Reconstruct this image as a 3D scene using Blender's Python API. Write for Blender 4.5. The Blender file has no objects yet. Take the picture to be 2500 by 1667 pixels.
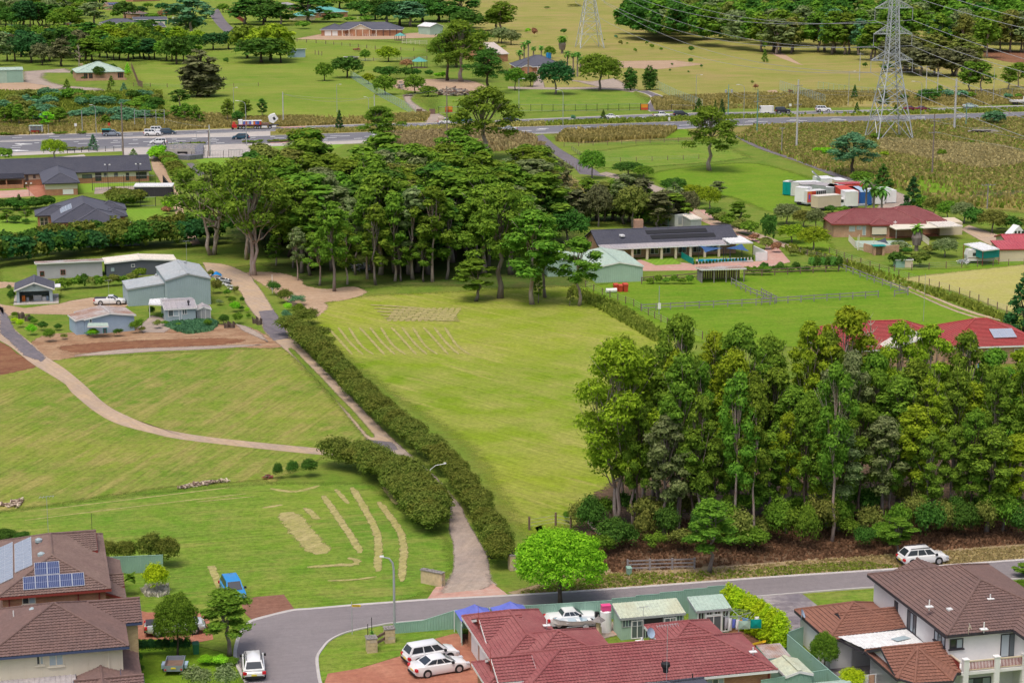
import bpy, bmesh, math, random
import numpy as np
from mathutils import Vector, Matrix
from mathutils.geometry import tessellate_polygon
random.seed(7); RNG=np.random.default_rng(7)
sc=bpy.context.scene
R=math.radians
F=4861.0;YH=-220.0;CX=1250.0;CY=833.5
PT=math.atan((CY-YH)/F);KS=.0158;CH=math.cos(PT)/KS
cpt,spt=math.cos(PT),math.sin(PT)
cd=bpy.data.cameras.new('camera');cd.sensor_width=36;cd.lens=36*F/2500;cd.clip_end=12000;cd.clip_start=1
cam=bpy.data.objects.new('camera',cd);sc.collection.objects.link(cam)
cam.location=(0,0,CH);cam.rotation_euler=(math.pi/2-PT,0,0);sc.camera=cam
w=bpy.data.worlds.new('World');sc.world=w;w.use_nodes=True
nt=w.node_tree;sky=nt.nodes.new('ShaderNodeTexSky');sky.sky_type='NISHITA';sky.sun_disc=False
SEL,SAZ=R(68),R(205)     # sun high behind the camera, veiled by cloud
sky.sun_elevation=SEL;sky.sun_rotation=SAZ;sky.air_density=1.0;sky.dust_density=6.0;sky.ozone_density=1.0
bg=nt.nodes['Background'];nt.links.new(sky.outputs[0],bg.inputs[0]);bg.inputs[1].default_value=.14
sd=bpy.data.lights.new('sun','SUN');sd.energy=1.1;sd.angle=R(25);sd.color=(1,.955,.88)
so=bpy.data.objects.new('sun',sd);sc.collection.objects.link(so)
sv=Vector((math.sin(SAZ)*math.cos(SEL),math.cos(SAZ)*math.cos(SEL),math.sin(SEL)))
so.rotation_euler=sv.to_track_quat('Z','Y').to_euler();so.location=(0,0,200)
vs=sc.view_settings;vs.view_transform='Standard';vs.look='None';vs.gamma=1;vs.use_curve_mapping=False;vs.exposure=.25
sc.render.engine='CYCLES'
cy=sc.cycles;cy.max_bounces=5;cy.diffuse_bounces=3;cy.glossy_bounces=2;cy.transmission_bounces=2;cy.transparent_max_bounces=24
cy.use_denoising=True;cy.caustics_reflective=False;cy.caustics_refractive=False
C={0:(0,0,.9408),1:(0,0,3.647),2:(620,0,3.647),3:(1240,0,3.647),4:(1860,0,3.647),5:(0,360,3.2),6:(620,400,3.647),7:(1240,400,3.647),8:(1860,400,3.647),
11:(0,800,3.484),12:(620,820,3.647),13:(1240,740,3.075),14:(1860,740,3.075),15:(0,1237,3.647),16:(620,1237,3.647),17:(1240,1237,3.647),18:(1860,1237,3.647),
21:(0,380,6.189),22:(20,610,6.818),23:(300,600,6.189),24:(1140,1400,5.6),25:(1500,1420,5.88),26:(1900,1400,5.874),27:(1900,440,7.84),28:(2150,480,6.72),
31:(0,280,7.84),32:(300,270,7.84),33:(560,250,7.84),34:(1980,230,7.35),36:(880,1530,8.4),37:(2200,1340,4.797),38:(560,1380,5.4625),
41:(0,0,7.127),42:(320,0,7.127),43:(1180,60,7.84),44:(1420,520,2.8),46:(320,340,2.8),47:(1300,1250,3.36),48:(1040,20,4.072),9:(0,0,1)}
def Q(k,x,y):
 o=C[k];return (o[0]+x/o[2],o[1]+y/o[2])
def ray(px,py):
 a=(px-CX)/F;b=(py-CY)/F
 return Vector((a,cpt-b*spt,-spt-b*cpt))
def G(px,py,z=0.):
 d=ray(px,py);t=(CH-z)/-d.z
 return Vector((d.x*t,d.y*t,z))
def S(py): return KS*(py-YH)
def GQ(k,x,y,z=0.): return G(*Q(k,x,y),z)
COL=sc.collection
def lab(o,label=None,cat=None,group=None,kind=None):
 if label:o['label']=label
 if cat:o['category']=cat
 if group:o['group']=group
 if kind:o['kind']=kind
 return o
def empty(name,loc,rz=0,label=None,cat=None,group=None,parent=None):
 o=bpy.data.objects.new(name,None);COL.objects.link(o);o.location=loc;o.rotation_euler=(0,0,rz)
 o.empty_display_size=.2
 if parent:o.parent=parent
 return lab(o,label,cat,group)
def link(name,me,parent=None,loc=None,rz=0,sc_=None):
 o=bpy.data.objects.new(name,me);COL.objects.link(o)
 if parent:o.parent=parent
 if loc is not None:o.location=loc
 if rz:o.rotation_euler=(0,0,rz)
 if sc_ is not None:o.scale=sc_
 return o
def copy_tree(o,parent=None):
 c=o.copy();COL.objects.link(c);c.parent=parent
 for ch in o.children:copy_tree(ch,c)
 return c
def npmesh(name,V,Fq,mat=None,smooth=False):
 me=bpy.data.meshes.new(name);V=np.asarray(V,dtype=np.float32);Fq=np.asarray(Fq,dtype=np.int32)
 n=Fq.shape[1];me.vertices.add(len(V));me.vertices.foreach_set('co',V.ravel())
 me.loops.add(Fq.size);me.loops.foreach_set('vertex_index',Fq.ravel())
 me.polygons.add(len(Fq));me.polygons.foreach_set('loop_start',np.arange(0,Fq.size,n,dtype=np.int32))
 me.polygons.foreach_set('use_smooth',np.full(len(Fq),bool(smooth)))
 me.update(calc_edges=True)
 if mat:me.materials.append(mat)
 return me
class MB:
 def __init__(s):s.v=[];s.f=[]
 def add(s,vs,fs):
  b=len(s.v);s.v+=[tuple(v) for v in vs];s.f+=[tuple(i+b for i in f) for f in fs];return s
 def quad(s,*p):return s.add(p,[tuple(range(len(p)))])
 def box(s,x0,y0,z0,x1,y1,z1):
  return s.add([(x0,y0,z0),(x1,y0,z0),(x1,y1,z0),(x0,y1,z0),(x0,y0,z1),(x1,y0,z1),(x1,y1,z1),(x0,y1,z1)],
         [(0,3,2,1),(4,5,6,7),(0,1,5,4),(1,2,6,5),(2,3,7,6),(3,0,4,7)])
 def bar(s,a,b,wd,ht=None,up=(0,0,1)):
  a=Vector(a);b=Vector(b);ht=wd if ht is None else ht;d=(b-a).normalized();u=Vector(up)
  if abs(d.dot(u))>.98:u=Vector((0,1,0))
  x=d.cross(u).normalized()*wd/2;y=x.cross(d).normalized()*ht/2
  vs=[a-x-y,a+x-y,a+x+y,a-x+y,b-x-y,b+x-y,b+x+y,b-x+y]
  return s.add(vs,[(0,3,2,1),(4,5,6,7),(0,1,5,4),(1,2,6,5),(2,3,7,6),(3,0,4,7)])
 def tube(s,pts,rs,n=6,cap=True):
  pts=[Vector(p) for p in pts]
  if not isinstance(rs,(list,tuple)):rs=[rs]*len(pts)
  b=len(s.v)
  for i,p in enumerate(pts):
   d=(pts[min(i+1,len(pts)-1)]-pts[max(i-1,0)]).normalized()
   u=Vector((1,0,0)) if abs(d.x)<.9 else Vector((0,1,0))
   x=d.cross(u).normalized();y=d.cross(x)
   for k in range(n):
    a=2*math.pi*k/n;s.v.append(tuple(p+(x*math.cos(a)+y*math.sin(a))*rs[i]))
  for i in range(len(pts)-1):
   for k in range(n):
    k2=(k+1)%n;s.f.append((b+i*n+k,b+i*n+k2,b+(i+1)*n+k2,b+(i+1)*n+k))
  if cap:s.f.append(tuple(b+k for k in range(n))[::-1]);s.f.append(tuple(b+(len(pts)-1)*n+k for k in range(n)))
  return s
 def prism(s,poly,z0,z1,caps=True):
  n=len(poly);b=len(s.v);s.v+=[(p[0],p[1],z0) for p in poly]+[(p[0],p[1],z1) for p in poly]
  for i in range(n):
   j=(i+1)%n;s.f.append((b+i,b+j,b+n+j,b+n+i))
  if caps:s.f.append(tuple(b+n+i for i in range(n)));s.f.append(tuple(b+i for i in range(n))[::-1])
  return s
 def cone(s,c,r0,r1,z0,z1,n=12):
  return s.tube([(c[0],c[1],z0),(c[0],c[1],z1)],[r0,r1],n)
 def mesh(s,name,mat,smooth=False):
  me=bpy.data.meshes.new(name);me.from_pydata(s.v,[],s.f);me.update()
  if mat:me.materials.append(mat)
  if smooth:me.polygons.foreach_set('use_smooth',[True]*len(me.polygons))
  return me
 def build(s,name,mat,parent=None,loc=None,smooth=False,rz=0):
  return link(name,s.mesh(name,mat,smooth),parent,loc,rz)
class NT:
 def __init__(s,name):
  s.m=bpy.data.materials.new(name);s.m.use_nodes=True;s.t=s.m.node_tree;s.p=s.t.nodes['Principled BSDF'];s.out=s.t.nodes['Material Output']
 def n(s,ty,**k):
  x=s.t.nodes.new('ShaderNode'+ty)
  for a,b in k.items():setattr(x,a,b)
  return x
 def l(s,a,b):s.t.links.new(a,b)
 def pos(s,obj=False):
  return s.n('TexCoord').outputs['Object'] if obj else s.n('NewGeometry').outputs['Position']
 def noise(s,scale,vec=None,detail=3,rough=.55,map_=None,rot=0,dist=0,loc=0):
  n=s.n('TexNoise');n.inputs['Scale'].default_value=scale;n.inputs['Detail'].default_value=detail;n.inputs['Roughness'].default_value=rough;n.inputs['Distortion'].default_value=dist
  vec=vec or s.pos()
  if map_ or rot or loc:
   r=s.n('Mapping');r.inputs['Rotation'].default_value=(0,0,-rot);s.l(vec,r.inputs['Vector']);vec=r.outputs[0]
   m=s.n('Mapping');m.inputs['Scale'].default_value=map_ or (1,1,1);m.inputs['Location'].default_value=(loc,loc,0);s.l(vec,m.inputs['Vector']);vec=m.outputs[0]
  s.l(vec,n.inputs['Vector']);return n.outputs['Fac']
 def ramp(s,f,a,b):
  r=s.n('MapRange');r.inputs['From Min'].default_value=a;r.inputs['From Max'].default_value=b;s.l(f,r.inputs['Value']);return r.outputs['Result']
 def rng(s,f,a,b,c,d):
  r=s.n('MapRange');r.inputs['From Min'].default_value=a;r.inputs['From Max'].default_value=b;r.inputs['To Min'].default_value=c;r.inputs['To Max'].default_value=d;s.l(f,r.inputs['Value']);return r.outputs['Result']
 def mix(s,f,a,b,mode='MIX'):
  m=s.n('MixRGB',blend_type=mode)
  for i,x in ((0,f),(1,a),(2,b)):
   if isinstance(x,(int,float)):m.inputs[i].default_value=x if i==0 else (x,x,x,1)
   elif isinstance(x,tuple):m.inputs[i].default_value=(*x[:3],1)
   else:s.l(x,m.inputs[i])
  return m.outputs[0]
 def math(s,op,a,b=None):
  m=s.n('Math',operation=op)
  for i,x in ((0,a),(1,b)):
   if x is None:continue
   if isinstance(x,(int,float)):m.inputs[i].default_value=x
   else:s.l(x,m.inputs[i])
  return m.outputs[0]
 def bump(s,h,st=.3,dist=.05):
  b=s.n('Bump');b.inputs['Strength'].default_value=st;b.inputs['Distance'].default_value=dist;s.l(h,b.inputs['Height']);s.l(b.outputs[0],s.p.inputs['Normal'])
 def fin(s,col,rough=.85,spec=.2,metal=0):
  if isinstance(col,tuple):s.p.inputs['Base Color'].default_value=(*col[:3],1)
  else:s.l(col,s.p.inputs['Base Color'])
  s.p.inputs['Roughness'].default_value=rough;s.p.inputs['Specular IOR Level'].default_value=spec;s.p.inputs['Metallic'].default_value=metal
  return s.m
def plain(name,col,rough=.6,var=.18,scale=1.2,spec=.3,metal=0,obj=False):
 t=NT(name);f=t.noise(scale,t.pos(obj),4,.6);g=t.noise(scale*9,t.pos(obj),2)
 k=t.rng(t.math('ADD',t.math('MULTIPLY',f,.7),t.math('MULTIPLY',g,.3)),.3,.7,1-var,1+var)
 return t.fin(t.mix(1.0,col,k,'MULTIPLY'),rough,spec,metal)
def ground(name,c1,c2,c3,rot=0,streak=.5,thr=.55,sx=.045,sy=.55,patch=.03,fine=.35,feather=True,rough=.95,stripe=0,dry2=.5):
 t=NT(name);P=t.pos()
 big=t.ramp(t.noise(patch,P,5,.6),.36,.64)
 mid=t.ramp(t.noise(patch*7,P,4,.62,loc=31),.38,.66)
 col=t.mix(big,c1,c2)
 col=t.mix(t.math('MULTIPLY',mid,dry2),col,c3)
 st=t.noise(1,P,4,.65,(sx,sy,1),rot,.6)
 msk=t.noise(patch*2.2,P,4,.6,loc=77)
 k=t.ramp(t.math('ADD',st,t.math('MULTIPLY',t.math('SUBTRACT',msk,.5),.9)),thr,thr+.16)
 col=t.mix(t.math('MULTIPLY',k,streak),col,c3)
 st2=t.noise(1,P,3,.6,(.1,2.2,1),rot,.4,loc=9)
 f1=t.noise(1.7,P,4,.7);f2=t.noise(9,P,2,.6)
 if stripe:
  wv=t.n('TexWave',wave_type='BANDS',bands_direction='Y');wv.inputs['Scale'].default_value=stripe;wv.inputs['Distortion'].default_value=1.2;wv.inputs['Detail'].default_value=1
  mp=t.n('Mapping');mp.inputs['Rotation'].default_value=(0,0,-rot);t.l(P,mp.inputs['Vector']);t.l(mp.outputs[0],wv.inputs['Vector'])
  st2=t.mix(.6,st2,wv.outputs['Fac'])
 br=t.math('ADD',t.math('ADD',t.math('MULTIPLY',f1,.9),t.math('MULTIPLY',f2,.55)),t.math('MULTIPLY',st2,.55))
 col=t.mix(1.0,col,t.rng(br,.7,1.3,1-fine,1+fine),'MULTIPLY')
 m=t.fin(col,rough,.1)
 t.bump(t.math('ADD',f1,f2),.5,.12)
 if feather:
  a=t.n('Attribute');a.attribute_name='fe'
  nz=t.math('ADD',t.math('MULTIPLY',t.noise(.9,P,5,.7),.7),t.math('MULTIPLY',t.noise(6,P,2,.6),.3))
  gs=name[:3] in('gra','hay');v=t.ramp(t.math('ADD',a.outputs['Fac'],t.math('MULTIPLY',t.math('SUBTRACT',nz,.5),1.5 if gs else 1.9)),.2 if gs else .42,.8 if gs else .6)
  tr=t.n('BsdfTransparent');mx=t.n('MixShader');t.l(v,mx.inputs[0]);t.l(tr.outputs[0],mx.inputs[1]);t.l(t.p.outputs[0],mx.inputs[2]);t.l(mx.outputs[0],t.out.inputs[0])
 return m
M={}
M['grass_mid']=ground('grass_mid',(.10,.185,.018),(.15,.225,.026),(.24,.24,.055),R(10),.45)
M['grass_mown']=ground('grass_mown',(.165,.255,.014),(.245,.30,.026),(.36,.32,.10),R(-48),.55,.54,patch=.022,fine=.42)
M['grass_left']=ground('grass_left',(.115,.205,.018),(.195,.25,.032),(.32,.26,.09),R(75),.6,.5,patch=.05,fine=.45)
M['grass_lawn']=ground('grass_lawn',(.10,.215,.018),(.165,.25,.026),(.30,.27,.08),R(14),.45,.56,patch=.06,dry2=.35,fine=.42)
M['grass_lush']=ground('grass_lush',(.105,.225,.010),(.15,.255,.016),(.23,.26,.04),R(10),.35,.58,patch=.04,dry2=.35,fine=.38)
M['lawn_fine']=ground('lawn_fine',(.15,.29,.025),(.2,.32,.035),(.24,.3,.05),R(75),.2,.6,stripe=.35,fine=.2,dry2=.2)
M['grass_far']=ground('grass_far',(.205,.235,.04),(.28,.275,.065),(.35,.26,.11),R(20),.6,.5,sx=.01,sy=.06,patch=.014,fine=.32)
M['grass_padk']=ground('grass_padk',(.125,.225,.018),(.195,.265,.032),(.26,.26,.06),R(10),.5,.52,sx=.02,sy=.14,patch=.022,fine=.4)
M['grass_rough']=ground('grass_rough',(.15,.18,.028),(.24,.225,.05),(.28,.20,.08),R(12),.6,.48,sx=.03,sy=.25,patch=.03,fine=.5)
M['grass_gold']=ground('grass_gold',(.32,.27,.085),(.24,.24,.05),(.38,.28,.13),R(9),.5,.5,sx=.05,sy=.5,patch=.06,fine=.4)
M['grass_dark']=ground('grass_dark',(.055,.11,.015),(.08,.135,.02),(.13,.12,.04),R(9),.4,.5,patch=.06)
M['hay']=ground('hay',(.34,.34,.085),(.40,.37,.11),(.42,.36,.16),R(10),.5,.5,patch=.03,stripe=.42,fine=.3)
M['clip']=ground('clip',(.34,.31,.12),(.30,.29,.09),(.40,.33,.16),R(60),.5,.5,patch=.2,fine=.4)
M['dirt']=ground('dirt',(.32,.19,.11),(.24,.13,.075),(.42,.29,.18),R(8),.6,.45,sx=.06,sy=.5,patch=.07,fine=.35)
M['dirt_pale']=ground('dirt_pale',(.42,.29,.19),(.37,.25,.16),(.46,.34,.24),R(14),.5,.5,patch=.1,fine=.25)
M['dirt_red']=ground('dirt_red',(.21,.09,.05),(.17,.075,.045),(.28,.15,.08),R(8),.5,.5,patch=.12,fine=.3)
M['verge']=ground('verge',(.30,.215,.125),(.235,.19,.085),(.36,.27,.17),R(14),.6,.46,sx=.08,sy=.6,patch=.09,fine=.4)
M['litter']=ground('litter',(.12,.075,.048),(.09,.065,.035),(.17,.11,.07),R(14),.6,.46,sx=.3,sy=.8,patch=.1,fine=.5)
M['gravel']=ground('gravel',(.43,.33,.25),(.36,.28,.22),(.50,.36,.22),R(-60),.5,.5,sx=.05,sy=1.2,patch=.06,fine=.2)
M['gravel_grey']=ground('gravel_grey',(.30,.245,.215),(.36,.30,.25),(.42,.33,.26),R(75),.5,.5,patch=.09,fine=.22)
M['bitumen']=ground('bitumen',(.13,.12,.14),(.17,.155,.17),(.22,.19,.19),R(-60),.3,.5,patch=.1,fine=.25)
M['asphalt']=ground('asphalt',(.225,.20,.205),(.25,.225,.23),(.19,.17,.175),R(14),.35,.55,sx=.04,sy=.5,patch=.06,fine=.1,feather=False,dry2=.2)
M['highway']=ground('highway',(.165,.165,.185),(.19,.188,.205),(.14,.14,.155),R(9),.4,.5,sx=.01,sy=.4,patch=.03,fine=.08,feather=False,dry2=.2)
M['concrete']=ground('concrete',(.46,.42,.38),(.50,.46,.42),(.38,.34,.31),R(14),.4,.5,patch=.12,fine=.12,feather=False)
M['kerb']=plain('kerb',(.47,.44,.42),.8,.15,.8)
M['apron']=ground('apron',(.46,.24,.19),(.50,.28,.22),(.5,.38,.32),R(14),.5,.5,patch=.2,fine=.12)
M['red_paving']=ground('red_paving',(.38,.16,.10),(.47,.23,.15),(.33,.13,.09),R(20),.5,.45,sx=.2,sy=.6,patch=.25,fine=.2,feather=False)
M['mulch']=ground('mulch',(.23,.115,.08),(.27,.14,.10),(.2,.1,.07),R(14),.4,.5,patch=.3,fine=.25,feather=False)
M['oldpave']=ground('oldpave',(.20,.18,.20),(.42,.38,.36),(.15,.13,.15),R(14),.6,.45,sx=.4,sy=.7,patch=.2,fine=.2,feather=False)
M['paint']=plain('road_paint',(.72,.72,.70),.7,.1)
M['redpaint']=plain('red_surface',(.55,.24,.19),.8,.15)
def roofm(name,c,c2,rough=.75,dirt=.5,metal=0):
 t=NT(name);P=t.pos(True)
 a=t.ramp(t.noise(.35,P,5,.65),.35,.65);b=t.noise(3.2,P,3,.6);d=t.noise(14,P,2,.6)
 col=t.mix(t.math('MULTIPLY',a,dirt),c,c2)
 k=t.rng(t.math('ADD',b,t.math('MULTIPLY',d,.8)),.6,1.2,.78,1.22)
 return t.fin(t.mix(1.,col,k,'MULTIPLY'),rough,.25,metal)
M['tile_brown']=roofm('tile_brown',(.175,.115,.10),(.24,.17,.14))
M['tile_brown2']=roofm('tile_brown_b',(.185,.115,.10),(.13,.09,.085))
M['tile_red']=roofm('tile_red',(.25,.075,.078),(.33,.14,.13))
M['tile_redbright']=roofm('tile_redbright',(.36,.06,.058),(.30,.085,.075))
M['tile_terra']=roofm('tile_terra',(.25,.115,.08),(.18,.09,.07))
M['tile_dark']=roofm('tile_dark',(.075,.08,.105),(.10,.105,.13))
M['tile_charc']=roofm('tile_charc',(.085,.088,.115),(.12,.12,.14))
M['roof_grey']=roofm('roof_grey',(.34,.38,.40),(.42,.42,.42),.5,.6)
M['roof_grey2']=roofm('roof_grey_dull',(.34,.32,.34),(.42,.38,.37),.6,.8)
M['roof_rust']=roofm('roof_rust',(.44,.42,.41),(.30,.17,.12),.7,1.)
M['roof_white']=roofm('roof_white',(.72,.72,.71),(.60,.60,.60),.5,.5)
M['roof_cream']=roofm('roof_cream',(.68,.63,.55),(.6,.55,.48),.5,.5)
M['roof_green']=roofm('roof_green',(.36,.47,.40),(.43,.50,.42),.5,.6)
M['roof_moss']=roofm('roof_moss',(.48,.54,.43),(.47,.47,.33),.6,.9)
M['roof_teal']=roofm('roof_teal',(.10,.34,.30),(.13,.40,.34),.6,.6)
M['roof_beige']=roofm('roof_beige',(.52,.45,.40),(.45,.40,.36),.6,.5)
M['roof_redmetal']=roofm('roof_redmetal',(.40,.07,.085),(.46,.11,.12),.5,.6)
def brick(name,c1,c2,mortar=(.45,.40,.34),s=1.0):
 t=NT(name);P=t.pos(True);bt=t.n('TexBrick')
 sp=t.n('SeparateXYZ');t.l(P,sp.inputs[0]);cb=t.n('CombineXYZ');t.l(t.math('ADD',sp.outputs[0],sp.outputs[1]),cb.inputs[0]);t.l(sp.outputs[2],cb.inputs[1])
 t.l(cb.outputs[0],bt.inputs['Vector']);bt.inputs['Scale'].default_value=1/s;bt.inputs['Brick Width'].default_value=.24;bt.inputs['Row Height'].default_value=.086;bt.inputs['Mortar Size'].default_value=.011
 bt.inputs['Color1'].default_value=(*c1,1);bt.inputs['Color2'].default_value=(*c2,1);bt.inputs['Mortar'].default_value=(*mortar,1);bt.inputs['Bias'].default_value=-.1
 k=t.rng(t.noise(.8,P,4,.6),.3,.7,.85,1.15)
 m=t.fin(t.mix(1.,bt.outputs[0],k,'MULTIPLY'),.9,.15);t.bump(bt.outputs['Fac'],-.6,.01);return m
M['brick_red']=brick('brick_red',(.42,.15,.075),(.50,.24,.12),(.40,.30,.22))
M['brick_tan']=brick('brick_tan',(.45,.22,.13),(.50,.30,.17),(.5,.40,.32))
M['brick_yel']=brick('brick_yel',(.52,.38,.2),(.42,.27,.14),(.5,.42,.3))
M['render_white']=plain('render_white',(.74,.73,.72),.8,.08,.5,obj=True)
M['render_cream']=plain('render_cream',(.62,.52,.38),.8,.07,.5,obj=True)
M['cream_board']=plain('cream_board',(.66,.60,.47),.75,.05,.5,obj=True)
M['white']=plain('white_paint',(.78,.78,.77),.5,.05)
M['cream']=plain('cream_paint',(.70,.64,.52),.6,.06)
M['steel_grey']=plain('steel_grey',(.33,.41,.44),.55,.07,.6,obj=True)
M['steel_green']=plain('steel_green',(.27,.43,.35),.55,.09,.6,obj=True)
M['steel_green2']=plain('steel_green_pale',(.36,.50,.41),.55,.09,.6,obj=True)
M['blue_wall']=plain('blue_wall',(.33,.44,.56),.75,.1,.6,obj=True)
M['lilac_wall']=plain('lilac_wall',(.42,.41,.44),.8,.08,.6,obj=True)
M['slate_board']=plain('slate_board',(.13,.14,.17),.7,.1,.6,obj=True)
M['tan_wall']=plain('tan_wall',(.55,.45,.34),.8,.08,.6,obj=True)
M['black']=plain('black_trim',(.02,.02,.022),.6,.1)
M['dark']=plain('dark_trim',(.05,.045,.055),.6,.1)
M['redtrim']=plain('red_trim',(.27,.05,.04),.5,.1)
M['navytrim']=plain('navy_trim',(.06,.08,.16),.5,.1)
M['galv']=plain('galvanised',(.42,.44,.46),.5,.12,2,metal=.3)
M['pylon']=plain('pylon_steel',(.50,.53,.55),.5,.12,.5,metal=.2)
M['timber_grey']=plain('timber_grey',(.27,.245,.25),.9,.25,2)
M['timber_brown']=plain('timber_brown',(.20,.13,.10),.9,.25,2)
M['timber_pole']=plain('timber_pole',(.24,.19,.165),.9,.25,1)
M['conc_pole']=plain('conc_pole',(.50,.50,.49),.8,.12,1)
M['green_pole']=plain('green_pole',(.16,.33,.29),.8,.15,1)
M['sandstone']=plain('sandstone',(.56,.44,.27),.9,.25,3)
M['stone_grey']=plain('stone_grey',(.24,.22,.21),.95,.35,4)
M['stone_blue']=plain('stone_blue',(.16,.16,.19),.95,.4,3)
M['wire']=plain('wire_metal',(.33,.34,.36),.6,.1)
M['blue_paint']=plain('blue_paint',(.02,.22,.55),.3,.05)
M['tarp_blue']=plain('tarp_blue',(.13,.16,.52),.6,.15)
M['sail_blue']=plain('sail_blue',(.04,.10,.24),.8,.12)
M['sail_grey']=plain('sail_grey',(.10,.12,.17),.8,.1)
M['pink']=plain('pink_plastic',(.75,.08,.25),.5,.05)
M['yellow']=plain('yellow_plastic',(.75,.52,.03),.5,.05)
M['orange']=plain('orange_plastic',(.75,.2,.03),.5,.05)
M['red']=plain('red_paint',(.55,.03,.03),.4,.08)
M['teal']=plain('teal_cloth',(.015,.24,.22),.8,.1)
M['green_paint']=plain('green_paint',(.03,.16,.08),.6,.1)
M['container_red']=plain('container_red',(.55,.07,.04),.5,.12)
M['container_blue']=plain('container_blue',(.03,.12,.38),.5,.15)
M['container_teal']=plain('container_teal',(.0,.27,.24),.5,.1)
M['fiberglass']=plain('fibreglass_white',(.68,.66,.64),.4,.08)
M['flower_white']=plain('flower_white',(.62,.58,.50),.8,.2)
def glass(name,c,rough=.12,spec=.8):
 t=NT(name);return t.fin(c,rough,spec)
M['glass']=glass('dark_glass',(.03,.037,.045));M['glass_lt']=glass('curtained_glass',(.38,.45,.50),.2);M['glass_mid']=glass('window_glass',(.10,.125,.14))
M['water']=glass('pool_water',(.005,.36,.50),.05,.6)
def solar():
 t=NT('solar_cells');P=t.pos(True);m=t.fin((.035,.055,.15),.15,.7);return m
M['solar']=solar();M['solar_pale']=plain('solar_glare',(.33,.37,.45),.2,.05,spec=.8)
M['solar_frame']=plain('solar_frame',(.6,.62,.66),.3,.03,metal=.4)
def carpaint(name,c):
 t=NT(name);t.fin(c,.25,.5);t.p.inputs['Coat Weight'].default_value=.6;t.p.inputs['Coat Roughness'].default_value=.08;return t.m
for n_,c_ in dict(white=(.80,.80,.80),silver=(.52,.55,.57),navy=(.02,.05,.085),teal=(.012,.06,.10),grey=(.24,.28,.33),maroon=(.16,.015,.03),black=(.02,.022,.03),blue=(.03,.25,.58),palegreen=(.45,.58,.52)).items():
 M['car_'+n_]=carpaint('car_'+n_,c_)
M['tyre']=plain('tyre_rubber',(.025,.025,.027),.9,.1);M['rim']=plain('alloy_rim',(.5,.5,.52),.35,.05,metal=.5)
M['tail']=plain('tail_lamp',(.55,.02,.03),.25,.03);M['head']=plain('head_lamp',(.6,.62,.66),.1,.03,spec=.8);M['plate']=plain('number_plate',(.75,.62,.05),.5,.03)
def leaf(name,c1,c2,tip=None,tipf=.35,trans=.38,val=.16,noi=.55):
 if name.startswith('leaf'):c1=tuple(c*1.95 for c in c1);c2=tuple(c*1.95 for c in c2)
 if name.startswith('leaf') and tip:tip=tuple(c*1.12 for c in tip)
 t=NT(name);g=t.n('NewGeometry');ri=g.outputs['Random Per Island'];oi=t.n('ObjectInfo');orn=oi.outputs['Random']
 col=t.mix(ri,c1,c2)
 P=t.pos()
 cl=t.ramp(t.noise(noi,P,3,.6),.35,.65)
 col=t.mix(t.math('MULTIPLY',cl,.6),col,c2)
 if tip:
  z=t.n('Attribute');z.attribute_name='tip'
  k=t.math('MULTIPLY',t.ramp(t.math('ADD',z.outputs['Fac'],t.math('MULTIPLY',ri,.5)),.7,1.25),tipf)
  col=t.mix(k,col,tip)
 hs=t.n('HueSaturation');hs.inputs['Fac'].default_value=1;t.l(col,hs.inputs['Color'])
 t.l(t.rng(orn,0,1,.482,.512),hs.inputs['Hue'])
 t.l(t.math('MULTIPLY',t.rng(orn,0,1,1-val*.6,1+val),t.rng(ri,0,1,.7,1.3)),hs.inputs['Value'])
 d=t.n('BsdfDiffuse');tr=t.n('BsdfTranslucent');mx=t.n('MixShader');mx.inputs[0].default_value=trans
 t.l(hs.outputs[0],d.inputs[0]);t.l(hs.outputs[0],tr.inputs[0]);t.l(d.outputs[0],mx.inputs[1]);t.l(tr.outputs[0],mx.inputs[2]);t.l(mx.outputs[0],t.out.inputs[0])
 return t.m
LF={}
LF['olive']=leaf('leaf_olive',(.05,.105,.013),(.095,.16,.02),(.20,.26,.02))
LF['green']=leaf('leaf_green',(.045,.115,.014),(.085,.17,.02),(.17,.25,.02))
LF['yellow']=leaf('leaf_yellowgreen',(.085,.15,.010),(.15,.22,.016),(.28,.32,.02))
LF['bright']=leaf('leaf_bright',(.07,.22,.012),(.15,.36,.02),(.24,.45,.02),.5)
LF['dark']=leaf('leaf_dark',(.022,.07,.014),(.045,.11,.018),(.08,.15,.02))
LF['deep']=leaf('leaf_deep',(.014,.052,.018),(.028,.085,.024),None)
LF['blue']=leaf('leaf_bluegreen',(.04,.115,.06),(.08,.17,.085),None)
LF['grey']=leaf('leaf_grey',(.07,.11,.035),(.12,.165,.055),(.25,.24,.16))
LF['brown']=leaf('leaf_casuarina',(.06,.068,.032),(.10,.105,.048),None)
LF['scrub']=leaf('leaf_scrub',(.07,.10,.02),(.13,.155,.035),(.22,.21,.05))
LF['hedge']=leaf('leaf_hedge',(.042,.078,.012),(.085,.12,.018),(.21,.20,.05),.45)
LF['gold']=leaf('leaf_gold',(.15,.27,.010),(.26,.38,.014),(.42,.48,.02),.5)
LF['lime']=leaf('leaf_lime',(.12,.30,.012),(.2,.4,.03),None)
LF['autumn']=leaf('leaf_reddish',(.16,.09,.05),(.24,.14,.07),None)
LF['palm']=leaf('leaf_palm',(.04,.13,.025),(.09,.19,.035),None)
LF['tuft_gold']=leaf('tuft_gold',(.30,.29,.07),(.46,.40,.14),None,noi=.1)
LF['tuft_green']=leaf('tuft_green',(.16,.26,.03),(.30,.36,.06),None,noi=.1)
LF['tuft_straw']=leaf('tuft_straw',(.38,.30,.13),(.5,.42,.2),None,noi=.1)
LF['tuft_brown']=leaf('tuft_brown',(.2,.12,.07),(.3,.18,.1),None,noi=.1)
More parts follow.
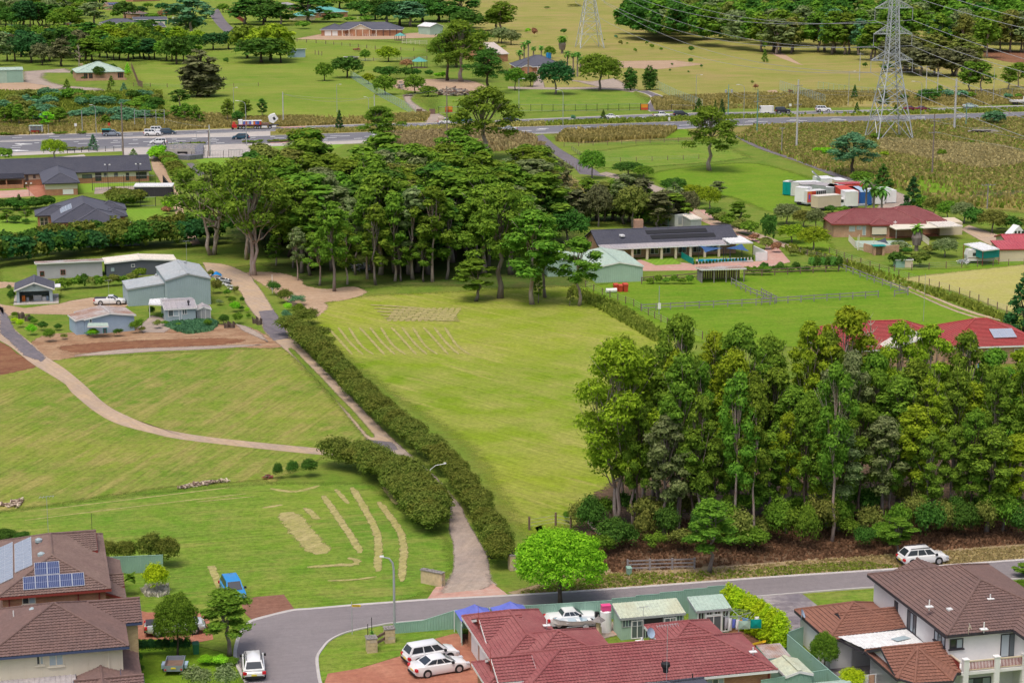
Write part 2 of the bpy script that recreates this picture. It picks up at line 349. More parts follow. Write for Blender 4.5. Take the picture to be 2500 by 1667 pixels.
def barkm(name,c1,c2,c3):
 t=NT(name);P=t.pos(True);a=t.ramp(t.noise(.7,P,4,.6,(1,1,.25)),.4,.6);b=t.ramp(t.noise(2.5,P,3,.6,(1,1,.2),loc=5),.45,.62)
 return t.fin(t.mix(t.math('MULTIPLY',b,.6),t.mix(a,c1,c2),c3),.9,.1)
M['bark_pale']=barkm('bark_pale',(.46,.38,.33),(.36,.30,.27),(.26,.14,.10))
M['bark_grey']=barkm('bark_grey',(.26,.225,.205),(.20,.165,.145),(.16,.11,.09))
M['bark_dark']=barkm('bark_dark',(.10,.075,.06),(.14,.105,.085),(.07,.05,.04))
# == GROUND
ZB=[]
def nz(P=None):
 if P is None:return .05
 x0,x1=min(p.x for p in P),max(p.x for p in P);y0,y1=min(p.y for p in P),max(p.y for p in P)
 z=.004+max([b[4] for b in ZB if b[0]<x1 and b[1]>x0 and b[2]<y1 and b[3]>y0]+[0]);ZB.append((x0,x1,y0,y1,z));return z
def wpts(pts,k=9):
 out=[]
 for p in pts:
  if len(p)==3:out.append(GQ(*p).to_2d())
  else:out.append(GQ(k,*p).to_2d())
 return out
def spline(P,closed,sub=6):
 n=len(P);out=[]
 for i in range(n if closed else n-1):
  p0=P[(i-1)%n] if closed or i>0 else P[0];p1=P[i];p2=P[(i+1)%n];p3=P[(i+2)%n] if closed or i+2<n else P[-1]
  for t in range(sub):
   t/=sub;out.append(.5*((2*p1)+(p2-p0)*t+(2*p0-5*p1+4*p2-p3)*t*t+(3*p1-p0-3*p2+p3)*t**3))
 if not closed:out.append(P[-1])
 return out
def resample(P,closed,step):
 out=[];n=len(P)
 for i in range(n if closed else n-1):
  a,b=P[i],P[(i+1)%n];L=(b-a).length;st=step if step else max(1.2,a.y*.008);m=max(1,int(L/st))
  for j in range(m):out.append(a.lerp(b,j/m))
 if not closed:out.append(P[-1])
 return out
def setfe(me,vals):
 a=me.attributes.new('fe','FLOAT','POINT');a.data.foreach_set('value',np.array(vals,dtype=np.float32))
def sheet(name,pts,mat,k=9,fe=1.5,smooth=False,z=None,step=0,kind='structure',label=None,cat=None):
 P=wpts(pts,k)
 if smooth:P=spline(P,True,4)
 P=resample(P,True,step);n=len(P);lim=.13*math.sqrt(abs(sum(P[i].x*P[(i+1)%n].y-P[(i+1)%n].x*P[i].y for i in range(n)))/2)
 ww=max(p.x for p in P)-min(p.x for p in P);lim=min(lim,.16*ww,.35*lim*lim/.0169/max(ww,1)) if fe>0 else lim
 ar=sum(P[i].x*P[(i+1)%n].y-P[(i+1)%n].x*P[i].y for i in range(n))
 if ar<0:P=P[::-1]
 z=nz(P) if z is None else z
 if fe>0:
  I=[];O=[]
  for i in range(n):
   t=(P[(i+1)%n]-P[i-1]).normalized();nn=Vector((-t.y,t.x));f=fe*max(1,P[i].y/330)*(1.8 if mat[:3] in('gra','hay') else 1);f=min(f,lim)
   I.append(P[i]+nn*f*.6);O.append(P[i]-nn*f*.6)
  V=[(p.x,p.y,z) for p in I]+[(p.x,p.y,z) for p in O]
  Fs=[tuple(t) for t in tessellate_polygon([[Vector((p.x,p.y,0)) for p in I]])]
  Fs+=[(i,(i+1)%n,n+(i+1)%n) for i in range(n)]+[(i,n+(i+1)%n,n+i) for i in range(n)]
  val=[1]*n+[0]*n
 else:
  V=[(p.x,p.y,z) for p in P];Fs=[tuple(t) for t in tessellate_polygon([[Vector((p.x,p.y,0)) for p in P]])];val=[1]*n
 me=bpy.data.meshes.new(name);me.from_pydata(V,[],Fs);me.update();me.materials.append(M[mat])
 bm=bmesh.new();bm.from_mesh(me)
 for f in bm.faces:
  if f.normal.z<0:f.normal_flip()
 bm.to_mesh(me);bm.free();setfe(me,val)
 return lab(link(name,me),label,cat,None,kind)
def ribbon(name,L,Rr,mat,k=9,fe=.4,z=None,sub=6,label=None,cat=None,kind='structure',world=False):
 A=L if world else wpts(L,k);B=Rr if world else wpts(Rr,k)
 def rs(P):
  P=spline(P,False,sub);d=[0]
  for i in range(1,len(P)):d.append(d[-1]+(P[i]-P[i-1]).length)
  N=max(8,min(400,int(d[-1]/1.5)));out=[];j=0
  for q in range(N+1):
   t=d[-1]*q/N
   while j<len(d)-2 and d[j+1]<t:j+=1
   f=(t-d[j])/max(1e-6,d[j+1]-d[j]);out.append(P[j].lerp(P[j+1],min(1,f)))
  return out
 A=rs(A);B=rs(B);N=max(len(A),len(B))
 A=[A[int(i*(len(A)-1)/(N-1)+.5)] for i in range(N)];B=[B[int(i*(len(B)-1)/(N-1)+.5)] for i in range(N)]
 z=nz(A+B) if z is None else z;V=[];val=[]
 for a,b in zip(A,B):
  d=(b-a).normalized();f=min(fe*max(1,a.y/330),(b-a).length*.6)
  if fe>0:
   V+=[(*(a-d*f*.6),z),(*(a+d*f*.6),z),(*(b-d*f*.6),z),(*(b+d*f*.6),z)];val+=[0,1,1,0]
  else:V+=[(*a,z),(*b,z)];val+=[1,1]
 c=4 if fe>0 else 2
 Fs=[(i*c+j,i*c+j+1,(i+1)*c+j+1,(i+1)*c+j) for i in range(N-1) for j in range(c-1)]
 me=bpy.data.meshes.new(name);me.from_pydata(V,[],Fs);me.update();me.materials.append(M[mat])
 bm=bmesh.new();bm.from_mesh(me)
 for f in bm.faces:
  if f.normal.z<0:f.normal_flip()
 bm.to_mesh(me);bm.free();setfe(me,val)
 return lab(link(name,me),label,cat,None,kind)
def streak(name,pts,wd,mat='clip',k=9,fe=.5,**kw):
 P=spline(wpts(pts,k),False,5);A=[];B=[]
 for i,p in enumerate(P):
  t=(P[min(i+1,len(P)-1)]-P[max(0,i-1)]).normalized();n=Vector((-t.y,t.x))*wd/2*(1 if 0<i<len(P)-1 else .5);A.append(p+n);B.append(p-n)
 return ribbon(name,A,B,mat,fe=fe,world=True,sub=1,**kw)
g=MB();g.add([(-3000,-300,0),(3000,-300,0),(3000,9000,0),(-3000,9000,0)],[(0,1,2,3)]);gm=g.build('ground',M['grass_mid']);setfe(gm.data,[1]*4);lab(gm,kind='structure')
sheet('far_pasture_ground',[(900,-60),(1150,70),(1215,150),(1290,215),(1590,238),(1700,255),(3200,240),(3200,-150),(900,-150)],'grass_far',fe=3)
sheet('far_left_ground',[(-500,-60),(800,-60),(760,60),(560,60),(300,30),(-500,20)],'grass_padk',fe=3)
sheet('paddock_ground',[(300,170),(460,135),(640,100),(900,100),(1060,120),(960,165),(1010,230),(1060,300),(560,318),(380,300),(390,240)],'grass_padk',fe=3,smooth=True)
sheet('far_field_ground',[(-20,70),(180,62),(205,88),(100,100),(-20,95)],'grass_far',fe=2)
sheet('clearing_ground',[(1060,225),(1150,215),(1540,215),(1590,250),(1590,262),(1060,285)],'grass_lawn',fe=2)
sheet('rough_verge_ground',[(0,290),(60,285),(380,278),(560,288),(700,292),(900,285),(1050,278),(1060,300),(850,308),(400,324),(0,335)],'grass_rough',fe=2)
sheet('right_rough_ground',[(1350,325),(1840,308),(2150,300),(2520,290),(2900,285),(2900,540),(2500,520),(2340,500),(2200,455),(2060,430),(1960,400),(1800,335),(1560,345),(1400,340)],'grass_rough',fe=2.5)
sheet('golden_grass_ground',[(1380,325),(1500,318),(1640,318),(1600,335),(1540,345),(1420,350),(1360,345)],'grass_gold',fe=2)
sheet('golden_grass_ground',[(2150,345),(2300,350),(2460,365),(2540,400),(2400,420),(2230,395),(2150,370)],'grass_gold',fe=3)
sheet('golden_grass_ground',[(1980,240),(2500,222),(2540,250),(2300,262),(1990,262)],'grass_gold',fe=3)
sheet('bog_ground',[(2150,430),(2300,425),(2540,432),(2540,442),(2320,440),(2160,440)],'grass_dark',fe=3)
sheet('bright_patch_ground',[(2200,440),(2330,430),(2440,455),(2400,470),(2260,470)],'grass_lush',fe=4)
sheet('bright_patch_ground',[(2340,385),(2500,380),(2540,420),(2420,415)],'grass_lush',fe=4)
sheet('bright_patch_ground',[(2190,330),(2260,325),(2310,350),(2200,352)],'grass_lush',fe=4)
sheet('lush_field_ground',[(1590,425),(1720,405),(1850,400),(1990,440),(2060,480),(1960,500),(1890,520),(1780,480),(1640,460)],'grass_lush',fe=1.5,smooth=True)
sheet('lush_field_ground',[(1390,380),(1560,355),(1760,350),(1830,385),(1760,395),(1560,410),(1420,410)],'grass_lawn',fe=1.5)
sheet('lush_field_ground',[(1570,318),(1680,316),(1690,335),(1600,340)],'grass_lush',fe=1.5)
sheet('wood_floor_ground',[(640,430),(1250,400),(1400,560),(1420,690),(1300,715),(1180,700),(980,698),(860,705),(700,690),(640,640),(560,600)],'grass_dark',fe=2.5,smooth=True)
sheet('hedge_field_ground',[(0,650),(150,640),(300,618),(500,600),(640,590),(660,640),(560,655),(440,640),(250,665),(0,700)],'grass_mid',fe=1)
sheet('mown_field_ground',[(745,790),(800,740),(900,722),(1060,715),(1300,702),(1420,705),(1545,760),(1640,800),(1640,1000),(1500,1250),(1400,1280),(1290,1300),(1230,1215),(1140,1085),(960,960),(820,850)],'grass_mown',fe=2,smooth=True)
sheet('left_field_ground',[(-60,905),(160,875),(400,862),(640,850),(700,852),(905,1075),(830,1098),(660,1180),(640,1172),(400,1190),(0,1250),(-60,1260)],'grass_left',fe=1)
sheet('lawn_ground',[(-80,1262),(200,1225),(420,1198),(650,1180),(900,1180),(1090,1320),(1110,1390),(1060,1440),(960,1476),(720,1496),(560,1540),(300,1500),(-80,1400)],'grass_lawn',fe=1.2)
sheet('paddock_green_ground',[(1400,705),(1500,690),(1650,680),(2080,650),(2480,800),(2480,835),(2000,850),(1600,830),(1540,755)],'grass_lush',fe=1)
sheet('house_yard_ground',[(1850,590),(2010,570),(2060,640),(2200,660),(2360,655),(2360,600),(2480,600),(2600,660),(2350,672),(2150,688),(2060,640),(1940,610)],'grass_lush',fe=1)
sheet('hay_paddock_ground',[(2195,680),(2300,668),(2560,640),(2700,740),(2700,830),(2455,758),(2330,712)],'hay',fe=1)
sheet('grove_floor_ground',[(1400,1300),(1440,1215),(1520,1160),(2600,1080),(2700,1300),(2500,1340),(2100,1370),(1800,1385),(1500,1400),(1460,1370)],'litter',fe=2.5)
sheet('grove_grass_ground',[(1480,960),(2600,900),(2600,1090),(2200,1100),(1700,1120),(1500,1130)],'grass_mid',fe=3)
sheet('road_verge_ground',[(1240,1445),(1300,1430),(1410,1395),(1500,1385),(1800,1380),(2100,1352),(2300,1340),(2600,1322),(2600,1362),(2326,1381),(2107,1396),(1880,1411),(1465,1442),(1262,1456)],'verge',fe=.7)
sheet('front_lawn_ground',[(780,1700),(770,1630),(775,1600),(800,1563),(867,1537),(922,1525),(1000,1520),(1165,1540),(1110,1550),(1060,1560),(980,1600),(880,1630),(790,1660)],'grass_lawn',fe=.12)
sheet('corner_lawn_ground',[(1955,1455),(2115,1440),(2250,1432),(2200,1560),(2080,1500),(1995,1480)],'grass_lawn',fe=.15)
sheet('yard_lawn_ground',[(330,1545),(500,1580),(570,1600),(600,1700),(300,1750)],'grass_lush',fe=.3)
sheet('pale_dirt_ground',[(600,668),(640,664),(690,668),(735,682),(745,697),(800,706),(862,700),(893,712),(880,722),(840,733),(795,738),(800,752),(775,772),(745,770),(705,740),(650,700)],'dirt_pale',fe=1.5,smooth=True)
sheet('dirt_bank_ground',[(70,842),(110,818),(170,812),(300,800),(450,795),(570,792),(640,812),(690,845),(640,850),(540,848),(380,858),(200,870),(130,880),(98,866)],'dirt',fe=1.2,smooth=True)
sheet('red_dirt_ground',[(150,845),(330,832),(520,826),(600,832),(520,843),(340,850),(200,862)],'dirt_red',fe=1.6,smooth=True)
sheet('crushed_gravel_ground',[(180,868),(300,853),(430,848),(560,843),(640,842),(520,852),(380,858),(260,866)],'gravel_grey',fe=1.,smooth=True)
sheet('dirt_mound_ground',[(-30,832),(15,842),(45,865),(85,892),(60,903),(-30,912)],'dirt_red',fe=.7,smooth=True)
sheet('yard_gravel_ground',[(-30,760),(0,742),(60,752),(140,742),(167,735),(226,726),(300,735),(318,742),(300,752),(250,757),(193,769),(108,767),(40,765),(-30,790)],'dirt_pale',fe=.8)
sheet('yard_gravel_ground',[(335,800),(372,770),(405,778),(420,800),(400,812),(350,812)],'gravel_grey',fe=.3)
sheet('yard_lawn_ground',[(143,742),(150,708),(312,700),(314,728),(226,724),(167,735)],'grass_mid',fe=.4)
sheet('left_track_ground',[(-60,690),(0,688),(45,690),(40,700),(-60,710)],'dirt_pale',fe=1)
ribbon('gravel_driveway_ground',[(0,832),(29,849),(80,889),(155,935),(175,958),(230,1004),(287,1035),(373,1058),(445,1073),(640,1096),(800,1111),(930,1112)],[(-20,742),(32,800),(75,837),(115,872),(155,898),(201,935),(258,987),(316,1018),(385,1044),(488,1064),(640,1081),(815,1098)],'gravel',fe=.35)
sheet('old_bitumen_ground',[(0,745),(22,775),(35,806),(75,840),(112,872),(100,884),(60,868),(0,812)],'bitumen',fe=.9)
E1=[(497,643),(510,672),(535,682),(558,690),(587,713),(599,737),(615,761),(636,786),(650,815),(686,845),(721,875),(795,946),(850,1015),(902,1078),(945,1120)]
E2=[(494,641),(552,647),(607,671),(622,690),(636,707),(655,737),(668,758),(680,775),(705,800),(725,832),(749,861),(812,924),(908,1023),(971,1083),(1010,1118)]
ribbon('gravel_driveway_ground',E1,E2,'gravel',fe=.5)
ribbon('gravel_driveway_ground',[(902,1078),(960,1120),(1030,1160),(1075,1200),(1098,1237),(1097,1292),(1107,1330),(1107,1391),(1089,1426),(1070,1440)],[(971,1083),(1010,1118),(1060,1160),(1095,1200),(1126,1237),(1137,1264),(1168,1319),(1190,1360),(1198,1415),(1215,1428)],'gravel_grey',fe=.35)
streak('grass_strip_ground',[(708,850),(735,880),(770,915),(812,960),(860,1010),(910,1068)],.8,'grass_mid',fe=.45)
sheet('bitumen_patch_ground',[(632,760),(668,757),(690,790),(705,826),(668,832),(645,806)],'bitumen',fe=.5)
sheet('bitumen_patch_ground',[(575,790),(600,796),(640,818),(655,836),(625,822),(590,806)],'gravel_grey',fe=.5)
sheet('road_surface_damp_ground',[(893,1072),(960,1080),(972,1098),(930,1105),(903,1085)],'bitumen',fe=1.2)
for pts,wd in [([(700,1250),(730,1290),(765,1330),(785,1352)],3.0),([(790,1210),(830,1270),(870,1330),(878,1350)],1.0),([(860,1190),(900,1260),(922,1310),(922,1395)],1.0),([(925,1225),(965,1280),(985,1325),(980,1420)],1.0),
  ([(750,1385),(820,1380),(868,1378),(872,1368),(850,1362)],.9),([(800,1418),(860,1416),(920,1408)],.5),([(745,1240),(762,1255),(775,1268)],1.),([(660,1192),(720,1200),(780,1185)],.8),([(640,1240),(690,1232)],.7),([(100,1245),(350,1215),(560,1190)],.35),([(60,1270),(300,1240),(600,1205)],.3),([(480,1225),(620,1212)],.3),([(820,1195),(850,1230)],.7),([(935,1185),(968,1232)],.7)]:
 streak('grass_clippings',pts,wd*.8,fe=1.1,kind='stuff',label='pale strip of dry mown grass clippings on green lawn',cat='clippings')
for i in range(11):
 x=962+i*15;streak('grass_clippings',[(x-14,785),(x,765),(x+10,752)],.9,fe=1.5,kind='stuff',label='tan herringbone strip of cut grass in the large field',cat='clippings')
for i in range(12):
 x=800+i*26;streak('grass_clippings',[(x,800),(x+28,830+i%3*6),(x+60,866)],.45,fe=1.2,kind='stuff',label='thin tan line of cut grass across the large field',cat='clippings')
for i in range(5):
 streak('grass_clippings',[(905+i*8,745+i*8),(1010+i*6,752+i*7),(1110+i*3,765+i*5)],1.1,fe=2,kind='stuff',label='tan band of cut grass near the wood edge',cat='clippings')
sheet('faded_track_ground',[(505,1382),(525,1380),(545,1430),(530,1440)],'clip',fe=.7)
ribbon('side_road_ground',[(512,38),(530,62),(552,82),(590,112)],[(532,20),(552,52),(580,78),(616,108)],'bitumen',fe=.6)
sheet('shed_yard_ground',[(58,175),(160,168),(176,178),(110,178),(100,190),(122,202),(155,210),(240,216),(256,224),(240,222),(150,217),(110,222),(60,222),(-30,224),(-30,206),(58,200)],'gravel_grey',fe=1)
sheet('dirt_pile_ground',[(-20,206),(40,200),(90,206),(125,212),(90,220),(30,224),(-20,224)],'dirt_pale',fe=1.4,smooth=True)
sheet('work_yard_ground',[(962,198),(1020,194),(1140,196),(1190,215),(1150,226),(1080,226),(1000,222),(960,212)],'dirt_pale',fe=1.5,smooth=True)
ribbon('yard_track_ground',[(985,232),(990,248),(1010,268),(1040,285)],[(1010,232),(1003,244),(1025,262),(1062,283)],'gravel_grey',fe=1)
sheet('yard_apron_ground',[(1022,280),(1072,278),(1102,296),(1040,300)],'gravel_grey',fe=1)
ribbon('house_drive_ground',[(1240,212),(1330,214),(1480,213),(1560,219)],[(1240,217),(1330,219),(1480,219),(1545,226)],'gravel_grey',fe=1)
sheet('house_drive_ground',[(1300,215),(1308,185),(1322,185),(1330,215)],'gravel_grey',fe=.5)
sheet('house_drive_ground',[(1395,196),(1440,200),(1500,192),(1525,205),(1525,215),(1470,215)],'gravel_grey',fe=1)
sheet('house_yard_dirt_ground',[(783,84),(960,84),(1060,78),(1100,82),(1060,92),(960,96),(800,98),(720,96)],'dirt_pale',fe=1.5)
DL=[(1553,222),(1585,232),(1592,243),(1580,262),(1590,273)];DR=[(1580,222),(1622,238),(1630,247),(1620,262),(1650,273)]
ribbon('curved_drive_kerb',[(x-4,y) for x,y in DL],[(x+4,y) for x,y in DR],'concrete',fe=0)
ribbon('curved_drive_ground',DL,DR,'bitumen',fe=.2)
ribbon('underpass_road_ground',[(1300,336),(1340,368),(1395,405),(1415,425)],[(1325,328),(1362,360),(1425,398),(1480,432)],'bitumen',fe=.6)
ribbon('underpass_road_ground',[(1460,425),(1540,448),(1600,470)],[(1480,420),(1560,440),(1625,462)],'gravel_grey',fe=.6)
ribbon('diagonal_road_ground',[(1792,332),(1850,362),(1960,400),(2060,442)],[(1815,330),(1880,360),(1985,392),(2110,440)],'bitumen',fe=.5)
ribbon('container_yard_drive_ground',[(2060,442),(2150,470),(2140,512)],[(2110,440),(2215,480),(2215,515)],'gravel_grey',fe=.6)
ribbon('sloped_road_ground',[(2200,298),(2250,318),(2320,352),(2420,370)],[(2245,298),(2270,312),(2350,350),(2440,362)],'gravel_grey',fe=.6)
sheet('clay_scar_ground',[(2400,120),(2460,124),(2520,128),(2520,160),(2450,150),(2400,138)],'dirt_red',fe=1.5)
sheet('clay_scar_ground',[(1875,128),(1910,130),(1930,142),(1960,160),(1940,155),(1900,140)],'dirt_pale',fe=1)
sheet('clay_scar_ground',[(1872,222),(1895,220),(1900,228),(1880,228)],'dirt_pale',fe=3)
sheet('dead_grass_ground',[(1500,150),(1650,148),(1720,158),(1600,170),(1510,165)],'dirt_pale',fe=2.5)
sheet('house_forecourt_ground',[(1540,640),(1570,632),(1700,645),(1860,638),(1870,600),(1760,560),(1690,530),(1680,515),(1720,512),(1780,560),(1900,605),(1930,640),(1880,652),(1720,660),(1570,662)],'apron',fe=.3)
sheet('house_court_lawn_ground',[(1560,632),(1640,628),(1665,645),(1600,648)],'lawn_fine',fe=.3)
ribbon('field_track_ground',[(1688,512),(1720,540),(1830,575),(1900,600),(1980,625),(2048,645),(2180,695),(2330,760),(2440,790)],[(1700,508),(1740,535),(1845,568),(1915,593),(2000,620),(2054,640),(2190,688),(2350,752),(2470,788)],'gravel',fe=.4)
streak('grass_strip_ground',[(2052,644),(2185,692),(2340,757),(2455,789)],1.0,'grass_padk',fe=.5)
ribbon('house_side_drive_ground',[(2345,560),(2390,585),(2420,600)],[(2365,550),(2440,575),(2480,590)],'gravel',fe=.6)
sheet('court_paving_ground',[(-40,468),(90,462),(100,478),(-40,486)],'apron',fe=.2)
sheet('court_paving_ground',[(60,455),(110,450),(116,480),(90,484)],'red_paving',fe=0)
sheet('lawn_play_ground',[(190,448),(330,444),(330,465),(190,472)],'lawn_fine',fe=.3)
sheet('tennis_lawn_ground',[(-40,492),(110,482),(180,480),(120,495),(-40,505)],'grass_lush',fe=.4)
sheet('tennis_court_ground',[(232,458),(330,454),(335,470),(230,474)],'gravel_grey',fe=0)
sheet('garden_lawn_ground',[(275,512),(400,508),(415,535),(412,552),(335,552),(290,530)],'lawn_fine',fe=.4)
sheet('garden_lawn_ground',[(-40,540),(95,530),(120,585),(60,598),(-40,590)],'lawn_fine',fe=.4)
sheet('house_path_ground',[(92,545),(110,548),(118,580),(150,582),(155,560),(330,552),(370,552),(370,557),(160,590),(118,588)],'apron',fe=.2)
sheet('garden_lawn_ground',[(475,388),(560,384),(570,412),(520,420)],'lawn_fine',fe=.3)
sheet('garden_lawn_ground',[(640,352),(760,346),(860,345),(800,372),(590,378)],'lawn_fine',fe=.3)
ribbon('brick_lane_ground',[(368,385),(372,410),(388,438),(420,500),(440,550),(470,600)],[(378,380),(400,405),(412,432),(438,480),(455,540),(490,595)],'dirt_pale',fe=.6)
sheet('gutter_ground',[(455,400),(470,398),(500,425),(485,430)],'bitumen',fe=.3)
HX=[-400,-200,0,300,600,850,1100,1330,1650,1860,2200,2500,2700,2900]
def hy(tab,x):
 xs=[t[0] for t in tab]
 if x<=xs[0]:a,b=tab[0],tab[1]
 elif x>=xs[-1]:a,b=tab[-2],tab[-1]
 else:
  i=max(j for j in range(len(xs)) if xs[j]<=x);i=min(i,len(tab)-2);a,b=tab[i],tab[i+1]
 return a[1]+(b[1]-a[1])*(x-a[0])/(b[0]-a[0])
FT=[(0,333),(300,325),(600,315),(850,306),(1100,300),(1330,291),(1650,278.5),(1860,275),(2200,268.5),(2500,259)]
FB=[(0,345),(300,335.5),(570,323.5),(670,321.5),(850,314),(1100,307),(1330,299),(1650,286.5),(1860,281),(2200,274.5),(2500,265)]
NTt=[(0,347),(300,338.5),(600,334),(690,330),(850,325),(1100,315.5),(1330,308.5),(1650,297.5),(1860,289),(2200,282.5),(2500,274)]
NB=[(0,374),(300,362),(600,351.5),(850,344),(1100,333),(1330,326),(1650,315),(1860,304),(2200,297),(2500,286.5)]
def hrib(nm,t1,t2,mat,x0=-400,x1=2900,o1=0,o2=0,**kw):
 xs=[x0]+[x for x in HX if x0<x<x1]+[x1]
 return ribbon(nm,[(x,hy(t1,x)+o1) for x in xs],[(x,hy(t2,x)+o2) for x in xs],mat,fe=0,**kw)
hrib('concrete_footpath',NB,NB,'concrete',-400,960,-.5,8)
sheet('concrete_footpath',[(300,366),(420,358),(640,352),(632,366),(624,384),(520,386),(400,388),(300,386)],'concrete',fe=0)
sheet('stone_paved_ground',[(110,386),(205,378),(222,396),(100,400)],'concrete',fe=0)
sheet('bus_stop_pavement',[(35,330),(60,326),(128,325),(140,329),(60,334)],'concrete',fe=0)
hrib('highway_median',FB,NTt,'concrete',-400,690,-.4,.4)
hrib('highway_median_grass',FB,NTt,'grass_rough',660,2900,-.4,.4)
hrib('highway_verge_concrete',FT,FT,'concrete',-400,2900,-1.4,.2)
hrib('highway_verge_concrete',NB,NB,'concrete',940,2900,-.2,1.2)
hrib('highway',FT,FB,'highway');hrib('highway',NTt,NB,'highway')
hrib('red_shoulder',NB,NB,'redpaint',2028,2105,-.9,.6)
hrib('red_shoulder',FT,FT,'redpaint',685,745,-.5,1.0)
hrib('red_shoulder',NB,NB,'redpaint',660,760,-1.2,.4)
zp=max(b[4] for b in ZB)+.004
mk=MB()
def seg(t1,t2,f,x0,x1,th=.5):
 y0=hy(t1,x0)*(1-f)+hy(t2,x0)*f;y1=hy(t1,x1)*(1-f)+hy(t2,x1)*f
 a,b,c,d=GQ(9,x0,y0-th/2),GQ(9,x1,y1-th/2),GQ(9,x1,y1+th/2),GQ(9,x0,y0+th/2)
 mk.quad(*[(p.x,p.y,zp) for p in (d,c,b,a)])
for f,x0,x1,L,Gp in ((.22,-60,700,12,36),(.42,-50,1500,24,56),(.60,-70,2600,24,72),(.80,-60,900,20,64)):
 x=x0
 while x<x1:seg(NTt,NB,f,x,x+L,.7);x+=L+Gp
for f,x0,x1,L,Gp in ((.38,800,2600,24,78),(.58,690,2600,24,78)):
 x=x0
 while x<x1:seg(NTt,NB,f,x+6,x+6+L,.6);x+=L+Gp
for f,x0,x1,L,Gp in ((.45,-60,2600,24,66),):
 x=x0
 while x<x1:seg(FT,FB,f,x,x+L,.6);x+=L+Gp
for x in range(-60,2600,60):
 seg(NTt,NB,.94,x,x+60,.35);seg(NTt,NB,.04,x,x+60,.35);seg(FT,FB,.93,x,x+60,.35)
for x,f in ((55,.30),(45,.88)):
 y=hy(NTt,x)*(1-f)+hy(NB,x)*f
 a=GQ(9,x,y);mk.quad((a.x,a.y-.9,zp),(a.x+2.6,a.y-.2,zp),(a.x+2.6,a.y+.5,zp),(a.x,a.y+1.2,zp));mk.quad((a.x-2.2,a.y+.15,zp),(a.x,a.y-1.5,zp),(a.x,a.y+1.8,zp))
lab(mk.build('road_markings',M['paint']),kind='structure')
UL=[(606,1667),(592,1642),(580,1615),(578,1590),(585,1560),(600,1532),(617,1517),(670,1502),(719,1491),(763,1488),(867,1479),(963,1472),(1042,1466),(1259,1455),(1465,1442),(1880,1411),(2107,1396),(2326,1381),(2500,1368),(2650,1357)]
LL=[(782,1680),(776,1660),(771,1627),(771,1603),(783,1583),(800,1564),(830,1548),(867,1537),(922,1526),(960,1520),(1056,1512),(1300,1496),(1560,1478),(1860,1454),(2115,1434),(2500,1411),(2650,1400)]
street=sheet('street',[(620,1700)]+UL+[(2650,1400)]+LL[::-1]+[(790,1710)],'asphalt',fe=0)
def kerb(pts,side,wd=.45,h=.11):
 P=resample(spline(wpts(pts),False,6),False,1.0);V=[];Fs=[]
 for i,p in enumerate(P):
  t=(P[min(i+1,len(P)-1)]-P[max(0,i-1)]).normalized();n=Vector((-t.y,t.x))*side
  for o,z in ((-.28,.055),(0,.06),(.06,h),(wd*.6,h+.01),(wd*.62,0)):V.append((p.x+n.x*o,p.y+n.y*o,z))
 for i in range(len(P)-1):
  for j in range(4):Fs.append((i*5+j,i*5+j+1,(i+1)*5+j+1,(i+1)*5+j))
 me=bpy.data.meshes.new('kerb');me.from_pydata(V,[],Fs);me.update();me.materials.append(M['kerb']);lab(link('kerb',me),kind='structure')
kerb(UL,1);kerb(LL,-1)
sheet('driveway_crossing',[(1042,1464),(1064,1433),(1204,1425),(1240,1453),(1150,1459)],'apron',fe=.12)
ribbon('gravel_spill_ground',[(1107,1400),(1085,1430),(1078,1450)],[(1190,1400),(1200,1425),(1175,1440)],'gravel_grey',fe=1.0)
sheet('mulch_driveway_crossing',[(590,1478),(600,1466),(623,1458),(693,1452),(720,1489),(670,1500),(617,1515),(600,1500)],'mulch',fe=0)
sheet('red_driveway_ground',[(782,1700),(800,1645),(880,1632),(985,1600),(1062,1560),(1110,1547),(1150,1549),(1175,1570),(1200,1600),(1240,1700)],'red_paving',fe=0)
sheet('red_driveway_ground',[(325,1487),(360,1495),(470,1490),(505,1495),(520,1560),(460,1572),(400,1560),(330,1560)],'red_paving',fe=.08)
sheet('mottled_driveway_ground',[(1840,1456),(1957,1449),(1995,1478),(2010,1500),(1960,1540),(1900,1560),(1870,1520)],'oldpave',fe=0)
sheet('yard_concrete_ground',[(1290,1540),(1480,1508),(1530,1545),(1470,1560),(1300,1580)],'gravel_grey',fe=.2)
sheet('yard_paving_ground',[(1486,1540),(1520,1560),(1700,1548),(1700,1530)],'apron',fe=.1)
sheet('side_yard_ground',[(1990,1600),(2110,1560),(2200,1700),(2050,1700)],'oldpave',fe=.1)
sheet('back_yard_dirt_ground',[(1690,1500),(1830,1500),(1900,1600),(1870,1640),(1750,1580)],'dirt_red',fe=.2)
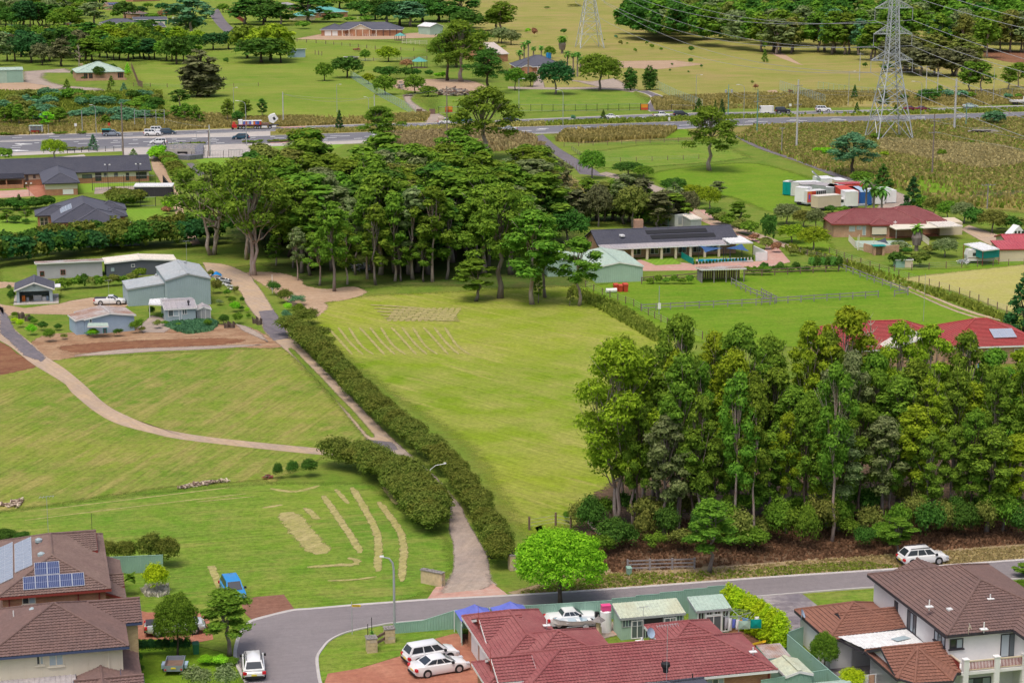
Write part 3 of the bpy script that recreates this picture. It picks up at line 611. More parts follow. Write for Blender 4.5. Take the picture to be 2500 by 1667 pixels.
# == BUILDING HELPERS
def loc_ray(th,k,x,y):
 px,py=Q(k,x,y);o=Vector((0,0,CH));d=ray(px,py);a=th.rotation_euler.z
 c,s=math.cos(a),math.sin(a);o=o-Vector(th.location)
 f=lambda v:Vector((v.x*c+v.y*s,-v.x*s+v.y*c,v.z))
 return f(o),f(d)
def onwall(th,k,x,y,side,val):
 o,d=loc_ray(th,k,x,y)
 if side in 'fb':t=(val-o.y)/d.y;p=o+d*t;return p.x,p.z
 t=(val-o.x)/d.x;p=o+d*t;return p.y,p.z
def onz(th,k,x,y,z):
 o,d=loc_ray(th,k,x,y);t=(z-o.z)/d.z;p=o+d*t;return p.x,p.y
def bthing(name,label,cat,A,B=None,k=9,z=0,ang=None,group=None):
 """frame on the ground: A front-left corner, B front-right corner (picture measurements at height z)"""
 a=GQ(k,*A,z)
 if B is not None:
  b=GQ(k,*B,z);an=math.atan2(b.y-a.y,b.x-a.x);L=(b-a).length
 else:an=R(ang);L=0
 t=empty(name,(a.x,a.y,0),an,label,cat,group);return t,L
def clip_grid(V,Fq,poly,name,mat):
 me=npmesh(name,V,Fq,mat);bm=bmesh.new();bm.from_mesh(me)
 return bm,me
LAP={}
def lapm(mat):  # painted shadow line under tile laps: darker copy of the tile colour
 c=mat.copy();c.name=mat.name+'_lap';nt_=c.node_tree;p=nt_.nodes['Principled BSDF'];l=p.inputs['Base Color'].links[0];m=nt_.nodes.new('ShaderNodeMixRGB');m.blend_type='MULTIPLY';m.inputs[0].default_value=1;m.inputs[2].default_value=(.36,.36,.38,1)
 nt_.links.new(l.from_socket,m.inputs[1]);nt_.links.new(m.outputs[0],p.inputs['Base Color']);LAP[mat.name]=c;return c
def roof_plane(pts,kind,name,mat,parent,thick=.0):
 """one flat slope given by its 3D corners, with tile courses, ribs or plain skin as real relief"""
 P=[Vector(p) for p in pts];n=Vector((0,0,0))
 for i in range(len(P)):n+=(P[i]-P[0]).cross(P[(i+1)%len(P)]-P[0])
 n.normalize()
 if n.z<0:n=-n;P=P[::-1]
 if abs(n.z)>.999:up=Vector((0,1,0))
 else:up=(Vector((0,0,1))-n*n.z).normalized()      # upslope
 e=up.cross(n).normalized()
 o=P[0];U=[(p-o).dot(e) for p in P];W=[(p-o).dot(up) for p in P]
 u0,u1,w0,w1=min(U),max(U),min(W),max(W)
 if kind=='flat':
  mb=MB();mb.quad(*P);return mb.build(name,mat,parent)
 if kind=='tile':
  tw,ch=.30,.33;nu=int((u1-u0)/tw)+2;us=[];hs=[]
  for i in range(nu):
   for q,h in ((0,0),(.22,.035),(.55,.03),(.8,.0)):us.append(u0+(i+q)*tw);hs.append(h)
  rows=[];nv=int((w1-w0)/ch)+2
  for j in range(nv):rows+=[(w0+j*ch,.055),(w0+(j+1)*ch-.004,.0)]
 elif kind=='course':
  ch=.33;us=[u0-.1,u1+.1];hs=[0,0];rows=[];nv=int((w1-w0)/ch)+2
  for j in range(nv):rows+=[(w0+j*ch,.05),(w0+(j+1)*ch-.01,.0)]
 elif kind.startswith('rib'):
  sp=float(kind[3:] or .76);nu=int((u1-u0)/sp)+2;us=[];hs=[]
  for i in range(nu):
   for q,h in ((0,0),(.35,0),(.42,.045),(.58,.045),(.65,0)):us.append(u0+(i+q)*sp);hs.append(h*min(1,sp/.5))
  rows=[(w0-.1,0),(w1+.1,0)]
 us=np.array(us);hs=np.array(hs);rw=np.array(rows)
 UU,WW=np.meshgrid(us,rw[:,0]);HH=hs[None,:]+rw[:,1][:,None]
 V=np.array(o)[None,None]+UU[...,None]*np.array(e)+WW[...,None]*np.array(up)+HH[...,None]*np.array(n)
 nr,nc=UU.shape;idx=np.arange(nr*nc).reshape(nr,nc)
 Fq=np.stack([idx[:-1,:-1],idx[:-1,1:],idx[1:,1:],idx[1:,:-1]],-1).reshape(-1,4)
 me=npmesh(name,V.reshape(-1,3),Fq,mat)
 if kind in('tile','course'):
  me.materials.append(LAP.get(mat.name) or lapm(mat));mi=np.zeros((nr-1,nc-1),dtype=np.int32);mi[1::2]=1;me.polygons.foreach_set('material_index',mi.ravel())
 bm=bmesh.new();bm.from_mesh(me)
 for i in range(len(P)):
  a,b=P[i],P[(i+1)%len(P)];nn=(b-a).cross(n)
  if nn.length<1e-6:continue
  bmesh.ops.bisect_plane(bm,geom=bm.verts[:]+bm.edges[:]+bm.faces[:],plane_co=a,plane_no=nn.normalized(),clear_outer=True)
 for f in bm.faces:
  if f.normal.dot(n)<0 :f.normal_flip()
 bm.to_mesh(me);bm.free()
 return link(name,me,parent)
def capline(mb,a,b,r=.12,seg_=.42):
 a=Vector(a);b=Vector(b);L=(b-a).length;n=max(1,int(L/seg_));d=(b-a)/n
 for i in range(n):
  p=a+d*i;q=p+d*1.06;mb.tube([p,q],[r*.82,r],6,True)
def hipgeo(u0,v0,u1,v1,h,typ,pitch,o):
 t=math.tan(R(pitch));U0,V0,U1,V1=u0-o,v0-o,u1+o,v1+o;e=h-o*t*.6;Wd,D=U1-U0,V1-V0
 a,b,c,d=(U0,V0,e),(U1,V0,e),(U1,V1,e),(U0,V1,e)
 if typ=='hip':
  if Wd>=D:
   z=e+D/2*t;p=(U0+D/2,(V0+V1)/2,z);q=(U1-D/2,(V0+V1)/2,z)
   if Wd-D<.05:return [[a,b,p],[b,c,p],[c,d,p],[d,a,p]],[(a,p),(b,p),(c,p),(d,p)],[],(p,p),e
   return [[a,b,q,p],[b,c,q],[c,d,p,q],[d,a,p]],[(a,p),(b,q),(c,q),(d,p),(p,q)],[],(p,q),e
  z=e+Wd/2*t;p=((U0+U1)/2,V0+Wd/2,z);q=((U0+U1)/2,V1-Wd/2,z)
  return [[a,b,p],[b,c,q,p],[c,d,q],[d,a,p,q]],[(a,p),(b,p),(c,q),(d,q),(p,q)],[],(p,q),e
 if typ=='gu':
  z=e+D/2*t;p=(U0,(V0+V1)/2,z);q=(U1,(V0+V1)/2,z)
  g=[[(u0,v0,h),(u0,v1,h),(u0,(v0+v1)/2,z-.05)],[(u1,v0,h),(u1,v1,h),(u1,(v0+v1)/2,z-.05)]]
  return [[a,b,q,p],[c,d,p,q]],[(p,q)],g,(p,q),e
 if typ=='gv':
  z=e+Wd/2*t;p=((U0+U1)/2,V0,z);q=((U0+U1)/2,V1,z)
  g=[[(u0,v0,h),(u1,v0,h),((u0+u1)/2,v0,z-.05)],[(u0,v1,h),(u1,v1,h),((u0+u1)/2,v1,z-.05)]]
  return [[b,c,q,p],[d,a,p,q]],[(p,q)],g,(p,q),e
 if typ=='sf':   # skillion, low side at the front
  z=e+D*t;g=[[(u0,v0,h),(u0,v1,h),(u0,v1,z-.05)],[(u1,v0,h),(u1,v1,h),(u1,v1,z-.05)],[(u0,v1,h),(u1,v1,h),(u1,v1,z-.05),(u0,v1,z-.05)]]
  return [[a,b,(U1,V1,z),(U0,V1,z)]],[],g,None,e
 if typ=='sb':   # low side at the back
  z=e+D*t;g=[[(u0,v0,h),(u0,v1,h),(u0,v0,z-.05)],[(u1,v0,h),(u1,v1,h),(u1,v0,z-.05)],[(u0,v0,h),(u1,v0,h),(u1,v0,z-.05),(u0,v0,z-.05)]]
  return [[(U0,V0,z),(U1,V0,z),c,d]],[],g,None,e
 if typ=='sl':   # low side at the left
  z=e+Wd*t;g=[[(u0,v0,h),(u1,v0,h),(u1,v0,z-.05)],[(u0,v1,h),(u1,v1,h),(u1,v1,z-.05)]]
  return [[a,(U1,V0,z),(U1,V1,z),d]],[],g,None,e
 if typ=='sr':
  z=e+Wd*t;g=[[(u0,v0,h),(u1,v0,h),(u0,v0,z-.05)],[(u0,v1,h),(u1,v1,h),(u0,v1,z-.05)]]
  return [[(U0,V0,z),b,c,(U0,V1,z)]],[],g,None,e
 return [[a,b,c,d]],[],[],None,e
def ribs(mb,poly,z0,z1,sp=.25,d=.03):
 n=len(poly)
 for i in range(n):
  a=Vector(poly[i]);b=Vector(poly[(i+1)%n]);L=(b-a).length;t=(b-a)/L;nn=Vector((t.y,-t.x));m=max(1,int(L/sp));pts=[]
  for j in range(m):
   for q,h in ((0,0),(.3,0),(.4,1),(.6,1),(.7,0)):pts.append(a+t*((j+q)*L/m)+nn*d*h)
  pts.append(b);s=len(mb.v)
  for p in pts:mb.v+=[(p.x,p.y,z0),(p.x,p.y,z1)]
  for j in range(len(pts)-1):mb.f.append((s+2*j,s+2*j+2,s+2*j+3,s+2*j+1))
def block(th,u0,v0,u1,v1,h,typ='hip',pitch=22,o=.5,rk='course',rmat='tile_dark',wmat='render_white',fas='cream',wall=True,z0=-.3,wrib=0,split=None,fasc=.2,roof=True,caps=None,gmat=None,cap_r=.12):
 planes,rid,gab,_,e=hipgeo(u0,v0,u1,v1,h,typ,pitch,o)
 if wall:
  mb=MB();rect=[(u0,v0),(u1,v0),(u1,v1),(u0,v1)]
  if split:
   mb.prism(rect,z0,split[0],False);mb.build('wall_base',M[split[1]],th);mb=MB();mb.prism(rect,split[0],h,False)
  elif wrib:ribs(mb,rect,z0,h,wrib)
  else:mb.prism(rect,z0,h,False)
  mb.quad((u0,v0,h),(u1,v0,h),(u1,v1,h),(u0,v1,h))
  if gmat:
   g2=MB();[g2.quad(*g) for g in gab];
   if gab:g2.build('gable',M[gmat],th)
  else:[mb.quad(*g) for g in gab]
  mb.build('wall',M[wmat],th)
 if not roof:return
 mb=MB();U0,V0,U1,V1=u0-o,v0-o,u1+o,v1+o
 if typ in('hip','flat'):
  mb.box(U0-.03,V0-.03,e-fasc,U1+.03,V0+.02,e+.0);mb.box(U0-.03,V1-.02,e-fasc,U1+.03,V1+.03,e);mb.box(U0-.03,V0+.02,e-fasc,U0+.02,V1-.02,e);mb.box(U1-.02,V0+.02,e-fasc,U1+.03,V1-.02,e)
  mb.quad((U0,V0,e-fasc+.02),(U1,V0,e-fasc+.02),(U1,V1,e-fasc+.02),(U0,V1,e-fasc+.02))
 else:
  for pl in planes:
   q=[Vector(p) for p in pl]
   for i in range(len(q)):
    a,b=q[i],q[(i+1)%len(q)]
    top=_ is not None and abs(a.z-_[0][2])<.01 and abs(b.z-_[0][2])<.01
    if not top:mb.bar(a-Vector((0,0,.11)),b-Vector((0,0,.11)),.05,.2)
   mb.quad(*[p-Vector((0,0,.1)) for p in q])
 root=link('roof',mb.mesh('eaves',M[fas]),th)
 for i,pl in enumerate(planes):roof_plane(pl,rk,'roof_slope',M[rmat],root)
 if rid and (caps or rk=='tile' or rk=='course'):
  mb=MB()
  for a,b in rid:capline(mb,Vector(a)+Vector((0,0,.05)),Vector(b)+Vector((0,0,.05)),cap_r)
  mb.build('ridge_cap',M[caps or rmat],root)
 elif rid:
  mb=MB()
  for a,b in rid:mb.bar(Vector(a)+Vector((0,0,.04)),Vector(b)+Vector((0,0,.04)),.35,.04)
  mb.build('ridge_flashing',M[caps or rmat],root)
 return root
def window(th,side,val,a0,z0,a1,z1,frame='white',pane='glass',n=2,name='window',bars=0,sill=None):
 """a window on a wall; side f/b: val=v plane, l/r: val=u plane"""
 s={'f':-1,'b':1,'l':-1,'r':1}[side];t=.07
 if a0>a1:a0,a1=a1,a0
 if z0>z1:z0,z1=z1,z0
 def P(a,d,z):return (a,val+s*d,z) if side in 'fb' else (val+s*d,a,z)
 def bx(mb,a,z,b,c,d0,d1):
  p=P(a,d0,z);q=P(b,d1,c);mb.box(min(p[0],q[0]),min(p[1],q[1]),z,max(p[0],q[0]),max(p[1],q[1]),c)
 mb=MB();bx(mb,a0,z0,a1,z0+t,.0,.06);bx(mb,a0,z1-t,a1,z1,.0,.06);bx(mb,a0,z0+t,a0+t,z1-t,.0,.06);bx(mb,a1-t,z0+t,a1,z1-t,.0,.06)
 for i in range(1,n):
  c=a0+(a1-a0)*i/n;bx(mb,c-t/2,z0+t,c+t/2,z1-t,.0,.05)
 for i in range(bars):
  c=z0+(z1-z0)*(i+1)/(bars+1);bx(mb,a0+t,c-.02,a1-t,c+.02,.0,.04)
 if sill:bx(mb,a0-.1,z0-.1,a1+.1,z0-.002,.0,.14)
 f=mb.build(name,M[frame],th);g=MB();
 for i in range(n):
  c0=a0+(a1-a0)*i/n+t/2;c1=a0+(a1-a0)*(i+1)/n-t/2;g=MB();bx(g,c0,z0+t*.5,c1,z1-t*.5,.004,.02);g.build('pane',M[pane if not isinstance(pane,tuple) else pane[i%len(pane)]],f)
 return f
def winpx(th,side,val,k,x0,y0,x1,y1,**kw):
 a0,z1=onwall(th,k,x0,(y0+y1)/2 if False else y0,side,val);a1,_=onwall(th,k,x1,y0,side,val);_,z0=onwall(th,k,(x0+x1)/2,y1,side,val);_,z1=onwall(th,k,(x0+x1)/2,y0,side,val)
 return window(th,side,val,a0,z0,a1,z1,**kw)
def panel(th,side,val,a0,z0,a1,z1,mat,name='panel',d=.05,ribv=0):
 s={'f':-1,'b':1,'l':-1,'r':1}[side]
 if a0>a1:a0,a1=a1,a0
 mb=MB()
 def bx(a,b,d1):
  p=(a,val) if side in 'fb' else (val,a);q=(b,val+s*d1) if side in 'fb' else (val+s*d1,b)
  mb.box(min(p[0],q[0]),min(p[1],q[1]),z0,max(p[0],q[0]),max(p[1],q[1]),z1)
 bx(a0,a1,d)
 if ribv:
  x=a0
  while x<a1-.1:bx(x,x+ribv*.45,d+.03);x+=ribv
 return mb.build(name,M[mat],th)
def panpx(th,side,val,k,x0,y0,x1,y1,mat,**kw):
 a0,_=onwall(th,k,x0,y0,side,val);a1,_=onwall(th,k,x1,y0,side,val);_,z0=onwall(th,k,(x0+x1)/2,y1,side,val);_,z1=onwall(th,k,(x0+x1)/2,y0,side,val)
 return panel(th,side,val,a0,min(z0,z1),a1,max(z0,z1),mat,**kw)
def post(th,x,y,z0,z1,r=.06,mat='white',name='post',sq=False):
 mb=MB()
 if sq:mb.box(x-r,y-r,z0,x+r,y+r,z1)
 else:mb.cone((x,y),r,r,z0,z1,8)
 return mb.build(name,M[mat],th)
def vent(th,x,y,z,mat='black',r=.25,name='roof_vent'):
 mb=MB();mb.cone((x,y),r*.6,r*.6,z-.35,z+.05,10);mb.tube([(x,y,z+.05),(x,y,z+.15),(x,y,z+.38),(x,y,z+.5)],[r*.7,r,r,r*.35],12)
 return mb.build(name,M[mat],th,smooth=False)
def flue(th,x,y,z,h=.7,mat='white',plate=True):
 mb=MB();mb.cone((x,y),.05,.05,z-.3,z+h,8)
 if plate:mb.box(x-.3,y-.2,z-.02,x+.3,y+.2,z+.05)
 return mb.build('vent_pipe',M[mat],th)
def antenna(th,x,y,z,h=3,mat='galv',boom=1.2,n=5):
 mb=MB();mb.cone((x,y),.02,.02,z-.3,z+h,6);mb.bar((x-boom/2,y,z+h),(x+boom/2,y+.2,z+h),.03)
 for i in range(n):
  t=-boom/2+boom*i/(n-1);mb.bar((x+t-.07,y-.35,z+h),(x+t+.07,y+.35,z+h),.02)
 return mb.build('tv_antenna',M[mat],th)
def dish(th,x,y,z,r=.4,az=0,mat='wire'):
 t=MB();rings=[(0,0),(.5,.05),(.85,.14),(1,.2)];v=[];n=14
 for rr,d in rings:
  for k in range(n):
   a=2*math.pi*k/n;v.append(Vector((rr*r*math.cos(a),-d*r*1.6,rr*r*math.sin(a))))
 rot=Matrix.Rotation(az,3,'Z')@Matrix.Rotation(R(-25),3,'X')
 v=[rot@q+Vector((x,y,z)) for q in v];f=[(i*n+k,i*n+(k+1)%n,(i+1)*n+(k+1)%n,(i+1)*n+k) for i in range(3) for k in range(n)]
 t.add(v,f);t.bar((x,y+.05,z),(x,y+.15,z-.7),.04);return t.build('satellite_dish',M[mat],th,smooth=True)
def planeface(pts,u,v):
 a,b,c=[Vector(p) for p in pts[:3]];n=(b-a).cross(c-a);return a.z-((u-a.x)*n.x+(v-a.y)*n.y)/n.z
def solar(th,corner,du,dv,nu,nv,mat='solar',wu=1.0,hv=1.7,cols=6):
 """nu x nv panels from a corner, along unit vectors du (across) and dv (upslope); each panel a part"""
 c=Vector(corner);du=Vector(du).normalized();dv=Vector(dv).normalized();n=du.cross(dv).normalized()
 for i in range(nu):
  for j in range(nv):
   p=c+du*(i*(wu+.02))+dv*(j*(hv+.02));mb=MB()
   vs=[p,p+du*wu,p+du*wu+dv*hv,p+dv*hv];vs2=[q+n*.05 for q in vs]
   mb.add(vs+vs2,[(4,5,6,7),(0,1,5,4),(1,2,6,5),(2,3,7,6),(3,0,4,7)]);f=mb.build('solar_panel',M['solar_frame'],th)
   g=MB();t=.03
   for q in range(cols):
    for r_ in range(2):
     a=p+du*(t+(wu-2*t)*q/cols+.008)+dv*(t+(hv-2*t)*r_/2+.012)+n*.056;w_=du*((wu-2*t)/cols-.016);h_=dv*((hv-2*t)/2-.024)
     g.quad(a,a+w_,a+w_+h_,a+h_)
   g.build('cells',M[mat],f)
# == BUILDINGS NEAREST THE CAMERA
def origin(name,label,cat,k,x,y,z,ang,group=None):
 p=GQ(k,x,y,z);return empty(name,(p.x,p.y,0),R(ang),label,cat,group)
h=origin('brick_house','two storey red brick house with grey-brown tiled roof carrying solar panels','house',15,990,735,5.3,14)
block(h,-9.0,.45,-.45,15.2,5.45,'hip',21.5,.45,'tile','tile_brown','brick_red','redtrim')
block(h,-4.5,9.6,-1.0,15.0,5.9,'gu',17,.3,'tile','tile_brown','brick_red','redtrim',z0=4)
block(h,-.45,5.2,1.1,15.4,2.75,'sr',22,.35,'tile','tile_brown','brick_red','redtrim')
block(h,-.45,8.0,1.15,10.6,2.9,'gu',22,.3,'tile','tile_brown','brick_red','redtrim',z0=2)
block(h,-12,3,-9,14,2.75,'hip',22,.4,'tile','tile_brown','brick_red','redtrim')
winpx(h,'f',.45,15,195,800,316,863,frame='cream',pane=('glass','glass_lt'),sill=1)
t_=math.tan(R(21.5));ev=5.45-.45*t_*.6
fz=lambda u,v:ev+(v)*t_
sl=lambda v:ev+v*t_+.1
n_=Vector((0,math.cos(R(21.5)),math.sin(R(21.5))))
solar(h,(-7.25,.55,sl(.55)),(1,0,0),n_,5,1);solar(h,(-6.25,2.2,sl(2.2)),(1,0,0),n_,2,1,wu=1.03)
nl=Vector((math.cos(R(21.5)),0,math.sin(R(21.5))))
zl=lambda u:ev+(u+9.45)*t_+.1
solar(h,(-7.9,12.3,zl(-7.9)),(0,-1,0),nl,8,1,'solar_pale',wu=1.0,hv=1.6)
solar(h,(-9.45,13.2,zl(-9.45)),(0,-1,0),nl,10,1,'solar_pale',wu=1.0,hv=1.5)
x,y=onz(h,15,345,300,7.);vent(h,x,y,6.75,'steel_grey',.32);x,y=onz(h,15,367,425,6.9);vent(h,x,y,6.65,'steel_grey',.32)
antenna(h,-4.9,11.2,7.2,3.4);
post(h,-1.0,13.2,6.6,8.2,.02,'black','finial')
for k_ in (80,697,885):
 a,_=onwall(h,15,k_,800,'f',.45);mb=MB();mb.box(a-.06,.38,2.2,a+.06,.46,5.2);mb.build('downpipe',M['redtrim'],h)
h=origin('cream_house','two storey cream clad house with brown tiled hip roof beside the parked blue trailer','house',15,1150,1245,5.3,14)
block(h,-10.6,.5,-.5,10.5,5.45,'hip',21,.5,'tile','tile_brown2','cream_board','navytrim')
block(h,-4,5.5,1.0,10.6,5.45,'gu',20,.35,'tile','tile_brown2','brick_yel','navytrim')
block(h,-14,4.0,-10.6,13,2.8,'hip',20,.4,'tile','tile_brown2','cream_board','navytrim')
winpx(h,'f',.5,15,320,1322,386,1404,frame='cream',pane=('glass','glass_lt'),n=2,sill=1)
winpx(h,'f',.5,15,430,1308,563,1412,frame='cream',pane='glass_lt',n=2,sill=1)
mb=MB()
for u in np.arange(-10.4,-.6,1.2):mb.box(u,.46,2.2,u+.025,.502,5.2)
mb.build('cladding_joint',M['cream'],h)
a,_=onwall(h,15,965,1300,'f',.5);mb=MB();mb.box(a-.05,.4,3.2,a+.05,.5,5.2);mb.box(a-.05,.1,3.1,a+.05,.5,3.22);mb.build('downpipe',M['cream'],h)
block(h,-4.0,-4.6,.5,.4,2.7,'gu',20,.4,'tile','tile_brown2','cream_board','navytrim')
block(h,-4.3,-3.5,-.2,.45,2.9,'gv',20,.4,'tile','tile_brown2','cream_board','navytrim')
block(h,-.45,-1.5,.6,5.2,2.7,'sr',22,.3,'tile','tile_brown2','brick_yel','navytrim')
block(h,-11,-4.5,-4.4,.35,2.7,'sf',6,.2,'rib.4','roof_grey2','cream_board','navytrim')
x,y=onz(h,15,288,930,6.6);vent(h,x,y,6.45,'steel_grey',.26);x,y=onz(h,15,122,985,6.2);flue(h,x,y,6.1,.7)
x,y=onz(h,15,183,1500,3.0);antenna(h,x,y,3.0,1.2,boom=.6,n=3)
h=origin('red_roof_house','single storey brick house with long dark red tiled roof beside the driveway cars','house',25,2345,1270,2.5,14)
RB=dict(rk='tile',rmat='tile_red',wmat='brick_red',fas='white')
block(h,-20.6,.45,-.45,7.9,2.65,'hip',22.5,.45,**RB)
block(h,-20.0,4.0,-11.95,12.0,2.65,'hip',22.5,.45,**RB)
block(h,-21.35,6.0,-15.45,17.7,2.65,'hip',22.5,.45,**RB)
block(h,-6.9,6.5,-1.9,11.7,2.65,'hip',22.5,.4,**RB)
block(h,-21.0,10.6,-18,16.6,2.65,'gu',22,.35,gmat='cream',z0=2.4,**{**RB,'rmat':'tile_red'})
block(h,-23.0,2.6,-20.4,7.0,2.65,'hip',22,.4,**RB)
block(h,-22.2,2.2,-19.5,6.6,2.95,'gu',24,.3,gmat='cream',z0=2.6,**RB)
for (u,v,z) in ((-21.4,13.6,4.1),(-22.55,4.4,4.0)):
 mb=MB();mb.cone((u,v),.03,.012,z-1.1,z+.9,6);mb.bar((u,v-.7,z-.45),(u,v+.7,z-.45),.06);mb.bar((u,v-.5,z-.8),(u,v,z),.05);mb.bar((u,v+.5,z-.8),(u,v,z),.05);mb.build('gable_finial',M['redtrim'],h)
for v0,v1 in ((13.8,16.3),(10.6,13.2),(8.1,9.6)):panel(h,'l',-21.35,v0,.05,v1,2.2,'white',name='garage_door')
winpx(h,'f',.45,25,1325,1385,1575,1470,frame='cream',pane=('glass_lt','glass_mid'),n=3)
for x0 in (2215,):
 a,_=onwall(h,25,x0,1290,'f',.45);mb=MB();mb.box(a-.06,.36,0,a+.06,.45,2.4);mb.build('downpipe',M['redtrim'],h)
x,y=onz(h,25,395,850,4.2);mb=MB();mb.box(x-.5,y-.2,3.95,x+.2,y+.25,4.25);mb.cone((x,y),.09,.09,4.1,4.5,8);mb.build('roof_vent',M['white'],h)
antenna(h,x+.05,y-.1,4.0,3.1,boom=1.0)
x,y=onz(h,25,1990,985,3.6);flue(h,x,y,3.5,.4,'white');x,y=onz(h,24,1090,690,3.3);flue(h,x,y,3.2,.5,'white')
x,y=onz(h,25,510,735,2.9);dish(h,x,y,2.9,.45,R(30),'blue_wall')
h=origin('dark_roof_house','house with charcoal roof low in the frame in front of the red roof','house',25,1330,1450,2.5,14)
block(h,-14,-7.5,-.4,.6,2.6,'hip',22,.45,'course','tile_dark','brick_tan','dark')
x,y=onz(h,25,735,1215,4.3);vent(h,x,y,4.2,'black',.36);x,y=onz(h,25,1122,1365,3.3);flue(h,x,y,3.1,.5,'black',False);x,y=onz(h,25,693,1160,4.3);flue(h,x,y,4.2,.3,'black',False)
x,y=onz(h,25,750,1380,3.9);antenna(h,x,y,3.6,4.6,boom=1.7,n=9)
h=origin('white_house','large two storey white rendered house with brown tiled hip roof and balcony','house',37,540,1020,5.3,14)
WB=dict(rk='tile',rmat='tile_terra',wmat='render_white',fas='dark')
block(h,.4,.45,11.0,14.9,5.45,'hip',21.5,.45,**{**WB,'rmat':'tile_brown2'})
block(h,3.2,11.5,6.6,15.6,5.45,'gv',22,.4,**{**WB,'rmat':'tile_brown2'})
block(h,6.2,-2.6,11.5,2.5,5.45,'hip',21.5,.45,**{**WB,'rmat':'tile_brown2'})
block(h,-6.4,8.1,.3,14.8,2.85,'hip',24,.4,**WB)
block(h,-4.5,8.1,.38,12.8,2.87,'gu',24,.35,**WB)
block(h,-4.5,-.9,.38,4.4,2.85,'gu',24,.35,**WB)
block(h,-4.5,-1.1,.2,4.35,2.84,'hip',24,.38,**WB)
mb=MB();A=(-2.3,.4,4.35);E_=[(-4.9,-1.2,2.68),(-3.9,-2.6,2.68),(-.8,-2.9,2.68),(.5,-1.15,2.68),(.42,1.6,2.68)]
rb=MB();rb.prism([(-4.5,-.9),(-3.7,-2.2),(-.9,-2.5),(.25,-1.0),(.3,.4),(-4.5,.4)],-.3,2.7,False);rb.build('bay_wall',M['render_white'],h)
rt=MB();[rt.bar(E_[i],E_[i+1],.08,.18) for i in range(4)];rt=rt.build('roof',M['dark'],h)
for i in range(4):roof_plane([E_[i],E_[i+1],A],'tile','roof_slope',M['tile_terra'],rt)
mb=MB();[capline(mb,Vector(e)+Vector((0,0,.06)),Vector(A)+Vector((0,0,.06)),.12) for e in E_];mb.build('ridge_cap',M['tile_terra'],rt)
pr=[(-5.9,8.0,2.78),(-4.9,4.85,2.62),(.36,4.7,3.0),(.36,8.0,3.16)]
q=MB();[q.bar(Vector(pr[i])-Vector((0,0,.1)),Vector(pr[(i+1)%4])-Vector((0,0,.1)),.06,.16) for i in range(4)];q=q.build('patio_roof',M['dark'],h)
roof_plane([(-5.9,8.0,2.9),(-4.9,4.85,2.9),(.36,4.7,2.98),(.36,8.0,2.98)],'rib.35','patio_sheet',M['roof_white'],q)
mb=MB();mb.quad((-2.0,6.1,3.06),(-.6,6.5,3.06),(-.3,5.8,3.06),(-1.7,5.4,3.06));mb.build('skylight_sheet',M['steel_grey'],q)
winpx(h,'l',.4,37,78,740,186,1000,frame='dark',pane=('glass_mid','glass_lt','glass_mid'),n=3,sill=1)
winpx(h,'l',.4,18,1185,840,1216,1025,frame='dark',pane='glass_mid',n=2,sill=1)
winpx(h,'l',.4,37,392,985,525,1105,frame='dark',pane=('glass_lt','glass_mid'),n=3,sill=1)
winpx(h,'f',.45,37,570,1045,727,1162,frame='dark',pane=('glass','glass_lt'),n=2,sill=1)
winpx(h,'f',.45,37,1170,985,1376,1258,frame='dark',pane=('glass_lt','glass_mid'),n=2,name='sliding_door')
b=MB();b.box(.5,-1.4,2.45,11.6,.43,2.7);b=b.build('balcony',M['render_white'],h)
for u in (1.05,3.75,6.2,8.8):
 mb=MB();mb.box(u-.22,-1.5,-.3,u+.22,-1.06,3.72);mb.box(u-.26,-1.54,3.72,u+.26,-1.02,3.8);mb.build('brick_pillar',M['render_white'],h)
mb=MB();
for u0,u1 in ((1.27,3.53),(3.97,5.98),(6.42,8.58)):mb.box(u0,-1.33,3.5,u1,-1.22,3.6);mb.box(u0,-1.33,2.78,u1,-1.22,2.86)
mb.box(.55,-1.2,3.5,.65,.4,3.6);mb.box(.55,-1.2,2.78,.65,.4,2.86);mb.build('handrail',M['render_cream'],b)
mb=MB()
for u0,u1 in ((1.27,3.53),(3.97,5.98),(6.42,8.58)):
 for u in np.arange(u0+.05,u1-.03,.125):mb.box(u,-1.3,2.86,u+.06,-1.25,3.5)
for v in np.arange(-1.15,.35,.125):mb.box(.57,v,2.86,.62,v+.06,3.5)
lab(mb.build('balusters',M['redtrim'],b),kind='stuff')
winpx(h,'f',.45,37,750,1500,1050,1600,frame='dark',pane=('glass_lt','glass_mid'),n=3,name='sliding_door')
x,y=onz(h,37,330,660,6.4);flue(h,x,y,6.3,.6);x,y=onz(h,37,970,930,5.8);flue(h,x,y,5.75,.6);x,y=onz(h,37,1045,560,6.9);flue(h,x,y,6.75,.4)
x,y=onz(h,37,575,700,6.2);mb=MB();mb.box(x-.25,y-.25,6.1,x+.25,y+.25,6.25);mb.build('skylight',M['roof_white'],h)
x,y=onz(h,37,800,920,6.0);dish(h,x,y,6.1,.3,R(70),'cream');x,y=onz(h,26,340,560,3.3);dish(h,x,y,3.2,.4,R(60),'blue_wall')
mb=MB();mb.box(-1.0,7.2,.2,-.3,7.9,2.1);mb.build('patio_door',M['dark'],h)
f_=origin('a','','',25,2345,1270,2.5,14);Bf=(Vector(f_.location),f_.rotation_euler.z);bpy.data.objects.remove(f_)
def inB(u,v):
 c,s=math.cos(Bf[1]),math.sin(Bf[1]);return (Bf[0].x+u*c-v*s,Bf[0].y+u*s+v*c,0)
s1=empty('garden_shed',inB(-8.2,15.8),R(14),'wide pale green garden shed with mossy flat roof and double glazed doors','shed')
block(s1,0,0,5.7,2.3,2.05,'sf',11,.12,'rib.35','roof_moss','steel_green2','galv',wrib=.25)
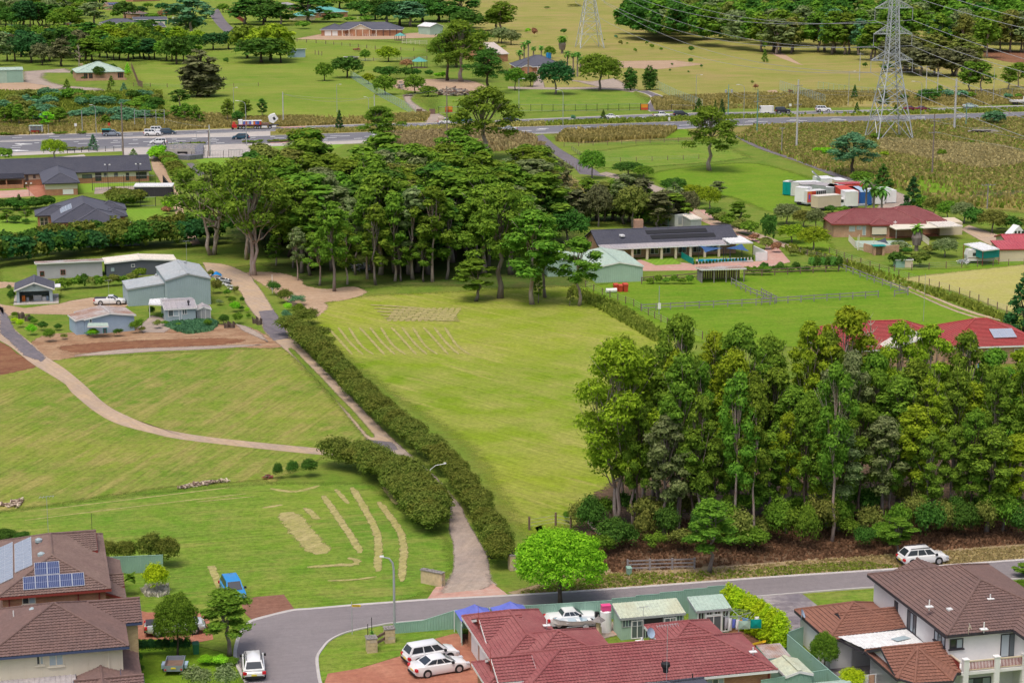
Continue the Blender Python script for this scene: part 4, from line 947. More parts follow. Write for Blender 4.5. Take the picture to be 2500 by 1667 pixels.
for i in range(6):window(s1,'f',0,.05+i*.94,1.15,.95+i*.94,1.98,frame='galv',pane='glass_mid',n=1)
for a0,a1 in ((.9,2.0),(3.9,5.0)):
 window(s1,'f',-.02,a0,.05,a1,1.7,frame='white',pane='glass_mid',n=2,name='door')
panel(s1,'f',-.08,2.1,.9,3.75,1.85,'black',name='plastic_sheet',d=.03);panel(s1,'f',0,2.05,.05,3.85,.85,'dark',d=.02)
s2=empty('garden_shed',inB(-1.5,15.2),R(14),'square green garden shed with dark glazed front beside the clipped conifers','shed')
block(s2,0,0,3.0,2.2,2.35,'sf',11,.12,'rib.35','roof_green','steel_green2','galv',wrib=.25)
for i in range(4):window(s2,'f',0,.04+i*.74,.2 if i in(0,3) else 1.8,.76+i*.74,2.28,frame='white',pane='glass',n=1)
window(s2,'f',-.02,.8,.05,2.25,1.75,frame='white',pane='glass_mid',n=2,name='door')
C_=GQ(37,540,1020,5.3);
def inC(u,v):
 c,s=math.cos(R(14)),math.sin(R(14));return (C_.x+u*c-v*s,C_.y+u*s+v*c,0)
s3=empty('garden_shed',inC(-12.3,7.2),R(14),'small cream metal garden shed with worn white roof against green fence','shed')
block(s3,0,0,1.9,2.4,1.9,'sf',5,.08,'rib.2','roof_rust','render_cream','steel_green',wrib=.2)
s4=empty('garden_shed',inC(-12.2,3.4),R(14),'gabled pale green metal garden shed with ridge along its length','shed')
block(s4,0,0,2.2,3.3,1.85,'gv',16,.08,'rib.2','roof_moss','steel_green','white',wrib=.2)
s5=empty('garden_shed',inC(-11.4,-1.2),R(14),'green roofed garden shed cut by the frame foot near the white house','shed')
block(s5,0,0,3.2,2.6,1.85,'gu',14,.08,'rib.2','roof_green','steel_green','white',wrib=.2)
# == BUILDINGS IN THE MIDDLE DISTANCE
def U(th,k,x,y,z=0):return onz(th,k,x,y,z)
def poly_roof(th,k,pts,z,kind,mat,name='roof',thick=.15,fas='white'):
 P=[(*U(th,k,x,y,z if not isinstance(z,list) else z[i]),z if not isinstance(z,list) else z[i]) for i,(x,y) in enumerate(pts)]
 m=MB();[m.bar(Vector(P[i])-Vector((0,0,.1)),Vector(P[(i+1)%len(P)])-Vector((0,0,.1)),.05,thick) for i in range(len(P))];m.quad(*[Vector(p)-Vector((0,0,.12)) for p in P]);m=m.build(name,M[fas],th)
 roof_plane(P,kind,'roof_sheet',M[mat],m);return m
h,L=bthing('long_brick_building','long single storey brick building with dark grey roof beside the highway footpath','building',(-400,480),(2255,388),21)
block(h,0,0,L,12.8,2.8,'gu',21,.6,'course','tile_charc','cream_board','dark',split=(1.3,'brick_red'))
u0,_v=U(h,21,690,610,0);u1,_=U(h,21,1180,600,0)
_,v0=U(h,21,690,610,0)
block(h,u0,v0,u1,1.5,2.9,'hip',24,.55,'course','tile_charc','cream_board','dark',split=(1.4,'brick_red'))
ua,_=U(h,21,375,540,0);block(h,0,-4.6,ua,-.02,2.4,'sf',6,.2,'course','tile_charc','brick_red','dark',wall=False)
for i in range(7):post(h,ua-.2-i*3.6,-4.4,0,2.4,.14,'brick_red',sq=True)
mb=MB();mb.box(0,-4.5,0,ua-.1,-4.3,.9);mb.build('low_wall',M['brick_red'],h)
for k_ in ((1240,287,1388,346),(1568,262,1612,318),(1722,262,1780,318)):winpx(h,'f',0,21,*k_,frame='dark',pane='glass_mid',n=2)
for k_ in ((1435,262,1530,385),(1900,262,1950,375),(2052,250,2215,350)):winpx(h,'f',0,21,*k_,frame='dark',pane='glass',n=2,name='door')
for k_ in ((385,300,428,380),(498,295,538,345)):winpx(h,'f',0,21,*k_,frame='dark',pane='glass_mid',n=1)
for x,y,z in ((432,98,4.4),(1490,62,4.6),(1400,95,4.0)):
 a,b=U(h,21,x,y,z);vent(h,a,b,z,'black',.3)
a,_=U(h,21,1060,575,.8);panel(h,'f',v0,a-1.4,.2,a+.9,1.3,'white',name='goal_board')
h=origin('grey_roof_house','brick house with many-hipped dark grey tiled roof in front of the long brick building','house',21,790,1015,2.7,14)
GB=dict(rk='course',rmat='tile_charc',wmat='brick_red',fas='dark')
block(h,.4,.4,12.4,23,2.8,'hip',22,.5,**GB);block(h,4.5,-1.2,12.6,8,2.8,'hip',22,.5,**GB);block(h,-2.6,11,4,17.5,2.7,'hip',22,.5,**GB);block(h,9,15,14.5,21,2.8,'hip',22,.5,**GB);block(h,10,6,14.2,12,2.8,'hip',22,.5,**GB)
window(h,'f',11,-2.2,.5,-.6,2.2,frame='cream',n=2,bars=1)
winpx(h,'f',.4,21,835,1040,905,1120,frame='cream',n=2)
t_=math.tan(R(22));mb=MB()
f0=lambda u:2.8-.2+(u+.1)*t_+.12
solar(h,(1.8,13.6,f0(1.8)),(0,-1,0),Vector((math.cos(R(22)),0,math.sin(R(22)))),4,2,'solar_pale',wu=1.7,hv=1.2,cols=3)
x,y=U(h,21,1270,710,4.6);flue(h,x,y,4.6,.6,'galv')
h=origin('grey_shed','pale grey gabled shed with strip of black solar panels behind the thick hedge','shed',21,1165,1180,2.7,14)
u1,_=U(h,21,2080,1085,2.7)
block(h,.2,.2,u1,6.2,2.8,'gu',22,.2,'rib.5','roof_grey2','steel_grey','dark')
sl=lambda v:2.8+v*math.tan(R(22))+.1
solar(h,(1.2,1.7,sl(1.7)),(1,0,0),Vector((0,math.cos(R(22)),math.sin(R(22)))),int((u1-2)/1.75),1,'dark' if 0 else 'solar',wu=1.7,hv=1.1,cols=4)
winpx(h,'l',.2,21,1015,1180,1090,1230,frame='dark',pane='glass',n=2)
h,L=bthing('lean_to_shed','black corrugated shed with white roof beside the brick lane','shed',(2035,620),(2352,618),21)
block(h,0,0,8.2,3.2,2.3,'sf',4,.15,'rib.5','roof_white','dark','white',wrib=.4)
h,L=bthing('open_garage','pale blue gabled garage with open front and tools inside','garage',(145,905),(745,880),22)
block(h,0,.3,L,6.3,2.35,'gv',21,.35,'rib.5','tile_charc','steel_grey','white',wall=False)
mb=MB();mb.box(0,.3,-.2,.45,.42,2.35);mb.box(L-.5,.3,-.2,L,.42,2.35);mb.box(.45,.3,1.95,L-.5,.42,2.35);mb.box(0,.42,-.2,.1,6.3,2.35);mb.box(L-.1,.42,-.2,L,6.3,2.35);mb.box(.1,6.2,-.2,L-.1,6.3,2.35);mb.quad((0,.3,2.35),(L,.3,2.35),(L/2,.3,2.35+L/2*.38));mb.build('wall',M['steel_grey'],h)
mb=MB();mb.box(-.5,-.9,.0,L+.9,7.2,.12);mb.build('slab',M['concrete'],h)
mb=MB();mb.cone((L/2,.24),.22,.22,2.85,2.86,14);q=mb.build('gable_vent',M['dark'],h);q.rotation_euler=(0,0,0)
mb=MB();mb.box(L+.1,3,1.9,L+1.3,6,1.98);mb.build('side_awning',M['roof_white'],h)
def clutter(k,x,y,items,label,cat,name):
 p=GQ(k,x,y);t=MB()
 for (a,b,c,d,e,f) in items:t.box(p.x+a,p.y+b,c,p.x+d,p.y+e,f)
 return lab(t.build(name,M['wire']),label,cat)
for i,(dx,mat,w_,hh,lb) in enumerate(((.8,'orange',.5,.9,'orange tool chest at the left inside the open garage'),(1.5,'wire',.4,.6,'grey metal bench at the left inside the open garage'),(2.6,'galv',1.3,.9,'grey steel frame rack standing inside the open garage'),(4.0,'render_white',.7,.6,'white cabinet inside the open garage'),(4.6,'blue_wall',.4,.7,'pale blue cabinet inside the open garage'))):
 mb=MB();a,b=h.location.x,h.location.y;mb.box(0,0,.12,w_,.5,.12+hh);mb.box(.06,-.02,.12+hh*.3,w_-.06,0,.12+hh*.36);mb.box(.06,-.02,.12+hh*.65,w_-.06,0,.12+hh*.7)
 o=mb.build('storage_cabinet',M[mat],None);o.matrix_world=Matrix.Translation(h.location)@Matrix.Rotation(h.rotation_euler.z,4,'Z')@Matrix.Translation((dx,1.6,0));lab(o,lb,'cabinet')
h,L=bthing('long_shed','long pale lilac shed with rusty white roof edge and broken window','shed',(495,490),(1570,440),22)
block(h,0,0,L,3.4,2.5,'sb',5,.35,'rib.5','roof_rust','lilac_wall','white')
winpx(h,'f',0,22,868,330,952,415,frame='redtrim',pane='glass',n=2);winpx(h,'f',0,22,525,355,600,440,frame='redtrim',pane='glass',n=1,name='door')
h,L=bthing('slate_cabin','dark slate weatherboard cabin with white roof edge and air conditioner','cabin',(261,676),(428,668),9)
block(h,0,0,L,5,2.5,'gv',4,.3,'rib.5','roof_cream','slate_board','white')
mb=MB()
for z in np.arange(.2,2.4,.2):mb.box(0,-.03,z,L,-.0,z+.05)
mb.build('weatherboards',M['steel_grey'] if 0 else M['slate_board'],h)
winpx(h,'f',-.05,22,2045,238,2108,288,frame='white',pane='galv' if 0 else 'glass_mid',n=1,name='air_conditioner');panpx(h,'f',-.05,22,1710,300,1765,358,'steel_grey',name='meter_box')
h,L=bthing('steel_shed','tall pale grey ribbed steel shed with gabled roof at the farmyard','shed',(672,925),(1332,888),23)
block(h,0,0,L,13,4.35,'gv',14.5,.15,'rib.76','roof_grey','steel_grey','galv',wrib=.3)
block(h,-5.9,2.3,-.06,10,2.8,'sl',6.5,.1,'rib.76','roof_grey','steel_grey','galv',wrib=.3)
x,y=U(h,23,940,255,5.2);vent(h,x,y,5.0,'galv',.25);x,y=U(h,23,860,445,4.9);antenna(h,x,y,4.7,1.0,boom=1.2,n=4)
x,y=U(h,23,505,460,3.4);vent(h,x,y,3.3,'galv',.25);x,y=U(h,23,965,240,5.4);antenna(h,x,y,5.2,3.6,boom=1.0,n=3)
h,L=bthing('cottage','small pale grey cottage with flat weathered roof in front of the tall steel shed','cottage',(648,1178),(1105,1155),23)
block(h,0,0,L,8.,2.35,'gu',7,.2,'rib.8','roof_grey2','steel_grey','white')
winpx(h,'f',0,23,680,970,842,1068,frame='white',pane=('glass_mid','glass_lt'),n=2);winpx(h,'f',0,23,893,960,968,1038,frame='white',pane='glass_mid',n=2);winpx(h,'f',0,23,845,965,890,1150,frame='white',pane='lilac_wall' if 0 else 'glass_lt',n=1,name='door')
x,y=U(h,23,990,860,2.9);vent(h,x,y,2.8,'dark',.2)
poly_roof(h,23,[(390,880),(660,892),(668,788),(405,805)],2.3,'rib.5','roof_white','carport_roof')
for x_,y_ in ((400,880),(640,890)):
 a,b=U(h,23,x_,y_,2.2);post(h,a,b,0,2.2,.05,'white')
h,L=bthing('greenhouse','small shade-cloth greenhouse with white frame beside the cottage','greenhouse',(1120,1128),(1332,1118),23)
block(h,0,0,L,2.6,1.75,'gv',22,.1,'flat','roof_grey2','wire','white')
mb=MB()
for u in (0,.66,1.32,L-.05):mb.box(u,-.05,0,u+.05,-.01,1.75)
mb.box(0,-.05,1.7,L,-.01,1.76);mb.build('frame',M['white'],h)
h,L=bthing('blue_cabin','pale blue cabin with rusty white low roof behind the garden shrubs','cabin',(1300,1418),(2105,1345),22)
block(h,0,0,L,6,2.5,'gv',9,.25,'rib.5','roof_rust','blue_wall','white');block(h,-1.3,.6,-.02,5,2.3,'sl',10,.15,'rib.5','roof_rust','blue_wall','white')
winpx(h,'f',0,22,1345,1148,1395,1212,frame='white',n=1,pane='glass_mid');winpx(h,'f',0,22,1575,1300,1640,1400,frame='teal',pane='teal' if 0 else 'glass_mid',n=1,name='door')
poly_roof(h,22,[(1320,1270),(1668,1268),(1655,1212),(1330,1215)],1.9,'rib.3','roof_green','awning')
x,y=U(h,22,1690,1035,3.1);antenna(h,x,y,2.9,5.,boom=1.0,n=4)
h,L=bthing('verandah_house','long low house with dark tiled roof, columned verandah and blue shade sails','house',(150,334),(1092,294),44)
block(h,0,3,L,11.6,2.75,'gu',22,.4,'course','tile_charc','brick_tan','dark')
block(h,0,.15,L-2.6,3.0,2.35,'sf',7,.25,'rib.6','roof_grey2','brick_tan','white',wall=False)
for x_ in (345,447,545,642,742,840,937):
 a,_=onwall(h,44,x_,300,'f',.3);post(h,a,.3,0,2.35,.2,'render_cream','column',sq=True)
for x_ in (380,500,580,690,790,900):
 a,_=onwall(h,44,x_,280,'f',3.0);window(h,'f',3.0,a-.9,.5,a+.7,2.0,frame='white',pane='glass',n=2)
block(h,9,9,14,15,2.9,'gv',22,.3,'course','tile_charc','brick_tan','dark')
mb=MB();mb.box(9.6,12.5,3.6,11.3,13.3,5.4);mb.build('chimney',M['brick_tan'],h)
sl=lambda v:2.75-.1+(v-2.6)*math.tan(R(22))+.13;nn=Vector((0,math.cos(R(22)),math.sin(R(22))))
for v_,x0_,x1_ in ((3.6,505,940),(5.3,487,900)):
 a,_=U(h,44,x0_,160,4);b,_=U(h,44,x1_,140,4);mb=MB();p=Vector((a,v_,sl(v_)));du=Vector((b-a,0,0));dv=nn*1.3;mb.quad(p,p+du,p+du+dv,p+dv);mb.build('pool_heating_mat',M['black'],h)
a,b=U(h,44,276,152,3.9);mb=MB();mb.box(a-.4,b-.6,3.7,a+.4,b+.6,3.98);mb.build('skylight',M['roof_white'],h)
poly_roof(h,44,[(1015,206),(1172,202),(1082,156),(940,160)],2.9,'rib.6','roof_white','patio_roof')
for x_,y_ in ((1015,206),(1172,202)):
 a,b=U(h,44,x_,y_,2.8);post(h,a,b,0,2.8,.06,'dark')
mb=MB();a,b=U(h,44,1190,330,0);c,d=U(h,44,1255,322,0);mb.box(min(a,c),b,0,c,b+.2,1.6);mb.box(c,b+.2,0,c+.2,b+7,1.6);mb.build('boundary_wall',M['render_white'],h)
def sailo(pts,zs,mat,label,grp=None):
 P=[GQ(k,x,y,z) for (k,x,y),z in zip(pts,zs)];n=8;mb=MB()
 c=sum(P,Vector())/len(P);V=[];rows=[]
 for i in range(len(P)):
  a,b=P[i],P[(i+1)%len(P)]
  for j in range(n):
   t=j/n;q=a.lerp(b,t);q=q.lerp(c,.16*math.sin(math.pi*t));V.append(q)
 m=len(V);mid=[v.lerp(c,.5)-Vector((0,0,.12)) for v in V];c2=c-Vector((0,0,.18))
 mb.add(V+mid+[c2],[(i,(i+1)%m,m+(i+1)%m,m+i) for i in range(m)]+[(m+i,m+(i+1)%m,2*m) for i in range(m)]);o=mb.build('shade_sail',M[mat],None,smooth=True);return lab(o,label,'shade sail',grp)
sailo([(44,805,224),(44,968,240),(44,842,270)],[3.2,2.6,2.2],'sail_blue','blue shade sail nearer the centre of the pool verandah')
sailo([(44,985,242),(44,1096,210),(44,1145,262)],[2.5,3.2,2.2],'sail_blue','blue shade sail at the right end of the pool verandah')
for x_,y_,y1 in ((799,335,225),(969,330,235),(985,330,240),(1016,325,236),(1095,300,214),(843,300,262)):
 p=GQ(44,x_,y_);hh=(y_-y1)/2.8/13.3;mb=MB();mb.cone((0,0),.05,.05,0,hh,8);lab(mb.build('sail_post',M['dark'],loc=p),'thin dark steel post holding up the blue shade sails','post','posts of the blue shade sails')
p=[GQ(44,x,y) for x,y in ((790,332),(1000,322),(1125,318),(1130,332),(1000,338),(790,344))]
mb=MB();mb.prism([(q.x,q.y) for q in [GQ(44,x,y) for x,y in ((782,347),(1175,336),(1160,308),(780,322))]],.02,.14);pl=empty('swimming_pool',(0,0,0),0,'blue swimming pool in front of the columned verandah','swimming pool');mb.build('pool_edge',M['concrete'],pl)
mb=MB();mb.quad(*[(q.x,q.y,.16) for q in [GQ(44,x,y) for x,y in ((796,342),(1130,332),(1120,316),(795,322))]]);mb.build('water',M['water'],pl)
mb=MB();
for i in range(6):
 a=GQ(44,680+i*14,308+i*8);b=GQ(44,694+i*14,316+i*8);mb.bar((a.x,a.y,.6),(b.x,b.y,.6),.03,1.1)
lab(mb.build('glass_fence',M['container_teal']),'turquoise glass pool fence at the left of the swimming pool','fence')
h,L=bthing('green_shed','large pale green gabled shed beside the verandah house','shed',(98,478),(417,468),44)
block(h,0,0,L,15,2.7,'gv',11,.15,'rib.76','roof_green','steel_green2','white',wrib=.35)
block(h,-7,7,-.1,16,2.6,'sr',6,.1,'rib.76','roof_green','steel_green2','white',wrib=.35)
h,L=bthing('horse_shelter','open horse shelter with white roof and rough slab timber walls','shelter',(822,480),(1112,472),44)
block(h,0,0,L,3.6,2.15,'sb',4,.25,'rib.5','roof_rust','timber_brown','white',wall=False)
for u in (0,2.1,4.2,6.0,L-.1):post(h,u,0,0,2.15,.08,'timber_grey')
for u in np.arange(0,L,.42):
 mb=MB();mb.box(u,3.4,0,u+.34,3.46+random.random()*.06,1.7+random.random()*.3);mb.build('wall_slab',M['timber_brown'],h)
for v in np.arange(.2,3.2,.42):
 mb=MB();mb.box(-.02,v,0,.05,v+.34,1.7);mb.build('wall_slab',M['timber_grey'],h)
h,L=bthing('old_caravan','weathered white box caravan behind the verandah house','caravan',(636,96),(716,88),44)
block(h,0,0,L,5,2.5,'flat',0,.05,'flat','roof_white','fiberglass','white');panel(h,'f',0,L*.3,.4,L*.6,2.0,'galv',name='door')
h,L=bthing('tin_shed','small tin shed with pale roof behind the verandah house','shed',(745,110),(817,106),44)
block(h,0,0,L,5,2.0,'sf',4,.1,'rib.5','roof_cream','galv','white')
h=origin('red_tile_house','sprawling brick bungalow with red tiled roof and cream patio roof','house',27,1055,1092,0,3)
block(h,0,.0,17.5,9.6,2.75,'hip',22,.5,'course','tile_redbright' if 0 else 'tile_red','brick_tan','redtrim')
block(h,10,3.,22.3,12.4,2.75,'hip',22,.5,'course','tile_red','brick_tan','redtrim')
ua,_=U(h,27,1770,1085,0);ub,_=U(h,27,2100,1085,0)
block(h,ua,-1.2,ub,4,2.7,'hip',23,.45,'course','tile_red','brick_tan','redtrim')
winpx(h,'f',0,27,1355,880,1472,985,frame='cream',pane='glass_lt',n=3);winpx(h,'f',0,27,1500,875,1600,950,frame='cream',pane='glass_lt',n=3)
winpx(h,'f',0,27,1610,875,1682,1055,frame='cream',pane='roof_cream' if 0 else 'glass_lt',n=1,name='door')
panpx(h,'f',-1.2,27,1795,895,2070,1035,'cream',name='awning',d=.25,ribv=.3)
panpx(h,'f',-1.2,27,1790,1038,2060,1058,'glass_mid',name='window_band')
poly_roof(h,28,[(150,485),(250,532),(1350,482),(1065,372),(720,385),(780,415),(175,440)],2.65,'rib.6','roof_cream','patio_roof',fas='cream')
u0_,v0_=U(h,28,968,638,0);u1_,v1_=U(h,28,1335,625,0)
mb=MB();mb.prism([(u0_,v0_),(u1_,v1_),(u1_,v1_+6),(u0_,v0_+6)],0,2.5);mb.build('patio_wall',M['render_cream'],h)
for x_ in (252,):
 a,b=U(h,28,x_,690,0);post(h,a,b,0,2.6,.07,'white')
a,b=U(h,28,100,690,0);mb=MB();c,d=U(h,28,960,650,0);mb.prism([(a,b),(c,d),(c,d+5),(a,b+5)],0,.08);mb.build('patio_slab',M['red_paving'],h)
a,b=U(h,28,240,415,3.4);flue(h,a,b,3.3,.3)
h=origin('pool_pergola','brick barbecue corner with white pool fence and blue-grey shade sail','pool enclosure',27,1475,1310,0,3)
mb=MB();a=U(h,27,1475,1300);b=U(h,27,1640,1360);c=U(h,27,1830,1415);d=U(h,28,790,800);e=U(h,28,640,700)
def rail_panels(mb,p,q,hh,sp=.3,w=.05,z=0):
 n=max(1,int((Vector(q)-Vector(p)).length/sp))
 for i in range(n+1):
  t=i/n;x=p[0]+(q[0]-p[0])*t;y=p[1]+(q[1]-p[1])*t;mb.box(x-w/2,y-w/2,z,x+w/2,y+w/2,z+hh)
 mb.bar((*p,z+hh),(*q,z+hh),.06);mb.bar((*p,z+.1),(*q,z+.1),.06)
a0=U(h,27,1475,1180);rail_panels(mb,a,b,1.2);rail_panels(mb,a,(a[0]+.5,a[1]+8),1.2);rail_panels(mb,U(h,28,640,690),d,1.2);mb.build('pool_fence',M['cream'],h)
mb=MB();mb.bar((*b,.75),(*c,.75),.25,1.5);mb.bar((*c,.7),(c[0]+5,c[1]+1.6,.7),.25,1.4);mb.build('brick_wall',M['brick_tan'],h)
mb=MB();mb.prism([(a[0]+.5,a[1]+.6),(a[0]+11,a[1]+1),(a[0]+11,a[1]+8),(a[0]+.5,a[1]+8)],.02,.06);mb.build('paving',M['roof_green'],h)
c2=U(h,27,1930,1440);mb=MB();mb.box(c2[0]-1,c2[1],0,c2[0]-.6,c2[1]+1.2,1.7);mb.box(c2[0]+.6,c2[1],0,c2[0]+1,c2[1]+1.2,1.7);mb.box(c2[0]-1,c2[1]+1.0,0,c2[0]+1,c2[1]+1.2,1.7);mb.build('barbecue_hut',M['brick_tan'],h)
mb=MB();mb.box(c2[0]-1.2,c2[1]-.3,1.7,c2[0]+1.2,c2[1]+1.4,1.8);mb.build('hut_roof',M['container_teal'],h)
for x_,y_ in ((1540,1345),(1823,1400)):
 p_=U(h,27,x_,y_);post(h,p_[0],p_[1],0,3.0,.06,'cream')
sailo([(27,1870,1165),(27,2050,1100),(27,2115,1225)],[2.0,2.8,1.7],'sail_grey','grey shade sail over the pool of the red tiled bungalow')
h=origin('cream_outbuilding','cream outbuilding with bright red metal roof at the right edge','building',28,1950,1068,0,4)
block(h,0,0,6.4,5,2.3,'sf',8,.2,'rib.6','roof_redmetal','render_cream','redtrim')
block(h,3,5.2,16,12,2.7,'gu',14,.3,'rib.6','roof_redmetal','render_cream','redtrim');block(h,9,-2,18,5.1,2.5,'gu',12,.3,'rib.6','roof_redmetal','steel_green','redtrim')
h=empty('carport',GQ(28,1670,1110)-Vector((0,0,0)),R(4),'white flat carport roof with teal shade cloth over a caravan','carport')
cp=[(1365,775),(1640,745),(1950,855),(1680,885)];poly_roof(h,28,cp[::-1],2.9,'rib.6','roof_white','carport_roof')
for (x_,y_) in cp:
 a,b=U(h,28,x_,y_,2.8);post(h,a,b,0,2.8,.06,'redtrim')
mb=MB();A_=Vector((*U(h,28,1520,838,2.75),2.75));B_=Vector((*U(h,28,1680,888,2.75),2.75));C2=Vector((*U(h,28,1950,860,2.75),2.75))
for p_,q_ in ((A_,B_),(B_,C2)):
 d_=Vector((0,-.05,0));mb.add([p_+d_,q_+d_,q_+d_-Vector((0,0,1.45)),p_+d_-Vector((0,0,1.45))],[(0,1,2,3)])
mb.build('shade_cloth',M['teal'],h)
h,L=bthing('garden_hut','tiny cream and green hut with pale flat roof by the fence','hut',(250,1168),(525,1165),28)
block(h,0,0,L*.52,1.9,1.5,'flat',0,.08,'flat','roof_beige','steel_green','white');block(h,L*.53,0,L,1.9,1.5,'flat',0,.08,'flat','roof_beige','render_cream','white')
h=origin('grove_house','brick house with bright red tiled roof half hidden behind the gum grove','house',14,1370,290,2.7,8)
RR=dict(rk='course',rmat='tile_redbright',wmat='brick_tan',fas='white')
block(h,-17,.4,.4,10,2.8,'hip',22,.5,**RR);block(h,-9,-3,0,3,2.75,'gv',16,.5,**{**RR,'rmat':'roof_cream'});block(h,-.5,-3.2,13,8.6,2.8,'hip',22,.5,**RR);block(h,-18,-3,-10,4,2.8,'hip',22,.5,**RR)
sl=lambda v:2.8-.1+(v+3.7)*math.tan(R(22))+.15
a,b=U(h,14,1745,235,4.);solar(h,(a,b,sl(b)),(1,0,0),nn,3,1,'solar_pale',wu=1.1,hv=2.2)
for u in (-16,-13,-6,2,5,9):window(h,'f',.38 if u<0 else -3.22,u,.6,u+1.4,2.1,frame='white',n=2)
h=origin('slide','bright blue plastic children slide on the lawn behind the grove','slide',14,1775,570,0,20);mb=MB()
mb.bar((0,0,.2),(-1.2,2.6,1.7),.5,.06);mb.bar((.25,0,.3),(-.95,2.6,1.85),.05,.2);mb.bar((-.25,0,.3),(-1.45,2.6,1.85),.05,.2);mb.build('chute',M['blue_paint'],h);mb=MB();mb.bar((-1.2,2.7,0),(-1.2,2.7,1.7),.08);mb.bar((-1.5,2.7,0),(-1.5,2.7,1.7),.08);[mb.bar((-1.2,2.7,z),(-1.5,2.7,z),.05) for z in (.4,.8,1.2)];mb.build('ladder',M['blue_paint'],h)
h=origin('cubby_house','small grey roofed cubby on stilts among the gum trees at right','cubby house',14,1760,770,0,8)
for u,v in ((0,0),(1.6,0),(0,1.6),(1.6,1.6)):post(h,u,v,0,.9,.06,'timber_grey')
block(h,0,0,1.6,1.6,2.3,'gv',30,.2,'flat','roof_grey2','render_cream','white',z0=.8)
h,L=bthing('green_roof_bungalow','brick bungalow with broad pale green hip roof and round shrubs','house',(1340,1408),(2165,1388),41)
block(h,0,0,L,16.5,3.1,'hip',21,.3,'rib.8','roof_green','brick_tan','steel_green',roof=True)
mb=MB();mb.box(-.6,-2,0,L+.6,-1.8,.8);mb.build('verandah_wall',M['brick_tan'],h)
for x_ in (1490,1580,2080,2110):
 a,_=onwall(h,41,x_,1320,'f',0);window(h,'f',0,a-.7,.4,a+.7,2.6,frame='redtrim',n=2)
a,b=U(h,41,1420,1160,3.5);mb=MB();mb.box(a-.5,b-.5,3,a+.5,b+.5,4.6);mb.build('chimney',M['brick_yel'],h)
h,L=bthing('farm_shed','long pale green farm shed at the far left edge','shed',(-500,1462),(410,1440),41)
block(h,0,0,L,10,4.7,'gu',7,.15,'rib.8','roof_green','steel_green2','steel_green',wrib=.8)
a,_=onwall(h,41,120,1300,'f',0);panel(h,'f',0,a,.1,L-.3,4.3,'steel_green',name='sliding_door')
h,L=bthing('two_storey_house','distant two storey orange brick house with grey hip roof','house',(1828,602),(2420,588),41)
block(h,0,0,L,10,5.6,'hip',20,.7,'flat','tile_charc','brick_red','white')
for x_ in (1870,1980):
 a,_=onwall(h,41,x_,440,'f',0);window(h,'f',0,a-1.4,3.7,a+1.4,5.0,frame='white',n=2)
h,L=bthing('garage_block','distant green garage block with three cream roller doors','garage',(180,436),(625,430),42)
block(h,-4,0,L,7,2.9,'sf',8,.4,'flat','tile_charc','green_paint','white')
for x0,x1 in ((303,400),(413,508),(523,590)):panpx(h,'f',0,42,x0,378,x1,432,'cream',name='roller_door')
panpx(h,'f',0,42,215,378,275,412,'cream',name='shutter')
h,L=bthing('lower_wing','distant low brick wing with dark roof in front of the garage block','house',(115,565),(600,548),42)
block(h,0,0,L,9,2.5,'gu',20,.4,'flat','tile_charc','brick_red','white');panpx(h,'f',0,42,455,528,560,552,'cream',name='roller_door')
h,L=bthing('carport_shed','distant long carport with striped grey roof behind the clipped hedge','carport',(1400,555),(1825,545),41)
block(h,0,0,L,8,2.4,'gu',14,.2,'rib1.6','roof_grey2','brick_red','white')
